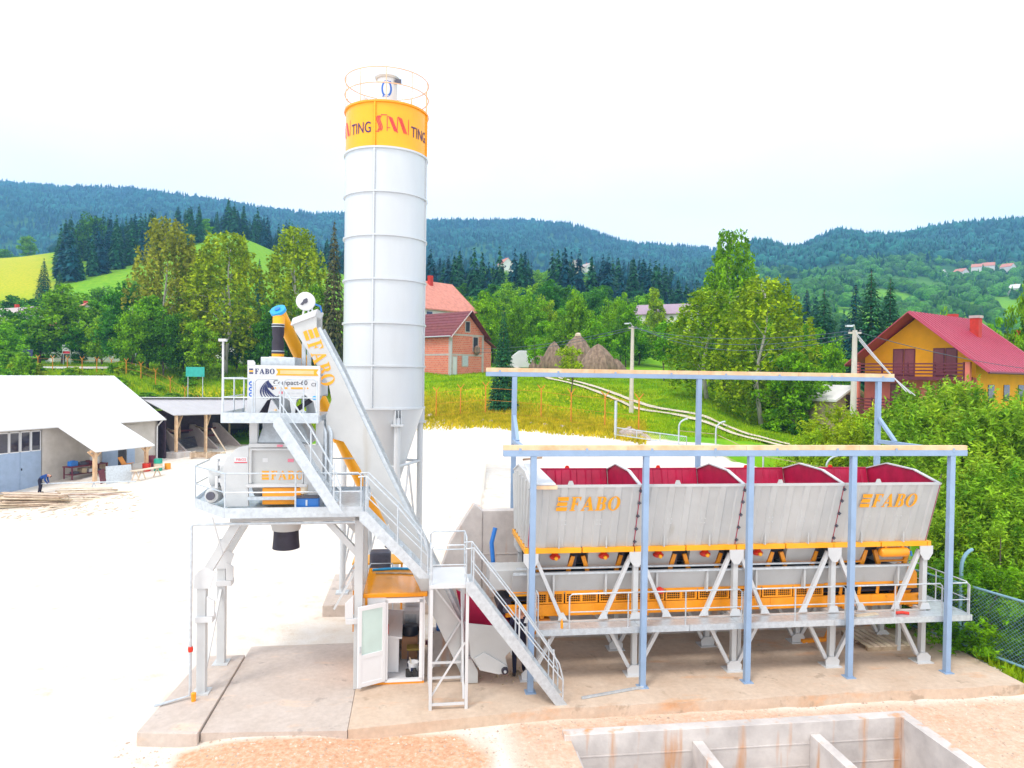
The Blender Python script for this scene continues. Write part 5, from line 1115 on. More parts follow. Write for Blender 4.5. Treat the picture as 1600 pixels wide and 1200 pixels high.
for f in (.55, .92):
    x, y = bw.x+.05+5.55*f, bw.y+.05+1.55*f
    for e in (-.2, .2): b = MB(); b.bar((x+e, y+e, zb), (x, y, zb+.62), .05, .05); b.build('trestle_leg', MT['galv'], lt_)

# ================================================================== workshop on the left
wsd = thing('workshop', 'long low workshop with white sheet roof and open canopy', 'building', (12, -.4, -1.2), BFR)
WN = -.45; T0, T1 = .3, 30.0; ZE, ZR = 3.4, 6.95; RN = -5.8
def wpart(name, b, m_, par=wsd, **k): return b.build(name, MT[m_], par, **k)
b = MB(); b.box(T0, 10.4, WN-.25, WN, -1.6, ZE-.05); wl = wpart('wall', b, 'plaster'); b = MB(); b.box(13.5, T1, WN-.25, WN, -1.6, ZE-.05); wpart('wall', b, 'plaster')
b = MB(); b.box(10.4, 13.5, WN-.25, WN, 3.2, ZE-.05); wpart('wall', b, 'plaster')
b = MB(); b.plateU([(WN, -1.6), (WN, ZE), (RN, ZR-.15), (-11.2, ZE), (-11.2, -1.6)], T0, T0+.25); wpart('gable_wall', b, 'plaster')
b = MB(); b.plateU([(WN, -1.6), (WN, ZE), (RN, ZR-.15), (-11.2, ZE), (-11.2, -1.6)], T1-.25, T1); wpart('gable_wall', b, 'plaster')
b = MB(); b.box(T0, T1, -11.2, -10.95, -1.6, ZE); wpart('wall', b, 'plaster')
for s, n0 in ((1, .1), (-1, -11.7)):
    b = MB(); b.hexa([(0, n0, ZE), (T1+.3, n0, ZE), (T1+.3, RN, ZR), (0, RN, ZR), (0, n0, ZE+.07), (T1+.3, n0, ZE+.07), (T1+.3, RN, ZR+.07), (0, RN, ZR+.07)]); rf_ = wpart('roof', b, 'roofwhite')
    if s == 1:
        for k in range(42): t = .35+k*.72; b = MB(); b.bar((t, n0+.02, ZE+.085), (t, RN+.02, ZR+.085), .05, .03); wpart('roof_rib', b, 'roofwhite', rf_)
b = MB(); b.tube([(0, .16, ZE-.02), (T1, .16, ZE-.02)], .07, 8); wpart('gutter', b, 'roofwhite')
b = MB(); b.tube([(.35, .14, ZE-.08), (.42, -.1, ZE-.35), (.45, WN+.12, ZE-.6), (.45, WN+.12, -.3)], .06, 8); wpart('downpipe', b, 'roofwhite')
# big blue double door with glazed top
for k in range(2):
    a = 10.45+k*1.52; b = MB(); b.box(a, a+1.5, WN-.12, WN-.04, -1.05, 1.72); d = wpart('door', b, 'doorblue', bevel=.01)
    for q in range(2):
        a2 = a+.03+q*.75; b = MB(); b.box(a2+.05, a2+.64, WN-.09, WN-.07, 1.78, 3.1); wpart('pane', b, 'glass', d)
        for (x0, x1, z0, z1) in ((a2, a2+.05, 1.74, 3.15), (a2+.64, a2+.71, 1.74, 3.15), (a2+.05, a2+.64, 3.1, 3.18), (a2+.05, a2+.64, 1.72, 1.78)): b = MB(); b.box(x0, x1, WN-.11, WN-.04, z0, z1); wpart('pane_frame', b, 'pvc', d)
b = MB(); b.box(11.85, 11.9, WN-.04, WN+.02, .45, .6); wpart('handle', b, 'black', d)
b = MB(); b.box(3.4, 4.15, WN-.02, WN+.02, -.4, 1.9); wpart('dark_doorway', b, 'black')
for (a, c, z0, z1) in ((4.2, 5.6, -.4, 1.9), (2.6, 3.35, -.4, 1.9), (2.2, 4.2, 2.0, 3.1)): b = MB(); b.box(a, c, WN-.01, WN+.05, z0, z1); wpart('side_door', b, 'doorblue' if z0 < 0 else 'plaster')
# canopy
b = MB(); b.hexa([(4.65, -.05, 3.46), (9.75, -.05, 3.46), (9.75, 3.95, 1.72), (4.65, 3.95, 1.72), (4.65, -.05, 3.55), (9.75, -.05, 3.55), (9.75, 3.95, 1.8), (4.65, 3.95, 1.8)]); cp = wpart('canopy_roof', b, 'roofwhite')
for t in (4.95, 9.35):
    zg = zt1(*BFR.w((t, 3.4, 0))[:2]); b = MB(); b.bar((t, 3.4, zg-.1), (t, 3.4, 1.9), .22, .22); p = wpart('canopy_post', b, 'wood')
    for e in (-.55, .55): b = MB(); b.bar((t+e, 3.4, 1.75), (t, 3.4, 1.25), .1, .1); wpart('knee_brace', b, 'wood', p)
b = MB(); b.box(4.7, 9.7, 3.3, 3.5, 1.68, 1.84); wpart('canopy_beam', b, 'wood', cp)

# open pole shed beyond it
SF = Frame(math.atan2(.939, .344), (-29.3, 61, 0))
sh = thing('pole_shed', 'open timber pole shed with white fascia behind the workshop', 'shed', (4, 0, 0), SF)
def spart(name, b, m_, par=sh, **k): return b.build(name, MT[m_], par, **k)
MT['shedwall'] = mat('shade_dark_boarding', (.045, .025, .04), .8, 0, .3, 3, .1, 12)  # boarding coloured dark to paint in the shade inside the shed
def sloped(s0, s1, d0, z0, d1, z1, t, fall=.3):
    b = MB(); k = lambda s: -fall*(s-s0)/10.0
    return b.hexa([(s0, d0, z0), (s1, d0, z0+k(s1)), (s1, d1, z1+k(s1)), (s0, d1, z1), (s0, d0, z0+t), (s1, d0, z0+t+k(s1)), (s1, d1, z1+t+k(s1)), (s0, d1, z1+t)])
for q in range(8): spart('roof_sheet', sloped(-.7+q*2.3, -.7+q*2.3+2.29, -.7, 3.7-.069*q, 3.0, 5.05-.069*q, .07), 'shedroof')
spart('rear_roof', sloped(-.7, 17.7, 3.02, 5.05, 6.6, 3.9, .07), 'roofwhite')
b = MB(); b.bar((-.8, 3.0, 5.17), (17.7, 3.0, 4.62), .9, .06); spart('ridge_cap', b, 'roofwhite')
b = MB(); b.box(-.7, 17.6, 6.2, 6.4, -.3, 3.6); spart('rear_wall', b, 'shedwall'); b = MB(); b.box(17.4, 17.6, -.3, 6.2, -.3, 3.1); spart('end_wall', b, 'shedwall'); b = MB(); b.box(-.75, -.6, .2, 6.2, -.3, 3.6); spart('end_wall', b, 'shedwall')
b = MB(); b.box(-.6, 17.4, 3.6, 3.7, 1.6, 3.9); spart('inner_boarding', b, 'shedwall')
for s in (0, 3.4, 9.8, 13):
    b = MB(); b.bar((s, -.3, -.2), (s, -.3, 3.7), .2, .2); p = spart('post', b, 'wood')
    b = MB(); b.bar((s+1.3, .4, 3.55), (s+.1, -.2, 2.3), .14, .14); spart('knee_brace', b, 'wood', p)
    b = MB(); b.bar((s, 2.8, .0), (s, 2.8, 3.9), .16, .16); spart('inner_post', b, 'oldwood', p)
    b = MB(); b.bar((s, -.2, 2.25), (s+2.0, 2.8, 2.25), .12, .14); spart('tie', b, 'oldwood', p)
for s in (1.7, 5.4, 8.4): b = MB(); b.plateU([(.2, -.3), (.2, .3), (3.0, 2.4), (6.1, 2.4), (6.1, -.3)], s, s+.18); spart('divider_wall', b, 'mortar')
for z in (1.2, 1.9): b = MB(); b.bar((-.5, 3.2, z), (9, 3.2, z), .08, .12); spart('rack_rail', b, 'maroon')
for k in range(9):
    z = .3+.12*k; b = MB(); b.bar((.4, 2.2+.05*k, z), (5.2, 2.4+.05*k, z+.02), .16, .06); o = b.build('stored_bar', MT['dark'], frame=SF, org=(.4, 2.2, 0)); tag(o, 'dark steel bar stored in the pole shed', 'bar', 'steel bars stored in the pole shed')
b = MB(); b.box(9.0, 10.2, -.5, -.4, 1.2, 3.45); spart('panel', b, 'pvc')
b = MB(); b.bar((3.9, -.5, 2.3), (4.9, -1.3, .1), .2, .12); o = b.build('leaning_post', MT['paleboard'], frame=SF, org=(4.9, -1.3, 0)); tag(o, 'pale timber leaning against the shed post', 'timber')
b = MB(); b.box(-.5, 1.1, -.9, .5, -.2, .5); o = b.build('concrete_block', MT['conc2'], frame=SF, org=(.3, -.2, 0), bevel=.03); tag(o, 'low concrete block under the shed post', 'block')
# cement mixer
cmx = gp(262, 706, .1); cm = thing('cement_mixer', 'small tilting cement mixer in front of the pole shed', 'cement mixer', (cmx.x, cmx.y, zt1(cmx.x, cmx.y)), WORLD); x, y, z = cmx.x, cmx.y, zt1(cmx.x, cmx.y)
b = MB(); b.lathe([(.2, -.5), (.45, -.2), (.48, .15), (.3, .5), (.26, .52)], (x, y, z+1.15), 18, 'x', cap=False); b.build('drum', MT['paleboard'], cm, smooth=True)
for e in (-.45, .45): b = MB(); b.bar((x+e*1.3, y-.3, z), (x+e*.6, y, z+1.1), .06, .06); b.build('frame_leg', MT['white'], cm); b = MB(); b.bar((x+e*1.3, y+.3, z), (x+e*.6, y, z+1.1), .06, .06); b.build('frame_leg', MT['white'], cm)
# drums
for (px_, py_, m_, hh, lab) in ((247, 733, 'greend', .92, 'green oil drum with a pale band beside the workshop corner'), (229, 733, 'redlamp', .6, 'short red drum beside the workshop corner'), (236, 728, 'maroond', .95, 'maroon oil drum behind the red and green ones'), (262, 731, 'orange', .45, 'small orange can standing apart from the drums')):
    p = gp(px_, py_, 0); z = zt1(p.x, p.y); r_ = .3 if hh > .5 else .22
    t_ = thing('oil_drum' if hh > .5 else 'metal_can', lab, 'drum' if hh > .5 else 'can', (p.x, p.y, z), WORLD)
    pr = [(r_*.96, 0), (r_, .02), (r_, hh*.32), (r_*1.04, hh*.34), (r_, hh*.36), (r_, hh*.64), (r_*1.04, hh*.66), (r_, hh*.68), (r_, hh*.98), (r_*.97, hh), (r_*.9, hh-.02)]
    b = MB(); b.lathe(pr, (p.x, p.y, z), 24); b.build('shell', MT[m_], t_, smooth=True)
    b = MB(); b.lathe([(.04, hh-.02), (.04, hh+.01)], (p.x+.12, p.y, z), 8); b.build('bung', MT['dark'], t_)
    if m_ == 'greend': b = MB(); b.lathe([(r_+.004, hh*.38), (r_+.004, hh*.62)], (p.x, p.y, z), 24, cap=False); b.build('band', MT['paleboard'], t_, smooth=True)
# workbench along the wall and things on it
wb = thing('workbench', 'cluttered steel workbench against the workshop wall', 'workbench', (8.3, 1.0, -.8), BFR); zg = zt1(*BFR.w((8.2, 1.0, 0))[:2])
b = MB(); b.box(6.6, 9.6, .5, 1.4, zg+.85, zg+.92); b.build('top', MT['maroon'], wb)
for t in (6.7, 9.5):
    for n_ in (.55, 1.35): b = MB(); b.bar((t, n_, zg), (t, n_, zg+.85), .07, .07); b.build('leg', MT['maroon'], wb)
b = MB(); b.box(6.7, 9.5, .6, 1.3, zg+.3, zg+.34); b.build('shelf', MT['maroon'], wb)
for (t, n_, w, h, m_, nm, lab) in ((9.1, .9, .55, .35, 'bluep', 'tool_case', 'blue case on the workbench'), (8.3, .9, .7, .22, 'dark', 'machine', 'dark machine on the workbench'), (7.4, 1.0, .5, .5, 'white', 'storage_box', 'white box on the workbench end'), (7.9, .9, .5, .25, 'maroon', 'vice', 'dark red vice on the workbench')):
    b = MB(); b.box(t-w/2, t+w/2, n_-.2, n_+.2, zg+.921, zg+.92+h); b.box(t-w/4, t+w/4, n_-.1, n_+.1, zg+.92+h, zg+.97+h); o = b.build(nm, MT[m_], frame=BFR, org=(t, n_, zg+.92), bevel=.02); tag(o, lab, nm.replace('_', ' '))
for k in range(4):
    t = 7.0+k*.6; b = MB(); b.box(t, t+.4, .7, 1.2, zg+.341, zg+.5+.1*(k % 3)); o = b.build('parts_crate', MT[['dark', 'white', 'oldwood', 'dark'][k]], frame=BFR, org=(t, .7, zg+.34), bevel=.02); tag(o, ['dark parts crate', 'white parts crate', 'brown wooden parts crate', 'black parts crate at the end'][k]+' on the workbench shelf', 'crate')
b = MB(); b.box(5.6, 7.2, .1, .2, zg, zg+.75); o = b.build('sheet_stack', MT['oldwood'], frame=BFR, org=(5.6, .1, zg)); tag(o, 'brown sheets leaning on the workshop wall under the canopy', 'sheets')
# steel plates standing by the canopy post
for (px0, px1, py0, py1, m_, lab) in ((166, 206, 758, 730, 'galv', 'large grey steel plate propped up beyond the canopy post'), (157, 165, 757, 736, 'redlamp', 'dark red board behind the grey steel plate')):
    a = gp(px0, py0, -.4); c = gp(px1, py0-6, -.3); hgt = (py0-py1)*a.y/1100
    b = MB(); d_ = (c-a).normalized(); n_ = Vector((d_.y, -d_.x, 0)); up = Vector((-n_.x*.15, -n_.y*.15, 1))*hgt
    za = min(zt1(a.x, a.y), zt1(c.x, c.y)); a.z = c.z = za
    b.hexa([a, c, c+n_*.05, a+n_*.05, a+up, c+up, c+up+n_*.05, a+up+n_*.05]); o = b.build('steel_plate', MT[m_ if m_ == 'galv' else 'maroond'], org=tuple(a), frame=WORLD); tag(o, lab, 'plate')
# light bench
pb2 = gp(208, 752, -.2); pe = gp(252, 742, -.1); lb = thing('timber_bench', 'long pale timber bench in front of the drums', 'bench', (pb2.x, pb2.y, zt1(pb2.x, pb2.y)), WORLD); z = zt1(pb2.x, pb2.y)
b = MB(); b.bar((pb2.x, pb2.y, z+.75), (pe.x, pe.y, z+.75), .5, .06); b.build('top', MT['paleboard'], lb)
for f in (.08, .3, .85):
    q = lerp(pb2, pe, f)
    for e in (-.2, .2): b = MB(); b.bar((q.x+e, q.y+e, z), (q.x, q.y, z+.74), .07, .07); b.build('leg', MT['paleboard'], lb)
ca_ = gp(195, 730, 0); dkc = thing('deck_chair', 'orange wooden armless chair under the canopy', 'chair', (ca_.x, ca_.y, zt1(ca_.x, ca_.y)), WORLD); z = zt1(ca_.x, ca_.y)
b = MB(); b.bar((ca_.x-.4, ca_.y, z+.95), (ca_.x-.05, ca_.y, z+.4), .6, .05); b.build('backrest', MT['orange'], dkc)
b = MB(); b.bar((ca_.x-.1, ca_.y, z+.4), (ca_.x+.55, ca_.y, z+.5), .6, .05); b.build('seat', MT['orange'], dkc)
for e in (0, .45): b = MB(); b.bar((ca_.x+e, ca_.y, z), (ca_.x+e, ca_.y, z+.42), .06, .4); b.build('leg', MT['oldwood'], dkc)
# pallet trough in front of the shed
pq = gp(322, 716, .1); z = zt1(pq.x, pq.y); tq = thing('timber_trough', 'long low timber crate in front of the pole shed', 'crate', (pq.x, pq.y, z), WORLD)
for e in (0, .8): b = MB(); b.box(pq.x-1.4, pq.x+1.3, pq.y+e, pq.y+e+.06, z+.1, z+.5); b.build('side_board', MT['oldwood'], tq)
for e in (-1.35, 0, 1.2): b = MB(); b.box(pq.x+e, pq.x+e+.1, pq.y-.06, pq.y+.92, z, z+.56); b.build('batten', MT['paleboard'], tq)
# plank stacks, every plank a thing
def plank(px_, py_, L, ang, zoff, w=.22, t=.05, lab='', grp='', m_='paleboard', tilt=0.0):
    p = gp(px_, py_, -.8); z = zt1(p.x, p.y)+zoff; b = MB(); c_, s_ = math.cos(ang), math.sin(ang)
    b.bar((p.x-c_*L/2, p.y-s_*L/2, z+t/2-tilt), (p.x+c_*L/2, p.y+s_*L/2, z+t/2+tilt), w, t); o = b.build('plank', MT[m_], org=(p.x, p.y, z), frame=WORLD); tag(o, lab, 'plank', grp)
for lay in range(9):
    for k in range(3):
        plank(48+random.uniform(-4, 4)+lay*.5, 791-k*3+random.uniform(-1, 1), random.uniform(3.2, 4.6), math.radians(random.uniform(-4, 9)), lay*.075, .28, .06, 'weathered plank in the big stack in front of the blue door', 'planks in the big stack', random.choice(['paleboard', 'oldwood', 'paleboard']))
for k in range(6): plank(140+random.uniform(-8, 10), 787-k*2.2, random.uniform(3, 4.4), math.radians(random.uniform(5, 16)), .02+k*.045, .24, .05, 'plank in the small low heap beside the big stack', 'planks in the small heap', random.choice(['paleboard', 'oldwood']))
for k in range(5): plank(95+k*9, 797-k*2, random.uniform(1.5, 2.5), math.radians(20+random.uniform(-10, 30)), .02, .2, .04, 'loose plank on the ground between the two timber heaps', 'loose planks on the ground')
for lay in range(7): plank(3, 762, 2.6, math.radians(3+random.uniform(-5, 5)), .2+lay*.13, .4, .12, 'thick board in the tall stack at the workshop wall', 'boards in the tall stack', random.choice(['paleboard', 'oldwood']))

# splinters and offcuts round the timber heaps
wsx = MB()
for k in range(140):
    p = gp(random.uniform(-10, 215), random.uniform(782, 812), -.8); z = zt1(p.x, p.y); a_ = random.uniform(0, 6.28); L_ = random.uniform(.1, .55)
    wsx.bar((p.x, p.y, z+.03), (p.x+math.cos(a_)*L_, p.y+math.sin(a_)*L_, z+.04), .05, .03)
o = wsx.build('timber_offcuts', MT['paleboard']); tag(o, 'splinters and offcuts scattered round the timber heaps', None, None, 'stuff')
# ================================================================== brick barn, houses
def brick_mat(name, c1, c2, mort, sc=1.0):
    m = bpy.data.materials.new(name); m.use_nodes = True; N = m.node_tree.nodes; L = m.node_tree.links; bs = N['Principled BSDF']; bs.inputs['Roughness'].default_value = .9
    tc = N.new('ShaderNodeTexCoord'); sx = N.new('ShaderNodeSeparateXYZ'); ad = N.new('ShaderNodeMath'); cx = N.new('ShaderNodeCombineXYZ'); br = N.new('ShaderNodeTexBrick')
    L.new(tc.outputs['Object'], sx.inputs[0]); L.new(sx.outputs[0], ad.inputs[0]); L.new(sx.outputs[1], ad.inputs[1]); L.new(ad.outputs[0], cx.inputs[0]); L.new(sx.outputs[2], cx.inputs[1])
    L.new(cx.outputs[0], br.inputs['Vector']); br.inputs['Scale'].default_value = sc; br.inputs['Brick Width'].default_value = .30; br.inputs['Row Height'].default_value = .22; br.inputs['Mortar Size'].default_value = .02
    br.inputs['Color1'].default_value = (*c1, 1); br.inputs['Color2'].default_value = (*c2, 1); br.inputs['Mortar'].default_value = (*mort, 1); L.new(br.outputs['Color'], bs.inputs['Base Color']); return m
MT['brickwall'] = brick_mat('brick_wall', (.62, .12, .06), (.72, .20, .11), (.55, .36, .30))
BN = Frame(math.radians(45), (-7.32, 83, 0))
bz = zt1(-7.32, 83)
ba = thing('brick_barn', 'unplastered red brick barn with brown tiled roof', 'barn', (2.6, 3, bz-.3), BN)
def bpart(name, b, m_, par=ba, **k): return b.build(name, MT[m_], par, **k)
GW, GZ0, GE, GA, GL_ = 5.3, bz-.8, 12.35, 15.1, 9.0
b = MB(); b.plate([(0, GZ0), (GW, GZ0), (GW, GE), (GW/2, GA-.25), (0, GE)], 0, .25); gw = bpart('gable_wall', b, 'brickwall')
b = MB(); b.box(0, .25, .25, GL_, GZ0, GE); bpart('side_wall', b, 'brickwall'); b = MB(); b.box(GW-.25, GW, .25, GL_, GZ0, GE); bpart('side_wall', b, 'brickwall'); b = MB(); b.box(.25, GW-.25, GL_-.25, GL_, GZ0, GE); bpart('rear_wall', b, 'brickwall')
for u in (-.03, GW-.3): b = MB(); b.box(u, u+.33, -.03, .3, GZ0, GE); bpart('corner_column', b, 'mortar')
for z in (GE-.2, (GZ0+GE)/2+.3): b = MB(); b.box(.3, GW-.3, -.025, .0, z, z+.22); bpart('band', b, 'mortar'); b = MB(); b.box(-.025, .0, .3, GL_, z, z+.22); bpart('band', b, 'mortar')
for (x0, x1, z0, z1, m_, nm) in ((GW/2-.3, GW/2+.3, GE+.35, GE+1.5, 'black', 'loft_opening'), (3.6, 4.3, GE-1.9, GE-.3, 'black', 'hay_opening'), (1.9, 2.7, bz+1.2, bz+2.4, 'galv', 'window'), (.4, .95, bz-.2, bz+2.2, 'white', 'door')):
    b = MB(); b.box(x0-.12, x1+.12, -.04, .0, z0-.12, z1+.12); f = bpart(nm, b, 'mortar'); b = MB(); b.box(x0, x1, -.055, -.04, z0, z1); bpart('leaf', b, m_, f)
b = MB(); b.lathe([(.1, -.6), (.4, -.2), (.35, .4), (.1, .6)], (3.95, -.3, GE-1.9), 10); bpart('hay_tuft', b, 'hay')
ov = .55
for s in (-1, 1):
    for k in range(9):
        f0, f1 = k/9, (k+1.08)/9; x0 = GW/2+s*(GW/2+ov)*(1-f0); x1 = GW/2+s*(GW/2+ov)*(1-f1)
        ze = GE-ov*(GA-GE)/(GW/2); z0 = ze+(GA-ze)*f0+.07; z1 = ze+(GA-ze)*min(f1, 1)
        if f1 > 1: x1 = GW/2
        b = MB(); b.hexa([(x0, -.7, z0), (x1, -.7, z1), (x1, GL_+.5, z1), (x0, GL_+.5, z0), (x0, -.7, z0+.07), (x1, -.7, z1+.07), (x1, GL_+.5, z1+.07), (x0, GL_+.5, z0+.07)]); bpart('tile_row', b, 'tileroof')
    b = MB(); b.bar((GW/2+s*(GW/2+ov), -.72, GE-ov*(GA-GE)/(GW/2)+.05), (GW/2, -.72, GA+.05), .05, .22, (0, 1, 0)); bpart('barge_board', b, 'mortar' if s < 0 else 'maroon')
b = MB(); b.hexa([(GW+.02, -.4, GE-.4), (GW+1.8, -.4, GE-1.5), (GW+1.8, GL_, GE-1.5), (GW+.02, GL_, GE-.4), (GW+.02, -.4, GE-.3), (GW+1.8, -.4, GE-1.4), (GW+1.8, GL_, GE-1.4), (GW+.02, GL_, GE-.3)]); bpart('lean_to_roof', b, 'tileroof')
b = MB(); b.plate([(GW, GZ0), (GW+1.3, GZ0), (GW+1.3, GE-1.3), (GW, GE-.5)], .02, .2); bpart('lean_to_wall', b, 'brickwall')
b = MB(); b.tube([(-ov, -.6, GE-.35), (-ov, GL_, GE-.35)], .07, 6); bpart('gutter', b, 'galv'); b = MB(); b.tube([(-ov, -.5, GE-.4), (-.06, -.2, GE-.9), (-.06, -.2, bz)], .05, 6); bpart('downpipe', b, 'galv')

def house(name, label, px, Y, w, d, h, rh, ang, wm, rm, zoff=0.0, win=2, cat='house', ov=.4, group=None, py=None):
    X = (px-800)/F_PX*Y; z = zt1(X, Y)+zoff
    if py is not None: z = dp(px, py, Y).z
    fr = Frame(math.radians(ang), (X, Y, 0)); t = thing(name, label, cat, (0, 0, z), fr, group)
    b = MB(); b.plate([(-w/2, z-1.5), (w/2, z-1.5), (w/2, z+h), (0, z+h+rh-.1), (-w/2, z+h)], -d/2, -d/2+.2); wl = b.build('wall', MT[wm], t)
    b = MB(); b.box(-w/2, w/2, -d/2+.2, d/2, z-1.5, z+h); b.build('wall', MT[wm], t)
    for s in (-1, 1):
        e = ov*rh/(w/2); b = MB(); b.hexa([(s*(w/2+ov), -d/2-ov, z+h-e), (0, -d/2-ov, z+h+rh), (0, d/2+ov, z+h+rh), (s*(w/2+ov), d/2+ov, z+h-e), (s*(w/2+ov), -d/2-ov, z+h-e+.18), (0, -d/2-ov, z+h+rh+.18), (0, d/2+ov, z+h+rh+.18), (s*(w/2+ov), d/2+ov, z+h-e+.18)]); b.build('roof', MT[rm], t)
    for k in range(win):
        x = -w/2+(k+.5)*w/win; b = MB(); b.box(x-.5, x+.5, -d/2-.05, -d/2-.004, z+h*.45, z+h*.45+1.2); b.build('window', MT['glass'], t)
        y = -d/2+(k+.5)*d/win; b = MB(); b.box(w/2+.004, w/2+.05, y-.5, y+.5, z+h*.45, z+h*.45+1.2); b.build('window', MT['glass'], t)
    if cat != 'shed': MB().box(.4, 1.0, 1, 1.6, z+h+rh*.5, z+h+rh+.9).build('chimney', MT['redbrick'], t)
    return t
house('house', 'big salmon tiled house behind the brick barn', 655, 104, 11, 12, 3.2, 4.4, -42, 'housewhite', 'salmon', py=520)
house('house', 'low house with dull mauve roof behind the orchard', 1035, 150, 9, 14, 2.6, 2.2, 62, 'housewhite', 'mauve', py=512)
house('house', 'white chalet with red balcony above the spruce wood', 787, 505, 8, 9, 5, 4, 25, 'housewhite', 'salmon', py=424)
house('house', 'grey gabled house above the spruce wood', 896, 505, 8, 9, 4.5, 4, -20, 'mortar', 'mortar', py=426)
house('house', 'small white house beside the grey gabled one', 914, 510, 6, 8, 3, 2.5, 30, 'housewhite', 'mortar', py=424)
house('house', 'white house with salmon roof among trees behind the workshop', 128, 128, 10, 11, 5, 4.2, 40, 'housewhite', 'salmon', py=556)
house('house', 'grey roofed house half hidden by trees on the left', 25, 135, 12, 12, 4.5, 2.6, 60, 'housewhite', 'mortar', py=540)
house('house', 'tiny white house low on the grassy hill', 97, 300, 8, 9, 3, 3, 40, 'housewhite', 'mortar', py=452)
house('house', 'dark roofed house behind the birches', 395, 125, 9, 10, 3.0, 2.4, 50, 'housewhite', 'maroon', py=556)
for k, (px, py, rm, lab) in enumerate(((1465, 433, 'housewhite', 'white roofed house at the left of the hill village'), (1497, 432, 'salmon', 'salmon roofed house in the hill village beside the white one'), (1522, 426, 'salmon', 'large pink house in the hill village'), (1540, 421, 'salmon', 'upper pink house in the hill village'), (1518, 440, 'housewhite', 'small white house below the pink village houses'), (1585, 462, 'housewhite', 'white house alone on the far hillside'), (1322, 475, 'salmon', 'red roofed cottage above the spruce tops'), (1570, 424, 'salmon', 'salmon roofed house at the right end of the hill village'), (1470, 472, 'housewhite', 'white shed in the valley beyond the yellow house'))):
    house('house', lab, px, 820 if py < 445 else 620, 9+2*(k % 3), 10+2*(k % 2), 4+k % 3, 4, random.uniform(20, 60), 'housewhite', rm, py=py)
house('house', 'white walled house beyond the ochre one', 1612, 66, 9, 9, 6, 3, 35, 'housewhite', 'magenta', py=680)

# ochre house with crimson roof
HF = Frame(math.radians(-54.5), (29.9, 52, 0)); hz0 = 2.5
ho = thing('ochre_house', 'three storey ochre house with crimson sheet roof and balconies', 'house', (0, 0, hz0), HF)
def hpart(name, b, m_, par=ho, **k): return b.build(name, MT[m_], par, **k)
HW, HE, HA, HD = 3.9, 9.35, 12.55, 9.5
b = MB(); b.plate([(-HW, 7.9), (HW, 7.9), (HW, HE), (0, HA-.2), (-HW, HE)], 0, .25); hpart('gable_wall', b, 'ochre')
b = MB(); b.box(-HW, HW, .0, .25, 5.2, 7.9); hpart('wall', b, 'pinkp'); b = MB(); b.box(-HW, HW, 0, .25, hz0-1.5, 5.2); hpart('wall', b, 'ochre')
for x in (-HW, HW-.25): b = MB(); b.box(x, x+.25, .25, HD, hz0-1.5, HE); hpart('side_wall', b, 'ochre')
b = MB(); b.box(-HW, HW, HD, HD+.2, hz0-1.5, HE); hpart('rear_wall', b, 'ochre')
for s, over in ((-1, .75), (1, 1.35)):
    e = (HA-HE)/HW; x1 = s*(HW+over); z1 = HA-e*(HW+over)
    b = MB(); b.hexa([(x1, -1.5, z1), (0, -1.5, HA), (0, HD+.8, HA), (x1, HD+.8, z1), (x1, -1.5, z1+.12), (0, -1.5, HA+.12), (0, HD+.8, HA+.12), (x1, HD+.8, z1+.12)]); r_ = hpart('roof', b, 'magenta')
    b = MB(); b.bar((x1, -1.53, z1+.02), (0, -1.53, HA+.02), .06, .3, (0, 1, 0)); hpart('barge_board', b, 'magenta', r_)
    for k in range(22): y = -1.3+k*.52; b = MB(); b.bar((x1*.999, y, z1+.14), (s*.02, y, HA+.14), .05, .04); hpart('roof_rib', b, 'magenta', r_)
    b = MB(); b.tube([(x1, -1.5, z1-.02), (x1, HD+.8, z1-.02)], .08, 6); hpart('gutter', b, 'maroon', r_)
for (x, y) in ((1.8, 5.2),): b = MB(); zc = HA-x*(HA-HE)/HW; b.box(x-.3, x+.3, y-.3, y+.3, zc-.2, zc+1.35); c = hpart('chimney', b, 'redbrick'); b = MB(); b.box(x-.36, x+.36, y-.36, y+.36, zc+1.351, zc+1.55); hpart('chimney_cap', b, 'mortar', c)
b = MB(); b.box(-1.2, -.6, 7.5, 8.1, HA-.8, HA+.5); hpart('chimney', b, 'redbrick')
def balcony(z, x0, x1, posts=True):
    b = MB(); b.box(x0, x1, -1.4, -.0, z-.28, z-.02); bl = hpart('balcony', b, 'maroon')
    for k in range(4): b = MB(); b.box(x0, x1, -1.42, -1.37, z+.12+k*.24, z+.22+k*.24); hpart('balcony_board', b, 'maroon', bl)
    for k in range(5): x = x0+.05+(x1-x0-.1)*k/4; b = MB(); b.box(x-.05, x+.05, -1.365, -1.28, z-.02, z+1.0); hpart('baluster', b, 'maroon', bl)
balcony(7.95, -HW+.1, HW-.2); balcony(5.3, -HW+.1, .8)
for x in (-HW-.05, HW-.15): b = MB(); b.box(x, x+.3, -1.4, -1.1, hz0-1, HE-.4); hpart('column', b, 'pinkp')
for (x0, z0, h) in ((-1.75, 7.95, 2.05), (1.1, 7.95, 2.05), (-1.9, 5.3, 2.1), (1.5, 5.3, 2.1)):
    for k in range(2): b = MB(); b.box(x0+k*.82, x0+k*.82+.78, -.05, -.003, z0, z0+h); d = hpart('shutter_door', b, 'maroon'); b = MB(); b.box(x0+k*.82+.08, x0+k*.82+.7, -.065, -.05, z0+.1, z0+h-.1); hpart('shutter', b, 'shutter', d)
b = MB(); b.box(-.6, .6, -.04, -.003, 3.2, 4.6); hpart('window', b, 'glass')
for k in range(3): y = 2+k*2.7; b = MB(); b.box(HW+.003, HW+.05, y, y+1, 6.2, 7.4); hpart('window', b, 'glass')
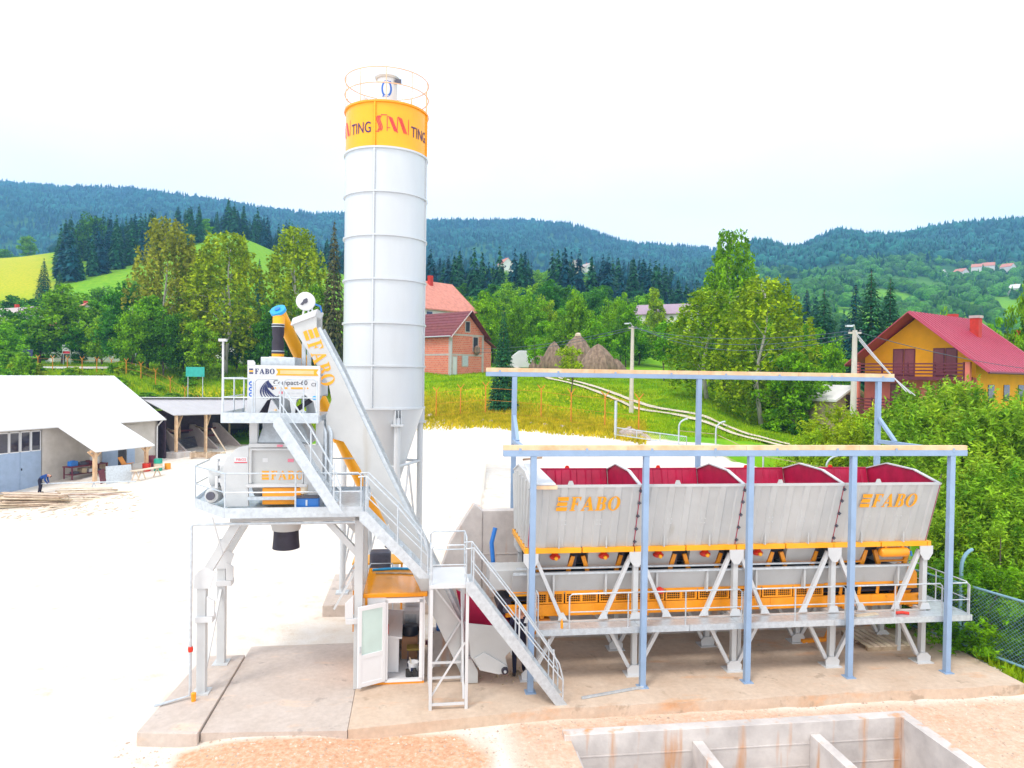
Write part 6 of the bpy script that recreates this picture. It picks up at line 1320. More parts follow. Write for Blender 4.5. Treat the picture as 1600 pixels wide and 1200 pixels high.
house('outbuilding', 'low white roofed outbuilding beside the ochre house', 1300, 58, 3, 4, 1.6, .9, 20, 'oldwood', 'housewhite', cat='shed', py=652, win=1)

# ================================================================== haystacks
for (px, Y, w, h, lab) in ((934, 84, 4.7, 3.9, 'big weathered haystack with leaning poles'), (902, 97, 5.0, 4.9, 'tall pointed haystack behind the sapling'), (865, 94, 3.3, 4.0, 'narrow haystack beside the white sheeting'), (842, 96, 2.8, 2.2, 'low remains of a haystack at the meadow edge'), (962, 88, 2.6, 2.0, 'small yellowish hay heap behind the pole')):
    X = (px-800)/F_PX*Y; z = zt1(X, Y); t = thing('haystack', lab, 'haystack', (X, Y, z), WORLD)
    b = MB(); pr = [(w*.46, 0), (w*.5, h*.15), (w*.47, h*.35), (w*.36, h*.6), (w*.22, h*.82), (w*.1, h*.95), (.04, h)]; b.lathe(pr, (X, Y, z-.15), 26)
    for i, v in enumerate(b.v): k = 1+.09*math.sin(i*1.7+px)+random.uniform(-.04, .04); v.x = X+(v.x-X)*k; v.y = Y+(v.y-Y)*k; v.z += random.uniform(-.08, .08)
    b.build('hay', MT['hay'], t, smooth=True)
    if h > 4:
        b = MB(); b.lathe([(.42, -.25), (.4, .02), (.2, .2)], (X, Y, z+h-.05), 14); b.build('cap', MT['paleboard'], t)
    if px == 932:
        for k, (a_, l) in enumerate(((-1.9, .8), (-1.4, .85), (-1.2, .8))):
            b = MB(); b.bar((X+math.cos(a_)*w*.48, Y+math.sin(a_)*w*.48, z+1.2), (X+math.cos(a_)*.5, Y+math.sin(a_)*.5, z+h*.93), .09, .09); b.build('leaning_pole', MT['paleboard'], t)
X, Y = (816-800)/F_PX*100, 100; z = zt1(X, Y); b = MB(); pr = [(-1.9, 0), (-1.6, 1.6), (-.6, 2.4), (.6, 2.4), (1.6, 1.5), (1.9, 0)]
b.prism(pr, lambda a, c: (X+a, Y-1.5, z+c), lambda a, c: (X+a+.4, Y+4, z+c)); o = b.build('plastic_tunnel', MT['white'], org=(X, Y, z), frame=WORLD, bevel=.15); tag(o, 'white plastic covered tunnel at the meadow edge', 'tunnel')

# ================================================================== poles and wires
def upole(px, Y, ytop, label, h=None):
    X = (px-800)/F_PX*Y; z = zt1(X, Y); top = dp(px, ytop, Y).z; t = thing('utility_pole', label, 'pole', (X, Y, z), WORLD)
    b = MB(); b.tube([(X, Y, z-.3), (X, Y, top)], .2, 12, r2=.13); b.build('shaft', MT['pole'], t, smooth=True)
    b = MB(); b.bar((X-.35, Y, top-.15), (X+.35, Y, top-.15), .1, .1); b.build('crossarm', MT['pole'], t)
    for e in (-.3, 0, .3): b = MB(); b.lathe([(.05, 0), (.07, .06), (.03, .14)], (X+e, Y, top-.1), 8); b.build('insulator', MT['dark'], t)
    b = MB(); b.tube([(X, Y, top), (X-.25, Y-.4, top+.25), (X-.55, Y-.6, top+.2)], .04, 6); b.build('lamp_arm', MT['galv'], t); b = MB(); b.box(X-.8, X-.45, Y-.72, Y-.5, top+.14, top+.24); b.build('lamp', MT['galv'], t)
    return Vector((X, Y, top-.05))
pA = upole(987, 60, 510, 'concrete utility pole in the meadow beside the track'); pB = upole(1334, 40, 516, 'concrete utility pole in front of the ochre house')
def wirego(a, c, sag, label, m_='wire', r=.02, grp=None):
    pts = [a+(c-a)*(i/24)+Vector((0, 0, -sag*4*(i/24)*(1-i/24))) for i in range(25)]; b = MB(); b.tube(pts, r, 5); o = b.build('cable', MT[m_], org=tuple(a), frame=WORLD); tag(o, label, 'cable', grp)
for k, e in enumerate((-.3, 0, .3)): wirego(pA+Vector((e, 0, 0)), pB+Vector((e, 0, -.1*k)), .7+.35*k, 'dark cable strung between the two concrete poles', grp='cables between the poles')
for k in range(2): wirego(pA+Vector((0, 0, -.2*k)), dp(745, 545+6*k, 84), .5, 'dark cable from the meadow pole to the brick barn', grp='cables to the barn', r=.025)
for k in range(3): wirego(pB+Vector((.12*k, 0, -.25*k)), dp(1416+k*7, 612+k*3, 30), .05+.06*k, 'pale slack cable running down from the pole to the bushes', 'palewire', .022, 'pale cables from the house pole')
wirego(pB, dp(1640, 580, 47), .3, 'thin dark cable crossing in front of the ochre house')
wirego(dp(960, 400+120, 60), pA, .1, 'short dark cable stub on the meadow pole') if False else None
# street lamp, masts, signs in the background
def simple_pole(name, label, px, Y, y0, y1, r, m_, cat, head=None):
    X = (px-800)/F_PX*Y; z0 = min(zt1(X, Y), dp(px, y1, Y).z); z1 = dp(px, y0, Y).z; t = thing(name, label, cat, (X, Y, z0), WORLD)
    b = MB(); b.tube([(X, Y, z0), (X, Y, z1)], r, 8, r2=r*.7); b.build('shaft', MT[m_], t, smooth=True)
    b = MB(); b.box(X-.9, X+.1, Y-.15, Y+.15, z1, z1+.18); b.build('lamp_head', MT['galv'], t)
simple_pole('street_lamp', 'grey street lamp between the dark trees', 212, 96, 484, 560, .1, 'galv', 'lamp')
for (px, py, w, h, Y, m_, lab, txt) in ((305, 581, 2.1, 1.1, 80, 'teal', 'teal meadow sign behind the shed', None), (104, 546, 1.3, 1.4, 108, 'white', 'white and red notice board beside the lane', 'red'), (40, 551, 2.2, 1.0, 106, 'navy', 'dark notice board at the hedge', None)):
    c = dp(px, py, Y); zg = zt1(c.x, c.y); t = thing('notice_board', lab, 'sign', (c.x, c.y, zg), WORLD)
    b = MB(); b.box(c.x-w/2, c.x+w/2, c.y-.03, c.y+.03, c.z-h/2, c.z+h/2); b.build('panel', MT[m_], t)
    for e in (-.4, .4): b = MB(); b.tube([(c.x+e*w, c.y+.06, min(zg, c.z-h/2)-.2), (c.x+e*w, c.y+.06, c.z+h/2)], .05, 6); b.build('post', MT['galv'], t)
    if txt: b = MB(); b.box(c.x-w/2+.1, c.x+w/2-.1, c.y-.05, c.y-.035, c.z-h*.45, c.z-h*.2); b.build('band', MT['crimson'], t)

# ================================================================== fences
def ypost(px, Y, label, grp, h=2.3):
    X = (px-800)/F_PX*Y; z = zt1(X, Y); t = thing('fence_post', label, 'fence post', (X, Y, z), WORLD, grp)
    b = MB(); b.tube([(X, Y, z-.2), (X, Y, z+h)], .05, 6); b.build('shaft', MT['rust'], t)
    for s in (-1, 1): b = MB(); b.tube([(X, Y, z+h-.02), (X+s*.28, Y, z+h+.35)], .035, 6); b.build('arm', MT['rust'], t)
    return Vector((X, Y, z+h))
tops = [ypost(px, np.interp(px, [682, 946, 999], [60, 48.4, 46]), 'amber fence post with forked top on the bank', 'fence posts along the bank') for px in (682, 720, 759, 846, 893, 946, 999)]
for k in range(3):
    b = MB(); b.tube([p-Vector((0, 0, .15+.95*k)) for p in tops], .012, 5); o = b.build('fence_wire', MT['rust'], org=tuple(tops[0]), frame=WORLD); tag(o, 'amber wire strung along the forked fence posts', 'wire', 'wires along the bank fence')
tl = [ypost(px, np.interp(px, [30, 345], [92, 80]), 'amber forked fence post on the bank behind the shed', 'fence posts behind the shed', 1.9) for px in range(36, 350, 23)]
for k in range(2): b = MB(); b.tube([p-Vector((0, 0, .1+.8*k)) for p in tl], .012, 5); o = b.build('fence_wire', MT['rust'], org=tuple(tl[0]), frame=WORLD); tag(o, 'amber wire of the fence behind the shed', 'wire', 'wires of the fence behind the shed')
def chain_link(par, a, c, z0, z1, cell, m_, off=0.0):
    """diamond mesh of flat wires between ground points a and c (world xy), following sloping base"""
    a, c = Vector(a), Vector(c); L_ = (c-a).length; d = (c-a)/L_; H_ = z1-z0; b = MB(); n = int((L_+H_)/cell); n_ = Vector((d.y, -d.x, 0)).normalized()
    for s in (1, -1):
        for i in range(n):
            x0 = i*cell-(H_ if s > 0 else 0); x1 = x0+H_ if s > 0 else x0-H_; p0, q0 = (x0, 0.0), (x1, H_)
            if s < 0: p0, q0 = (x0, 0.0), (x0-H_, H_)
            lo, hi = 0.0, 1.0; dx = q0[0]-p0[0]
            t0 = (0-p0[0])/dx; t1 = (L_-p0[0])/dx
            if t0 > t1: t0, t1 = t1, t0
            lo, hi = max(lo, t0), min(hi, t1)
            if hi-lo < .02: continue
            P = a+d*(p0[0]+dx*lo)+Vector((0, 0, z0+H_*lo)); Q = a+d*(p0[0]+dx*hi)+Vector((0, 0, z0+H_*hi)); w = .005
            side = Vector((0, 0, w)); b.add([P-side+n_*(.004*s), P+side+n_*(.004*s), Q+side+n_*(.004*s), Q-side+n_*(.004*s)], [(0, 1, 2, 3)])
    o = b.build('wire_mesh', MT[m_], par); o['kind'] = 'stuff'; return o
# right boundary fence with curved posts, pale blue
FB = mat('fence_blue', (.20, .36, .46), .5, .1, .1, 4); MT['fenceblue'] = FB
fr_ = thing('mesh_fence', 'pale blue chain link fence with hooked posts along the slab edge', 'fence', (15.6, 17, 0), PF)
q0 = to_plant(gp(1600, 1047, .05)); q1 = to_plant(gp(1455, 992, .05))
dirf = (q1-q0); dirf.z = 0; Lf = dirf.length; dirf.normalize(); A0 = q0-dirf*2.2; A1 = q1+dirf*2.5; A0.z = A1.z = 0
HT = 1.85
for z in (.12, HT): b = MB(); b.tube([A0+Vector((0, 0, z)), A1+Vector((0, 0, z))], .035, 8); b.build('rail', MT['fenceblue'], fr_, smooth=True)
po = to_plant(gp(1507, 1010, 0)); t_ = (po-A0).dot(dirf)
for tt in (t_-3.1, t_, t_+2.6):
    p = A0+dirf*tt; p.z = 0; inn = Vector((dirf.y, -dirf.x, 0)); inn = inn if inn.x > 0 else -inn
    pts = [p+Vector((0, 0, -.2)), p+Vector((0, 0, 2.3))]+[p+inn*(.5-.5*math.cos(a_))+Vector((0, 0, 2.3+.5*math.sin(a_))) for a_ in (.3, .6, .9, 1.2, 1.45)]
    b = MB(); b.tube(pts, .05, 8); b.build('hooked_post', MT['fenceblue'], fr_, smooth=True)
chain_link(fr_, A0, A1, .14, HT-.03, .11, 'fenceblue')
b = MB(); b.bar(po+Vector((-.35, -.15, .0)), po+Vector((0, 0, .7)), .05, .04); b.build('stay', MT['fenceblue'], fr_)
# fence beyond the terrace: gate panel, hooked white posts
gt = thing('wire_gate', 'open white wire mesh gate beside the boulders', 'gate', tuple(dp(962, 700, 44)), WORLD)
gA = dp(961, 712, 44); gB = dp(1072, 730, 38); zt_ = dp(961, 668, 44).z
b = MB(); b.tube([gA-Vector((0, 0, .4)), Vector((gA.x, gA.y, dp(961, 626, 44).z))], .09, 8); b.build('gate_post', MT['galv'], gt)
ga0 = Vector((gA.x, gA.y, 0)); gb0 = Vector((gB.x, gB.y, 0)); z0 = zt1(gA.x, gA.y)+.25; z1 = zt_
b = MB(); b.tube([(gA.x, gA.y, z0), (gA.x, gA.y, z1), (gB.x, gB.y, z1), (gB.x, gB.y, z0), (gA.x, gA.y, z0)], .03, 6); b.build('gate_frame', MT['galv'], gt)
for f in (.33, .66): p = lerp(ga0, gb0, f); b = MB(); b.tube([(p.x, p.y, z0), (p.x, p.y, z1)], .025, 6); b.build('upright', MT['galv'], gt)
chain_link(gt, ga0, gb0, z0, z1, .16, 'galv')
b = MB(); b.plate([(-.5, 0), (.5, 0), (.5, 3.0), (-.5, 3.0)], 0, .03)
hp = []
for (px, Y, yt) in ((1062, 38, 668), (1120, 36, 680), (1195, 34, 700), (1294, 30, 716), (1372, 27, 742)):
    X = (px-800)/F_PX*Y; z = zt1(X, Y); zt2 = dp(px, yt, Y).z; t = thing('hooked_post', 'white hooked fence post at the far terrace edge', 'fence post', (X, Y, z), WORLD, 'hooked posts along the terrace'); hp.append(Vector((X, Y, max(z+1.3, zt2-.3))))
    zz_ = max(z+1.4, zt2-.35); b = MB(); b.tube([(X, Y, z-.3), (X, Y, zz_)]+[(X+.5-.5*math.cos(a_), Y, zz_+.45*math.sin(a_)) for a_ in (.3, .6, .9, 1.2, 1.5)], .045, 8); b.build('shaft', MT['galv'], t, smooth=True)
for k in range(2): b = MB(); b.tube([p-Vector((0, 0, .1+.9*k)) for p in hp], .015, 5); o = b.build('fence_wire', MT['oldwood'], org=tuple(hp[0]), frame=WORLD); tag(o, 'rusty wire between the white hooked posts', 'wire', 'wires at the terrace edge')
# boulders at the bank
def boulder(px, py, Y, s, lab, grp=None, m_='rock'):
    c = dp(px, py, Y); z = zt1(c.x, c.y); b = MB(); b.lathe([(s*.5, -s*.2), (s*.62, s*.1), (s*.55, s*.4), (s*.3, s*.62), (.05, s*.66)], (c.x, c.y, z), 9)
    for v in b.v: v.x += random.uniform(-.14, .14)*s; v.y += random.uniform(-.14, .14)*s; v.z += random.uniform(-.1, .1)*s
    o = b.build('boulder', MT[m_], org=(c.x, c.y, z), frame=WORLD, bevel=.05); tag(o, lab, 'boulder', grp)
boulder(982, 695, 44.5, .95, 'large brownish boulder at the foot of the bank'); boulder(996, 692, 44.4, .7, 'pale boulder leaning on the gate post'); boulder(1008, 700, 43.5, .55, 'small boulder behind the mesh gate')
for k in range(18):
    px = random.uniform(668, 940); Yb = float(np.interp(px, FENCE_PX, FENCE_Y))-random.uniform(.1, 1.0); boulder(px, 600, Yb, random.uniform(.18, .42), 'small stone on the white embankment edge', 'stones on the embankment edge')
# ================================================================== vegetation
def leafmat(name, c1, c2, tr=.24, isl=.42, sc=.7): return mat(name, c1, .6, 0, .25, sc, col2=c2, transl=tr, island=isl, spec=.2, objrand=.012, detail=3)  # wide tone spread paints bright highlights and dark shade into the leaves
LM = dict(far=leafmat('leaf_far_hazed', (.006, .085, .085), (.022, .19, .13), .15, .4, .012), broad=leafmat('leaf_broad', (.045, .20, .002), (.25, .54, .003)), birch=leafmat('leaf_birch', (.11, .26, .002), (.46, .60, .005)), olive=leafmat('leaf_olive', (.22, .26, .012), (.42, .42, .03)),  # far: haze blue painted into the leaf colour, besides the haze box
 bush=leafmat('leaf_willow', (.09, .29, .004), (.42, .64, .025)), lime=leafmat('leaf_lime', (.24, .42, .004), (.46, .60, .008)), spruce=leafmat('needle_dark', (.010, .085, .035), (.028, .155, .045), .12, .35), dark=leafmat('leaf_dark', (.015, .10, .006), (.10, .32, .008), .2),
 brown=leafmat('needle_brown', (.05, .08, .02), (.14, .13, .04), .12, .3), hazebluesp=leafmat('needle_blue_hazed', (.003, .05, .075), (.008, .10, .12), .1, .35), ferny=leafmat('leaf_fresh', (.07, .28, .002), (.34, .64, .003)))  # bluish needles carry extra haze blue painted into their colour
def leaves(P, size, el=1.6, droop=0.0, rng=RNG):
    """one quad per point, random orientation"""
    n = len(P); d = rng.normal(size=(n, 3)); d[:, 2] = d[:, 2]*.6-droop; d /= np.linalg.norm(d, axis=1)[:, None]
    e = rng.normal(size=(n, 3)); e -= d*(e*d).sum(1)[:, None]; e /= np.linalg.norm(e, axis=1)[:, None]
    s = size*rng.uniform(.6, 1.35, n)[:, None]; a = d*s*el/2; b_ = e*s/2
    V = np.stack([P-a, P+b_*.9-a*.1, P+a, P-b_*.9-a*.1], 1).reshape(-1, 3); Q = np.arange(n*4).reshape(-1, 4); return V, Q
def blob(n, rng=RNG):
    d = rng.normal(size=(n, 3)); d /= np.linalg.norm(d, axis=1)[:, None]; return d*(rng.uniform(0, 1, n)[:, None]**.45)
def trunk_mesh(H, r, limbs, lean=.03, seg=6, rng=RNG):
    b = MB(); pts = [Vector((H*lean*math.sin(i*.9), H*lean*math.cos(i*1.3)-H*lean, H*i/seg)) for i in range(seg+1)]; pts[0].z = -.5
    b.tube(pts, r, 8, r2=r*.18)
    for L in limbs:
        z = min(H*.9, max(H*.12, L[2]-.28*math.hypot(L[0], L[1])-.1*H)); k = z/H*seg; i = min(int(k), seg-1); p = pts[i].lerp(pts[i+1], k-i); q = Vector(L); m = p.lerp(q, .5)+Vector((0, 0, .06*H))
        b.tube([p, m, q], r*.32*(1-z/H*.5), 5, r2=r*.06)
    return b
TREES = {}
def make_variant(key, kind, H, W, seed):
    rng = np.random.default_rng(seed); limbs = []
    if kind in ('broad', 'slim'):
        nc = 62; D = blob(nc, rng); lump = 1+.22*rng.normal(size=nc)
        zc = .52; C = np.stack([D[:, 0]*W*.42*lump, D[:, 1]*W*.42*lump, H*zc+D[:, 2]*H*.43], 1)
        taper = 1-.45*np.clip((C[:, 2]/H-.6)/.4, 0, 1); C[:, :2] *= taper[:, None]
        P = np.concatenate([c+blob(125, rng)*np.array([W*.14, W*.14, H*.07])*rng.uniform(.65, 1.25) for c in C]); V, Q = leaves(P, .25, 1.5, .1, rng); limbs = [tuple(c) for c in C[:14]]
    elif kind == 'birch':
        st = []; n = 400
        for i in range(n):
            h = rng.uniform(.17, 1.0)**.9; a_ = rng.uniform(0, 6.28); rad = W*.5*(1-((h-.5)/.55)**2*.75)*rng.uniform(.15, 1)**.6; x, y, z = rad*math.cos(a_), rad*math.sin(a_), H*h; L = H*rng.uniform(.06, .17)
            m = 24; t = rng.uniform(0, 1, m); st.append(np.stack([x*(1+.12*t)+rng.normal(0, .10, m), y*(1+.12*t)+rng.normal(0, .10, m), z-L*t+.02*H*(1-(2*t-.4)**2)], 1))
            if i < 16: limbs.append((x*.85, y*.85, z))
        P = np.concatenate(st); V, Q = leaves(P, .20, 1.7, .9, rng)
    elif kind == 'spruce' or kind == 'spruce_lo':
        lv = 30 if kind == 'spruce' else 13; out = []; nb0 = 11 if kind == 'spruce' else 7; card = 9 if kind == 'spruce' else 4
        for i in range(lv):
            f = (i+.5)/lv; z = H*(.06+.93*f); R_ = W*.5*(1-f)**.85*rng.uniform(.85, 1.12)+.06; nb = max(4, int(nb0*(1-.5*f)))
            for k in range(nb):
                a_ = 2*math.pi*(k+rng.uniform(-.35, .35))/nb+i*.7; Rk = R_*rng.uniform(.72, 1.12)
                for c in range(card):
                    t = (c+.7)/card; r_ = Rk*t; zz = z-Rk*(.32*t)+Rk*.14*t*t+rng.normal(0, .04); ww = (.30 if kind == 'spruce' else .8)*H/14*(1-t*.55)*(1.15-.5*f); ll = Rk/card*1.5
                    ca, sa = math.cos(a_+rng.normal(0, .12)), math.sin(a_+rng.normal(0, .12)); tx, ty = -sa, ca
                    p0 = np.array([ca*(r_-ll*.6), sa*(r_-ll*.6), zz+.10*ll]); p2 = np.array([ca*(r_+ll*.7), sa*(r_+ll*.7), zz-.28*ll])
                    mid = np.array([ca*r_, sa*r_, zz]); dn = np.array([0, 0, -.5*ww*rng.uniform(.4, 1.2)]); out.append([p0, mid+np.array([tx, ty, 0])*ww*.6+dn, p2, mid-np.array([tx, ty, 0])*ww*.6+dn])
        V = np.array(out).reshape(-1, 3); lo_ = kind == 'spruce_lo'; n = 420 if lo_ else 4200
        f = 1-rng.uniform(0, 1, n)**.5*.97; a_ = rng.uniform(0, 6.28, n); rr_ = W*.5*(1-f)**.88*(.45+.55*rng.uniform(0, 1, n)**.5)*(.86+.14*np.sin(f*lv*6.28))+.03
        P = np.stack([rr_*np.cos(a_), rr_*np.sin(a_), H*(.03+.97*f)-rr_*.25], 1)
        d = np.stack([np.cos(a_), np.sin(a_), -.75+rng.normal(0, .25, n)], 1)+rng.normal(0, .2, (n, 3)); d /= np.linalg.norm(d, axis=1)[:, None]; e = np.stack([-np.sin(a_), np.cos(a_), rng.normal(0, .3, n)], 1)
        s_ = ((1.5 if lo_ else .42)*(1.1-.6*f)*rng.uniform(.6, 1.3, n))[:, None]; V2 = np.stack([P-d*s_*.6, P+e*s_*.3, P+d*s_*.7, P-e*s_*.3], 1).reshape(-1, 3)
        V = np.concatenate([V, V2]); Q = np.arange(len(V)).reshape(-1, 4)
    elif kind == 'bush':
        nc = 150; D = blob(nc, rng); D[:, 2] = np.abs(D[:, 2])
        C = np.stack([D[:, 0]*W*.47, D[:, 1]*W*.47, .08*H+D[:, 2]*H*.82], 1); C += rng.normal(0, .12, C.shape)
        out = []
        for c in C:
            dirv = c/np.array([W*.5, W*.5, H]); dirv = dirv+np.array([0, 0, .55]); dirv /= np.linalg.norm(dirv)
            for s_ in range(9):
                d2 = dirv+rng.normal(0, .45, 3); d2 /= np.linalg.norm(d2); L = rng.uniform(.35, .95); t = rng.uniform(0, 1, 17)
                out.append(c+d2*(t*L)[:, None]+rng.normal(0, .035, (17, 3)))
        P = np.concatenate(out); V, Q = leaves(P, .055, 3.2, -.1, rng); limbs = [tuple(c) for c in C[:26]]
    elif kind == 'shrub':
        nc = 60; D = blob(nc, rng); D[:, 2] = np.abs(D[:, 2]); C = np.stack([D[:, 0]*W*.45, D[:, 1]*W*.45, .1*H+D[:, 2]*H*.85], 1)
        P = np.concatenate([c+blob(70, rng)*np.array([W*.12, W*.12, H*.1]) for c in C]); V, Q = leaves(P, .17, 1.6, 0, rng); limbs = [tuple(c) for c in C[:8]]
    elif kind == 'sapling':
        nc = 30; D = blob(nc, rng); C = np.stack([D[:, 0]*W*.42, D[:, 1]*W*.42, H*.62+D[:, 2]*H*.34], 1)
        P = np.concatenate([c+blob(45, rng)*np.array([W*.16, W*.16, H*.07]) for c in C]); V, Q = leaves(P, .16, 1.6, .1, rng); limbs = [tuple(c) for c in C[:10]]
    if kind in ('bush', 'shrub'):
        tb = MB()
        for L in limbs: q = Vector(L); tb.tube([Vector((q.x*.15, q.y*.15, -.3)), q*.5+Vector((0, 0, .1*H)), q], .05, 5, r2=.015)
    elif kind.startswith('spruce'): tb = trunk_mesh(H*.97, H*.013, [], 0)
    else: tb = trunk_mesh(H*.9, H*(.013 if kind in ('birch', 'sapling') else .02), limbs, .02)
    tm = bpy.data.meshes.new('trunk'); tm.from_pydata(tb.v, [], tb.f); tm.update()
    for p in tm.polygons: p.use_smooth = True
    tm.materials.append(MT['birchbark' if kind == 'birch' else 'bark']); TREES[key] = (np_mesh('crown', V, Q), tm, H, W)
for key, kind, H, W, seed in (('broad0', 'broad', 10, 8, 1), ('broad1', 'broad', 10, 8.5, 2), ('broad2', 'broad', 10, 7, 3), ('slim0', 'slim', 10, 4.2, 4), ('birch0', 'birch', 14, 7, 5), ('birch1', 'birch', 14, 6.4, 6), ('spruce0', 'spruce', 14, 6.2, 7), ('spruce1', 'spruce', 14, 5.2, 8),
    ('lo0', 'spruce_lo', 14, 5.6, 9), ('lo1', 'spruce_lo', 14, 4.8, 10), ('bush0', 'bush', 4.2, 4.6, 11), ('bush1', 'bush', 4.2, 4.2, 12), ('bush2', 'bush', 4.2, 5, 13), ('shrub0', 'shrub', 2.5, 3, 14), ('shrub1', 'shrub', 2.5, 3.4, 15), ('sap0', 'sapling', 5, 3, 16)): make_variant(key, kind, H, W, seed)
def plant(name, key, m_, X, Y, h, w, label, cat='tree', group=None, z=None, rot=None, parts=True):
    cm, tm, H, W = TREES[key]; z = zt1(X, Y) if z is None else z
    t = bpy.data.objects.new(name, None); COL.objects.link(t); t.location = (X, Y, z-.05); t.rotation_euler = (0, 0, random.uniform(0, 6.28) if rot is None else rot); t.scale = (w/W, w/W, h/H); tag(t, label, cat, group)
    ck = (key, m_)
    if ck not in CR: c2 = cm.copy(); c2.materials.clear(); c2.materials.append(LM[m_]); CR[ck] = c2
    o = bpy.data.objects.new('crown', CR[ck]); COL.objects.link(o); o.parent = t
    if parts: o = bpy.data.objects.new('trunk', tm); COL.objects.link(o); o.parent = t
    return t
CR = {}
def tree_px(name, key, m_, px, ytop, ybase, Y, wpx, label, cat='tree', group=None, fixed=True):
    X = (px-800)/F_PX*Y; zb = dp(px, ybase, Y).z; zg = zt1(X, Y); z0 = min(zb, zg) if fixed else zg; h = dp(px, ytop, Y).z-zg; plant(name, key, m_, X, Y, max(h, 1), wpx*Y/1100, label, cat, group, z=zg)
# --- left background
for a in (
 ('birch_tree', 'birch0', 'olive', 262, 345, 560, 100, 118, 'tall brownish birch with bare top behind the shed'),
 ('birch_tree', 'birch1', 'birch', 352, 366, 565, 98, 128, 'wide drooping birch behind the shed'),
 ('birch_tree', 'birch0', 'birch', 308, 392, 566, 104, 90, 'slimmer birch between the two wide ones'),
 ('birch_tree', 'birch1', 'birch', 462, 358, 560, 104, 108, 'yellow green birch behind the hoist head'),
 ('spruce_tree', 'spruce1', 'brown', 520, 340, 565, 92, 66, 'tall brownish spruce beside the silo'),
 ('leafy_tree', 'broad1', 'broad', 96, 438, 568, 112, 128, 'broad dense tree in front of the salmon roof'),
 ('leafy_tree', 'broad0', 'dark', 192, 432, 575, 100, 90, 'dark leafy tree beside the street lamp'),
 ('leafy_tree', 'broad2', 'broad', 232, 450, 575, 93, 80, 'leafy tree below the tall brownish birch'),
 ('leafy_tree', 'broad1', 'dark', 418, 470, 578, 96, 75, 'dark round tree behind the mixing tower'),
 ('leafy_tree', 'broad2', 'broad', 490, 430, 570, 98, 62, 'green tree between the birch and the brownish spruce'),
 ('leafy_tree', 'broad0', 'ferny', 440, 440, 572, 110, 60, 'fresh green tree below the yellow green birch'),
 ('leafy_tree', 'broad0', 'dark', 30, 470, 560, 125, 90, 'dark hedge tree at the grey roofed house'),
 ('leafy_tree', 'broad2', 'broad', 150, 460, 560, 118, 70, 'leafy tree right of the salmon roof'),
 ('leafy_tree', 'broad1', 'ferny', 8, 500, 585, 98, 70, 'fresh green tree at the lane end'),
 ('leafy_tree', 'broad0', 'broad', 285, 470, 575, 96, 60, 'low leafy tree at the birch trunks'),
 ('spruce_tree', 'spruce0', 'spruce', 68, 402, 500, 190, 48, 'dark spruce standing alone below the hill meadow'),
 ('spruce_tree', 'spruce0', 'spruce', 92, 420, 500, 200, 40, 'second spruce beside the lone one below the hill meadow'),
 ('spruce_tree', 'spruce1', 'spruce', 404, 402, 480, 190, 30, 'dark spruce between two birch crowns'),
 ('leafy_tree', 'broad0', 'broad', 42, 364, 396, 420, 32, 'round tree alone on the hill crest'),
 ('leafy_tree', 'broad1', 'broad', 4, 388, 405, 420, 36, 'low round tree at the left end of the hill crest'),
 ('leafy_tree', 'broad0', 'dark', 140, 326, 380, 330, 50, 'big round dark tree at the edge of the hill wood'),
 ('leafy_tree', 'slim0', 'ferny', 320, 340, 372, 380, 22, 'light green round tree on the hill crest'),
): tree_px(*a)
for (k, (px, yt, Y, w, m_)) in enumerate(((205, 470, 88, 62, 'broad'), (255, 480, 90, 66, 'dark'), (310, 490, 92, 60, 'ferny'), (370, 470, 104, 70, 'broad'), (395, 500, 101, 62, 'dark'), (438, 492, 102, 60, 'broad'), (478, 480, 104, 66, 'ferny'), (508, 470, 106, 56, 'broad'), (60, 490, 112, 80, 'broad'), (128, 500, 110, 70, 'dark'), (160, 488, 108, 66, 'ferny'))):
    tree_px('leafy_tree', ['broad0', 'broad1', 'broad2'][k % 3], m_, px, yt, 575, Y, w, 'low leafy tree among the birches behind the shed', 'tree', 'low trees among the birches')
for (px, yt, Y, w) in ((160, 440, 175, 60), (210, 425, 180, 55), (130, 455, 170, 60), (50, 460, 165, 60), (20, 455, 170, 50), (185, 455, 160, 60), (240, 440, 165, 50), (375, 440, 150, 50)):
    tree_px('leafy_tree', random.choice(['broad0', 'broad1', 'broad2']), random.choice(['dark', 'broad']), px, yt, 540, Y, w, 'dark leafy tree in the belt below the hill meadow', 'tree', 'trees below the hill meadow')
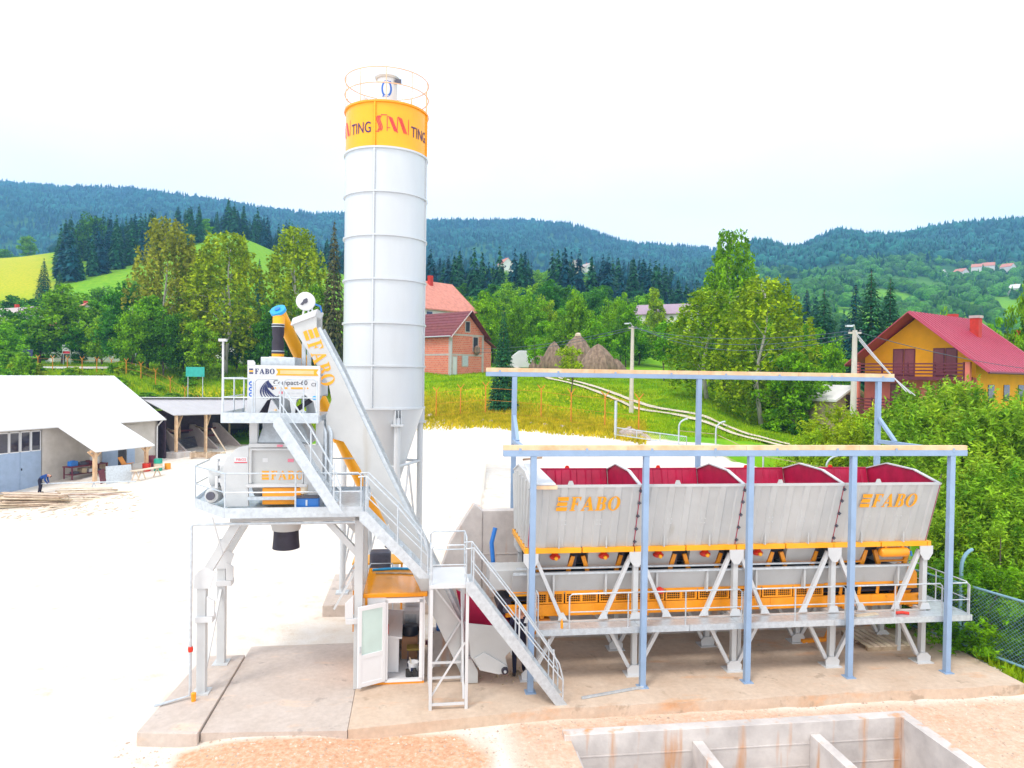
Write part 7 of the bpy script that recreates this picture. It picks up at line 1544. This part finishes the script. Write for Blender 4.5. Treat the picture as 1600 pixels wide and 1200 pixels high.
# --- middle
for a in (
 ('spruce_tree', 'spruce0', 'spruce', 786, 478, 615, 58, 56, 'spruce standing in front of the brick barn'),
 ('young_tree', 'sap0', 'ferny', 834, 516, 592, 78, 34, 'young tree beside the narrow haystack'),
 ('young_tree', 'sap0', 'lime', 892, 530, 618, 64, 50, 'yellow green sapling in front of the haystacks'),
 ('leafy_tree', 'broad0', 'lime', 849, 452, 520, 120, 48, 'yellow green tree top above the orchard'),
 ('leafy_tree', 'slim0', 'lime', 1020, 444, 520, 145, 34, 'slender yellow green tree before the mauve roof'),
 ('leafy_tree', 'sap0', 'broad', 1038, 490, 580, 82, 52, 'small orchard tree with clear trunk'),
 ('birch_tree', 'birch1', 'broad', 1140, 362, 640, 78, 95, 'tallest birch with airy top by the track'),
 ('leafy_tree', 'broad1', 'ferny', 1132, 406, 640, 80, 115, 'fresh green tree around the tallest birch'),
 ('birch_tree', 'birch0', 'birch', 1192, 434, 668, 62, 155, 'birch with bright white trunk beside the track'),
 ('birch_tree', 'birch1', 'birch', 1106, 452, 645, 68, 135, 'yellow green weeping birch beside the track'),
 ('leafy_tree', 'broad2', 'broad', 1240, 535, 690, 58, 95, 'dark leafy tree behind the white birch trunk'),
 ('leafy_tree', 'broad0', 'dark', 1196, 560, 690, 66, 70, 'dark tree in the shade of the birches'),
 ('shrub', 'shrub0', 'broad', 1215, 632, 690, 56, 52, 'green shrub at the foot of the white birch', 'shrub'),
 ('shrub', 'shrub1', 'dark', 1256, 650, 695, 54, 46, 'dark shrub beside the meadow track end', 'shrub'),
 ('leafy_tree', 'broad1', 'broad', 1260, 500, 640, 80, 70, 'leafy tree behind the cables'),
 ('leafy_tree', 'broad0', 'ferny', 1300, 520, 640, 70, 60, 'fresh green tree beside the house pole'),
 ('spruce_tree', 'spruce0', 'spruce', 1358, 416, 620, 84, 112, 'tall dark spruce left of the ochre house'),
 ('spruce_tree', 'spruce1', 'spruce', 1388, 430, 620, 88, 84, 'dark spruce touching the ochre house roof'),
 ('spruce_tree', 'spruce1', 'hazebluesp', 1334, 440, 620, 95, 74, 'bluish spruce behind the tall dark one'),
 ('spruce_tree', 'spruce0', 'spruce', 1285, 450, 600, 118, 96, 'broad dark spruce behind the leafy trees'),
 ('spruce_tree', 'spruce1', 'hazebluesp', 1258, 450, 600, 130, 60, 'slender bluish spruce behind the leafy trees'),
 ('leafy_tree', 'broad0', 'ferny', 1478, 466, 560, 82, 40, 'yellow green tree behind the crimson roof'),
 ('leafy_tree', 'broad1', 'ferny', 1552, 488, 600, 78, 62, 'fresh green tree behind the chimney'),
 ('leafy_tree', 'broad2', 'broad', 1606, 400, 620, 60, 60, 'leafy tree at the far end of the ochre house'),
 ('leafy_tree', 'broad2', 'ferny', 1588, 498, 600, 72, 50, 'green tree beside the white walled house'),
 ('cypress', 'slim0', 'dark', 1452, 596, 660, 46, 20, 'small dark conifer in front of the ochre balcony'),
): tree_px(*a)
# orchard belt between barn and poles
for k in range(30):
    px = 700+k*10.2+random.uniform(-6, 6); Y = random.uniform(100, 128); yt = 470+22*math.sin(k*.9)+random.uniform(-6, 14)
    tree_px('orchard_tree', random.choice(['broad0', 'broad1', 'broad2']), random.choice(['broad', 'ferny', 'ferny', 'broad']), px, yt, 560, Y, random.uniform(48, 70), 'bushy green orchard tree between the barn and the poles', 'tree', 'orchard trees behind the haystacks')
for k in range(14):
    px = 1040+k*20+random.uniform(-8, 8); Y = random.uniform(105, 150)
    tree_px('leafy_tree', random.choice(['broad0', 'broad1', 'broad2']), random.choice(['broad', 'dark', 'ferny']), px, 498+random.uniform(-12, 22), 570, Y, random.uniform(50, 75), 'leafy tree in the belt behind the cables', 'tree', 'trees behind the cables')
for k in range(70):
    px = random.uniform(640, 1260); Y = random.uniform(135, 240)
    plant('leafy_tree', random.choice(['broad0', 'broad1', 'broad2']), random.choice(['broad', 'dark', 'ferny', 'dark']), (px-800)/F_PX*Y, Y, random.uniform(8, 13), random.uniform(8, 12), 'leafy tree in the belt between orchard and spruce wood', 'tree', 'trees between orchard and wood', parts=False)
# --- near bushes beyond the right fence
bl = [(1282, 668, 34, 1.05, 'lime'), (1318, 632, 35, 1.15, 'lime'), (1300, 690, 31, 1.1, 'lime'), (1345, 655, 33, 1.1, 'lime'), (1370, 640, 36, 1.2, 'bush'), (1350, 690, 29, 1.0, 'bush'), (1400, 640, 33, 1.25, 'bush'), (1420, 700, 27, 1.1, 'bush'), (1448, 592, 36, 1.35, 'bush'), (1425, 625, 34, 1.3, 'bush'), (1505, 600, 33, 1.4, 'bush'), (1490, 585, 38, 1.4, 'bush'), (1478, 690, 27.5, 1.2, 'bush'), (1520, 640, 31, 1.3, 'bush'), (1555, 590, 34, 1.4, 'bush'), (1590, 620, 30, 1.3, 'bush'), (1545, 720, 25, 1.2, 'bush'), (1600, 700, 25, 1.25, 'bush'), (1500, 790, 23.5, 1.0, 'bush'), (1570, 800, 22.5, 1.05, 'bush'), (1640, 780, 22, 1.2, 'bush'), (1640, 620, 28, 1.3, 'bush'), (1530, 870, 20.6, .7, 'broad'), (1590, 880, 20.2, .75, 'broad'), (1450, 800, 24.5, .9, 'bush'), (1480, 870, 22, .7, 'broad')]
for k, (px, yt, Y, s, m_) in enumerate(bl):
    X = (px-800)/F_PX*Y; zg = zt1(X, Y)-.2; h = dp(px, yt, Y).z-zg
    plant('willow_bush', 'bush%d' % (k % 3), m_, X, Y, max(1.6, h), max(3.6, min(6.5, h*.95))*(.9+.1*s), 'dense green willow bush beyond the mesh fence' if m_ == 'bush' else ('yellow green bush in front of the house pole' if m_ == 'lime' else 'low dark bush pressed against the mesh fence'), 'bush', 'willow bushes beyond the fence' if m_ == 'bush' else ('yellow green bushes' if m_ == 'lime' else 'low bushes at the fence'), z=zg)
# --- weeds on the bank behind the shed and below the lane
for k in range(46):
    px = random.uniform(-20, 350); Y = random.uniform(72, 84 if 25 < px < 175 else 95)
    X = (px-800)/F_PX*Y; plant('bank_shrub', random.choice(['shrub0', 'shrub1']), random.choice(['lime', 'ferny', 'bush', 'ferny']), X, Y, random.uniform(.6, 1.9), random.uniform(1.6, 3.4), 'low leafy shrub on the bank behind the shed', 'shrub', 'shrubs on the bank behind the shed')
for k in range(10):
    px = random.uniform(-30, 40); Y = random.uniform(80, 100); X = (px-800)/F_PX*Y; plant('bank_shrub', 'shrub1', 'ferny', X, Y, random.uniform(1.5, 3), random.uniform(2.5, 4), 'taller shrub beside the lane on the left', 'shrub', 'shrubs beside the lane')
# --- spruce woods: single trees where they show, the rest as one mass
def scatter(n, pxr, Yr, test=None):
    out = []
    while len(out) < n:
        px = random.uniform(*pxr); Y = math.sqrt(random.uniform(Yr[0]**2, Yr[1]**2))
        if test is None or test(px, Y): out.append((px, Y))
    return out
def add_wood(pts, label, group, hr=(17, 26), mats=('spruce', 'hazebluesp', 'spruce')):
    for px, Y in pts: h = random.uniform(*hr); plant('spruce_tree', random.choice(['lo0', 'lo1']), random.choice(mats), (px-800)/F_PX*Y, Y, h, h*random.uniform(.32, .42), label, 'tree', group, parts=False)
add_wood(scatter(95, (90, 330), (255, 390), lambda p, y: p < 90+(y-240)*2.1 and p > 60+(y-255)*.35), 'dark spruce in the wood on the grassy hill', 'spruces on the grassy hill', (12, 21))
add_wood(scatter(60, (335, 560), (400, 470)), 'dark spruce along the hill crest', 'spruces along the hill crest', (15, 23))
add_wood(scatter(190, (640, 1150), (215, 420), lambda p, y: not (735 < p < 925 and y > 290)), 'dark spruce in the wood behind the orchard', 'spruces behind the orchard', (13, 23))
add_wood(scatter(30, (1140, 1330), (190, 300)), 'dark spruce behind the leafy belt', 'spruces behind the leafy belt', (16, 24))
for k in range(48):
    px = random.uniform(735, 925); Y = random.uniform(290, 410); plant('leafy_tree', random.choice(['broad0', 'broad1']), random.choice(['broad', 'ferny']), (px-800)/F_PX*Y, Y, random.uniform(9, 14), random.uniform(9, 13), 'leafy tree in the clearing of the spruce wood', 'tree', 'leafy trees in the wood clearing', parts=False)
def mass(name, n, pxr, Yr, label, conif=.8, hr=(15, 24), col='spruce', test=None, seed=3):
    rng = np.random.default_rng(seed); V = []; 
    px = rng.uniform(*pxr, n*3); Y = np.sqrt(rng.uniform(Yr[0]**2, Yr[1]**2, n*3))
    if test is not None: k = test(px, Y); px, Y = px[k], Y[k]
    px, Y = px[:n], Y[:n]; n = len(px); X = (px-800)/F_PX*Y; Z = zt(X, Y); h = rng.uniform(*hr, n); con = rng.uniform(0, 1, n) < conif
    S = 7; Vs = []; Fs = []
    w = np.where(con, h*rng.uniform(.16, .22, n), h*rng.uniform(.3, .42, n)); hh = np.where(con, h, h*.72)
    prof_c = [(1.0, .08), (.62, .36), (.80, .33), (.36, .66), (.5, .62)]; prof_d = [(.55, .15), (.95, .4), (1.0, .58), (.8, .82), (.4, .97)]
    rings = []
    for i in range(5):
        r = np.where(con, prof_c[i][0], prof_d[i][0])*w; zz = np.where(con, prof_c[i][1], prof_d[i][1])*hh
        a_ = np.arange(S)[None]*2*math.pi/S+rng.uniform(0, 6.28, n)[:, None]*0+i*.4; j = rng.uniform(.72, 1.25, (n, S))
        rings.append(np.stack([X[:, None]+r[:, None]*j*np.cos(a_), Y[:, None]+r[:, None]*j*np.sin(a_), (Z+zz)[:, None]+rng.normal(0, .03, (n, S))*hh[:, None]], -1))
    top = np.stack([X, Y, Z+hh*1.02], -1)[:, None]; allv = np.concatenate(rings+[top], 1); per = 5*S+1; base = (np.arange(n)*per)[:, None, None]
    q = []
    for i in range(4):
        for s in range(S): q.append((i*S+s, i*S+(s+1) % S, (i+1)*S+(s+1) % S, (i+1)*S+s))
    for s in range(S): q.append((4*S+s, 4*S+(s+1) % S, 5*S, 5*S))
    tri = []
    for a_, b_, c_, d_ in q:
        tri.append((a_, b_, c_))
        if c_ != d_: tri.append((a_, c_, d_))
    F_ = (base+np.array(tri)[None]).reshape(-1, 3); o = link(name, np_mesh(name, allv.reshape(-1, 3), F_), LM[col]); tag(o, label, None, None, 'stuff'); return o
mass('spruce_wood', 520, (600, 1180), (300, 470), 'dark spruce wood on the ridge behind the orchard', .95, (12, 20), 'hazebluesp', lambda p, y: ~((p > 735) & (p < 925)), 5)
mass('spruce_wood', 260, (60, 560), (330, 520), 'dark spruce wood behind the hill crest', .9, (13, 20), 'hazebluesp', lambda p, y: (y > 440) & (p > 90), 6)
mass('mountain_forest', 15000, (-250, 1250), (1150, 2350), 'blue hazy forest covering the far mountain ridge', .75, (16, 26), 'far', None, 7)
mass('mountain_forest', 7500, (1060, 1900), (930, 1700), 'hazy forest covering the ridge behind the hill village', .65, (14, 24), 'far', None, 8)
mass('hillside_trees', 1500, (1130, 1850), (330, 950), 'scattered leafy trees and copses on the village hillside', .22, (9, 17), 'dark', lambda p, y: np.sin(p*.035+y*.011)*np.sin(y*.021+p*.006) > -.25, 9)
mass('foothill_forest', 2200, (-200, 700), (560, 1150), 'hazy mixed forest on the foothills', .5, (13, 20), 'dark', None, 10)
# --- grass: rough blades on the bank along the fence
def grass(name, n, fn, h, label, col):
    P = fn(n); Z = zt(P[:, 0], P[:, 1]); n = len(P); rng = RNG; a_ = rng.uniform(0, 6.28, n); hh = h*rng.uniform(.4, 1.3, n); w = .035*rng.uniform(.7, 1.6, n)*1.6; lean = rng.normal(0, .3, (n, 2))*hh[:, None]
    A_ = np.stack([P[:, 0]-w*np.cos(a_), P[:, 1]-w*np.sin(a_), Z-.03], 1); B_ = np.stack([P[:, 0]+w*np.cos(a_), P[:, 1]+w*np.sin(a_), Z-.03], 1); C_ = np.stack([P[:, 0]+lean[:, 0], P[:, 1]+lean[:, 1], Z+hh], 1)
    V = np.stack([A_, B_, C_], 1).reshape(-1, 3); o = link(name, np_mesh(name, V, np.arange(n*3).reshape(-1, 3)), col); tag(o, label, None, None, 'stuff')
def bank_pts(n):
    px = RNG.uniform(640, 1010, n); fy = np.interp(px, FENCE_PX, FENCE_Y); Y = fy+RNG.uniform(-.4, 1, n)**1*9*RNG.uniform(0, 1, n); return np.stack([(px-800)/F_PX*Y, Y], 1)
GD = leafmat('grass_dry', (.52, .52, .006), (.80, .66, .03), .5, .25, 1.2); GG = leafmat('grass_green', (.22, .48, .003), (.46, .62, .008), .45, .25, .5)
grass('dry_grass', 36000, bank_pts, .32, 'dry yellow grass on the bank along the amber fence', GD)
def mead_pts(n):
    px = RNG.uniform(640, 1260, n); Y = RNG.uniform(46, 95, n); fy = np.interp(px, FENCE_PX, FENCE_Y); k = Y > fy+.8; return np.stack([(px[k]-800)/F_PX*Y[k], Y[k]], 1)
grass('meadow_grass', 90000, mead_pts, .2, 'short grass of the sloping meadow', GG)
def left_pts(n):
    px = RNG.uniform(-60, 560, n); Y = RNG.uniform(76, 120, n); k = ~((px > -80) & (px < 175) & (Y > 93) & (Y < 103)); px, Y = px[k], Y[k]; return np.stack([(px-800)/F_PX*Y, Y], 1)
grass('bank_grass', 60000, left_pts, .55, 'rough grass on the bank behind the shed', GG)
def foot_pts(n):
    u = RNG.uniform(15.7, 22, n); v = RNG.uniform(13, 24, n); return np.stack([u*CA-v*SA, u*SA+v*CA], 1)
grass('fence_grass', 14000, foot_pts, .3, 'weeds at the foot of the mesh fence', GG)
# --- loose stones on the yard in front
def stones(n):
    rng = RNG; u = rng.uniform(-6, 16, n); v = rng.uniform(11.0, 15.8, n); k = ~((u > PIT_U0-.05) & (u < PIT_U1+.05) & (v < PIT_V1+.03)); u, v = u[k], v[k]; n = len(u); X = u*CA-v*SA; Y = u*SA+v*CA; Z = zt(X, Y)+.01; s = .012+.03*rng.uniform(0, 1, n)**3
    o6 = np.array([(1, 0, 0), (0, 1, 0), (-1, 0, 0), (0, -1, 0), (0, 0, .8), (0, 0, -.4)])[None]*rng.uniform(.6, 1.3, (n, 6, 1)); V = np.stack([X, Y, Z], 1)[:, None]+o6*s[:, None, None]
    F_ = np.array([(0, 1, 4), (1, 2, 4), (2, 3, 4), (3, 0, 4)])[None]+(np.arange(n)*6)[:, None, None]; o = link('loose_stones', np_mesh('loose_stones', V.reshape(-1, 3), F_.reshape(-1, 3)), mat('stone_chips', (.55, .38, .28), .9, 0, .2, 3, col2=(.72, .58, .47), island=.25)); tag(o, 'loose stones scattered on the dirt in front of the slab', None, None, 'stuff')
stones(9000)

# ================================================================== haze
hm = bpy.data.materials.new('haze'); hm.use_nodes = True; N = hm.node_tree.nodes; N.clear(); ho_ = N.new('ShaderNodeOutputMaterial'); pvn = N.new('ShaderNodeVolumePrincipled')
pvn.inputs['Color'].default_value = (.25, .55, 1.0, 1); pvn.inputs['Density'].default_value = .00027; pvn.inputs['Anisotropy'].default_value = 0.0
hm.node_tree.links.new(pvn.outputs[0], ho_.inputs['Volume'])
b = MB(); b.box(-5900, 5900, -60, 2640, -8, 650); hz = b.build('haze', hm); tag(hz, 'thin blue haze in the air over the valley', None, None, 'stuff')
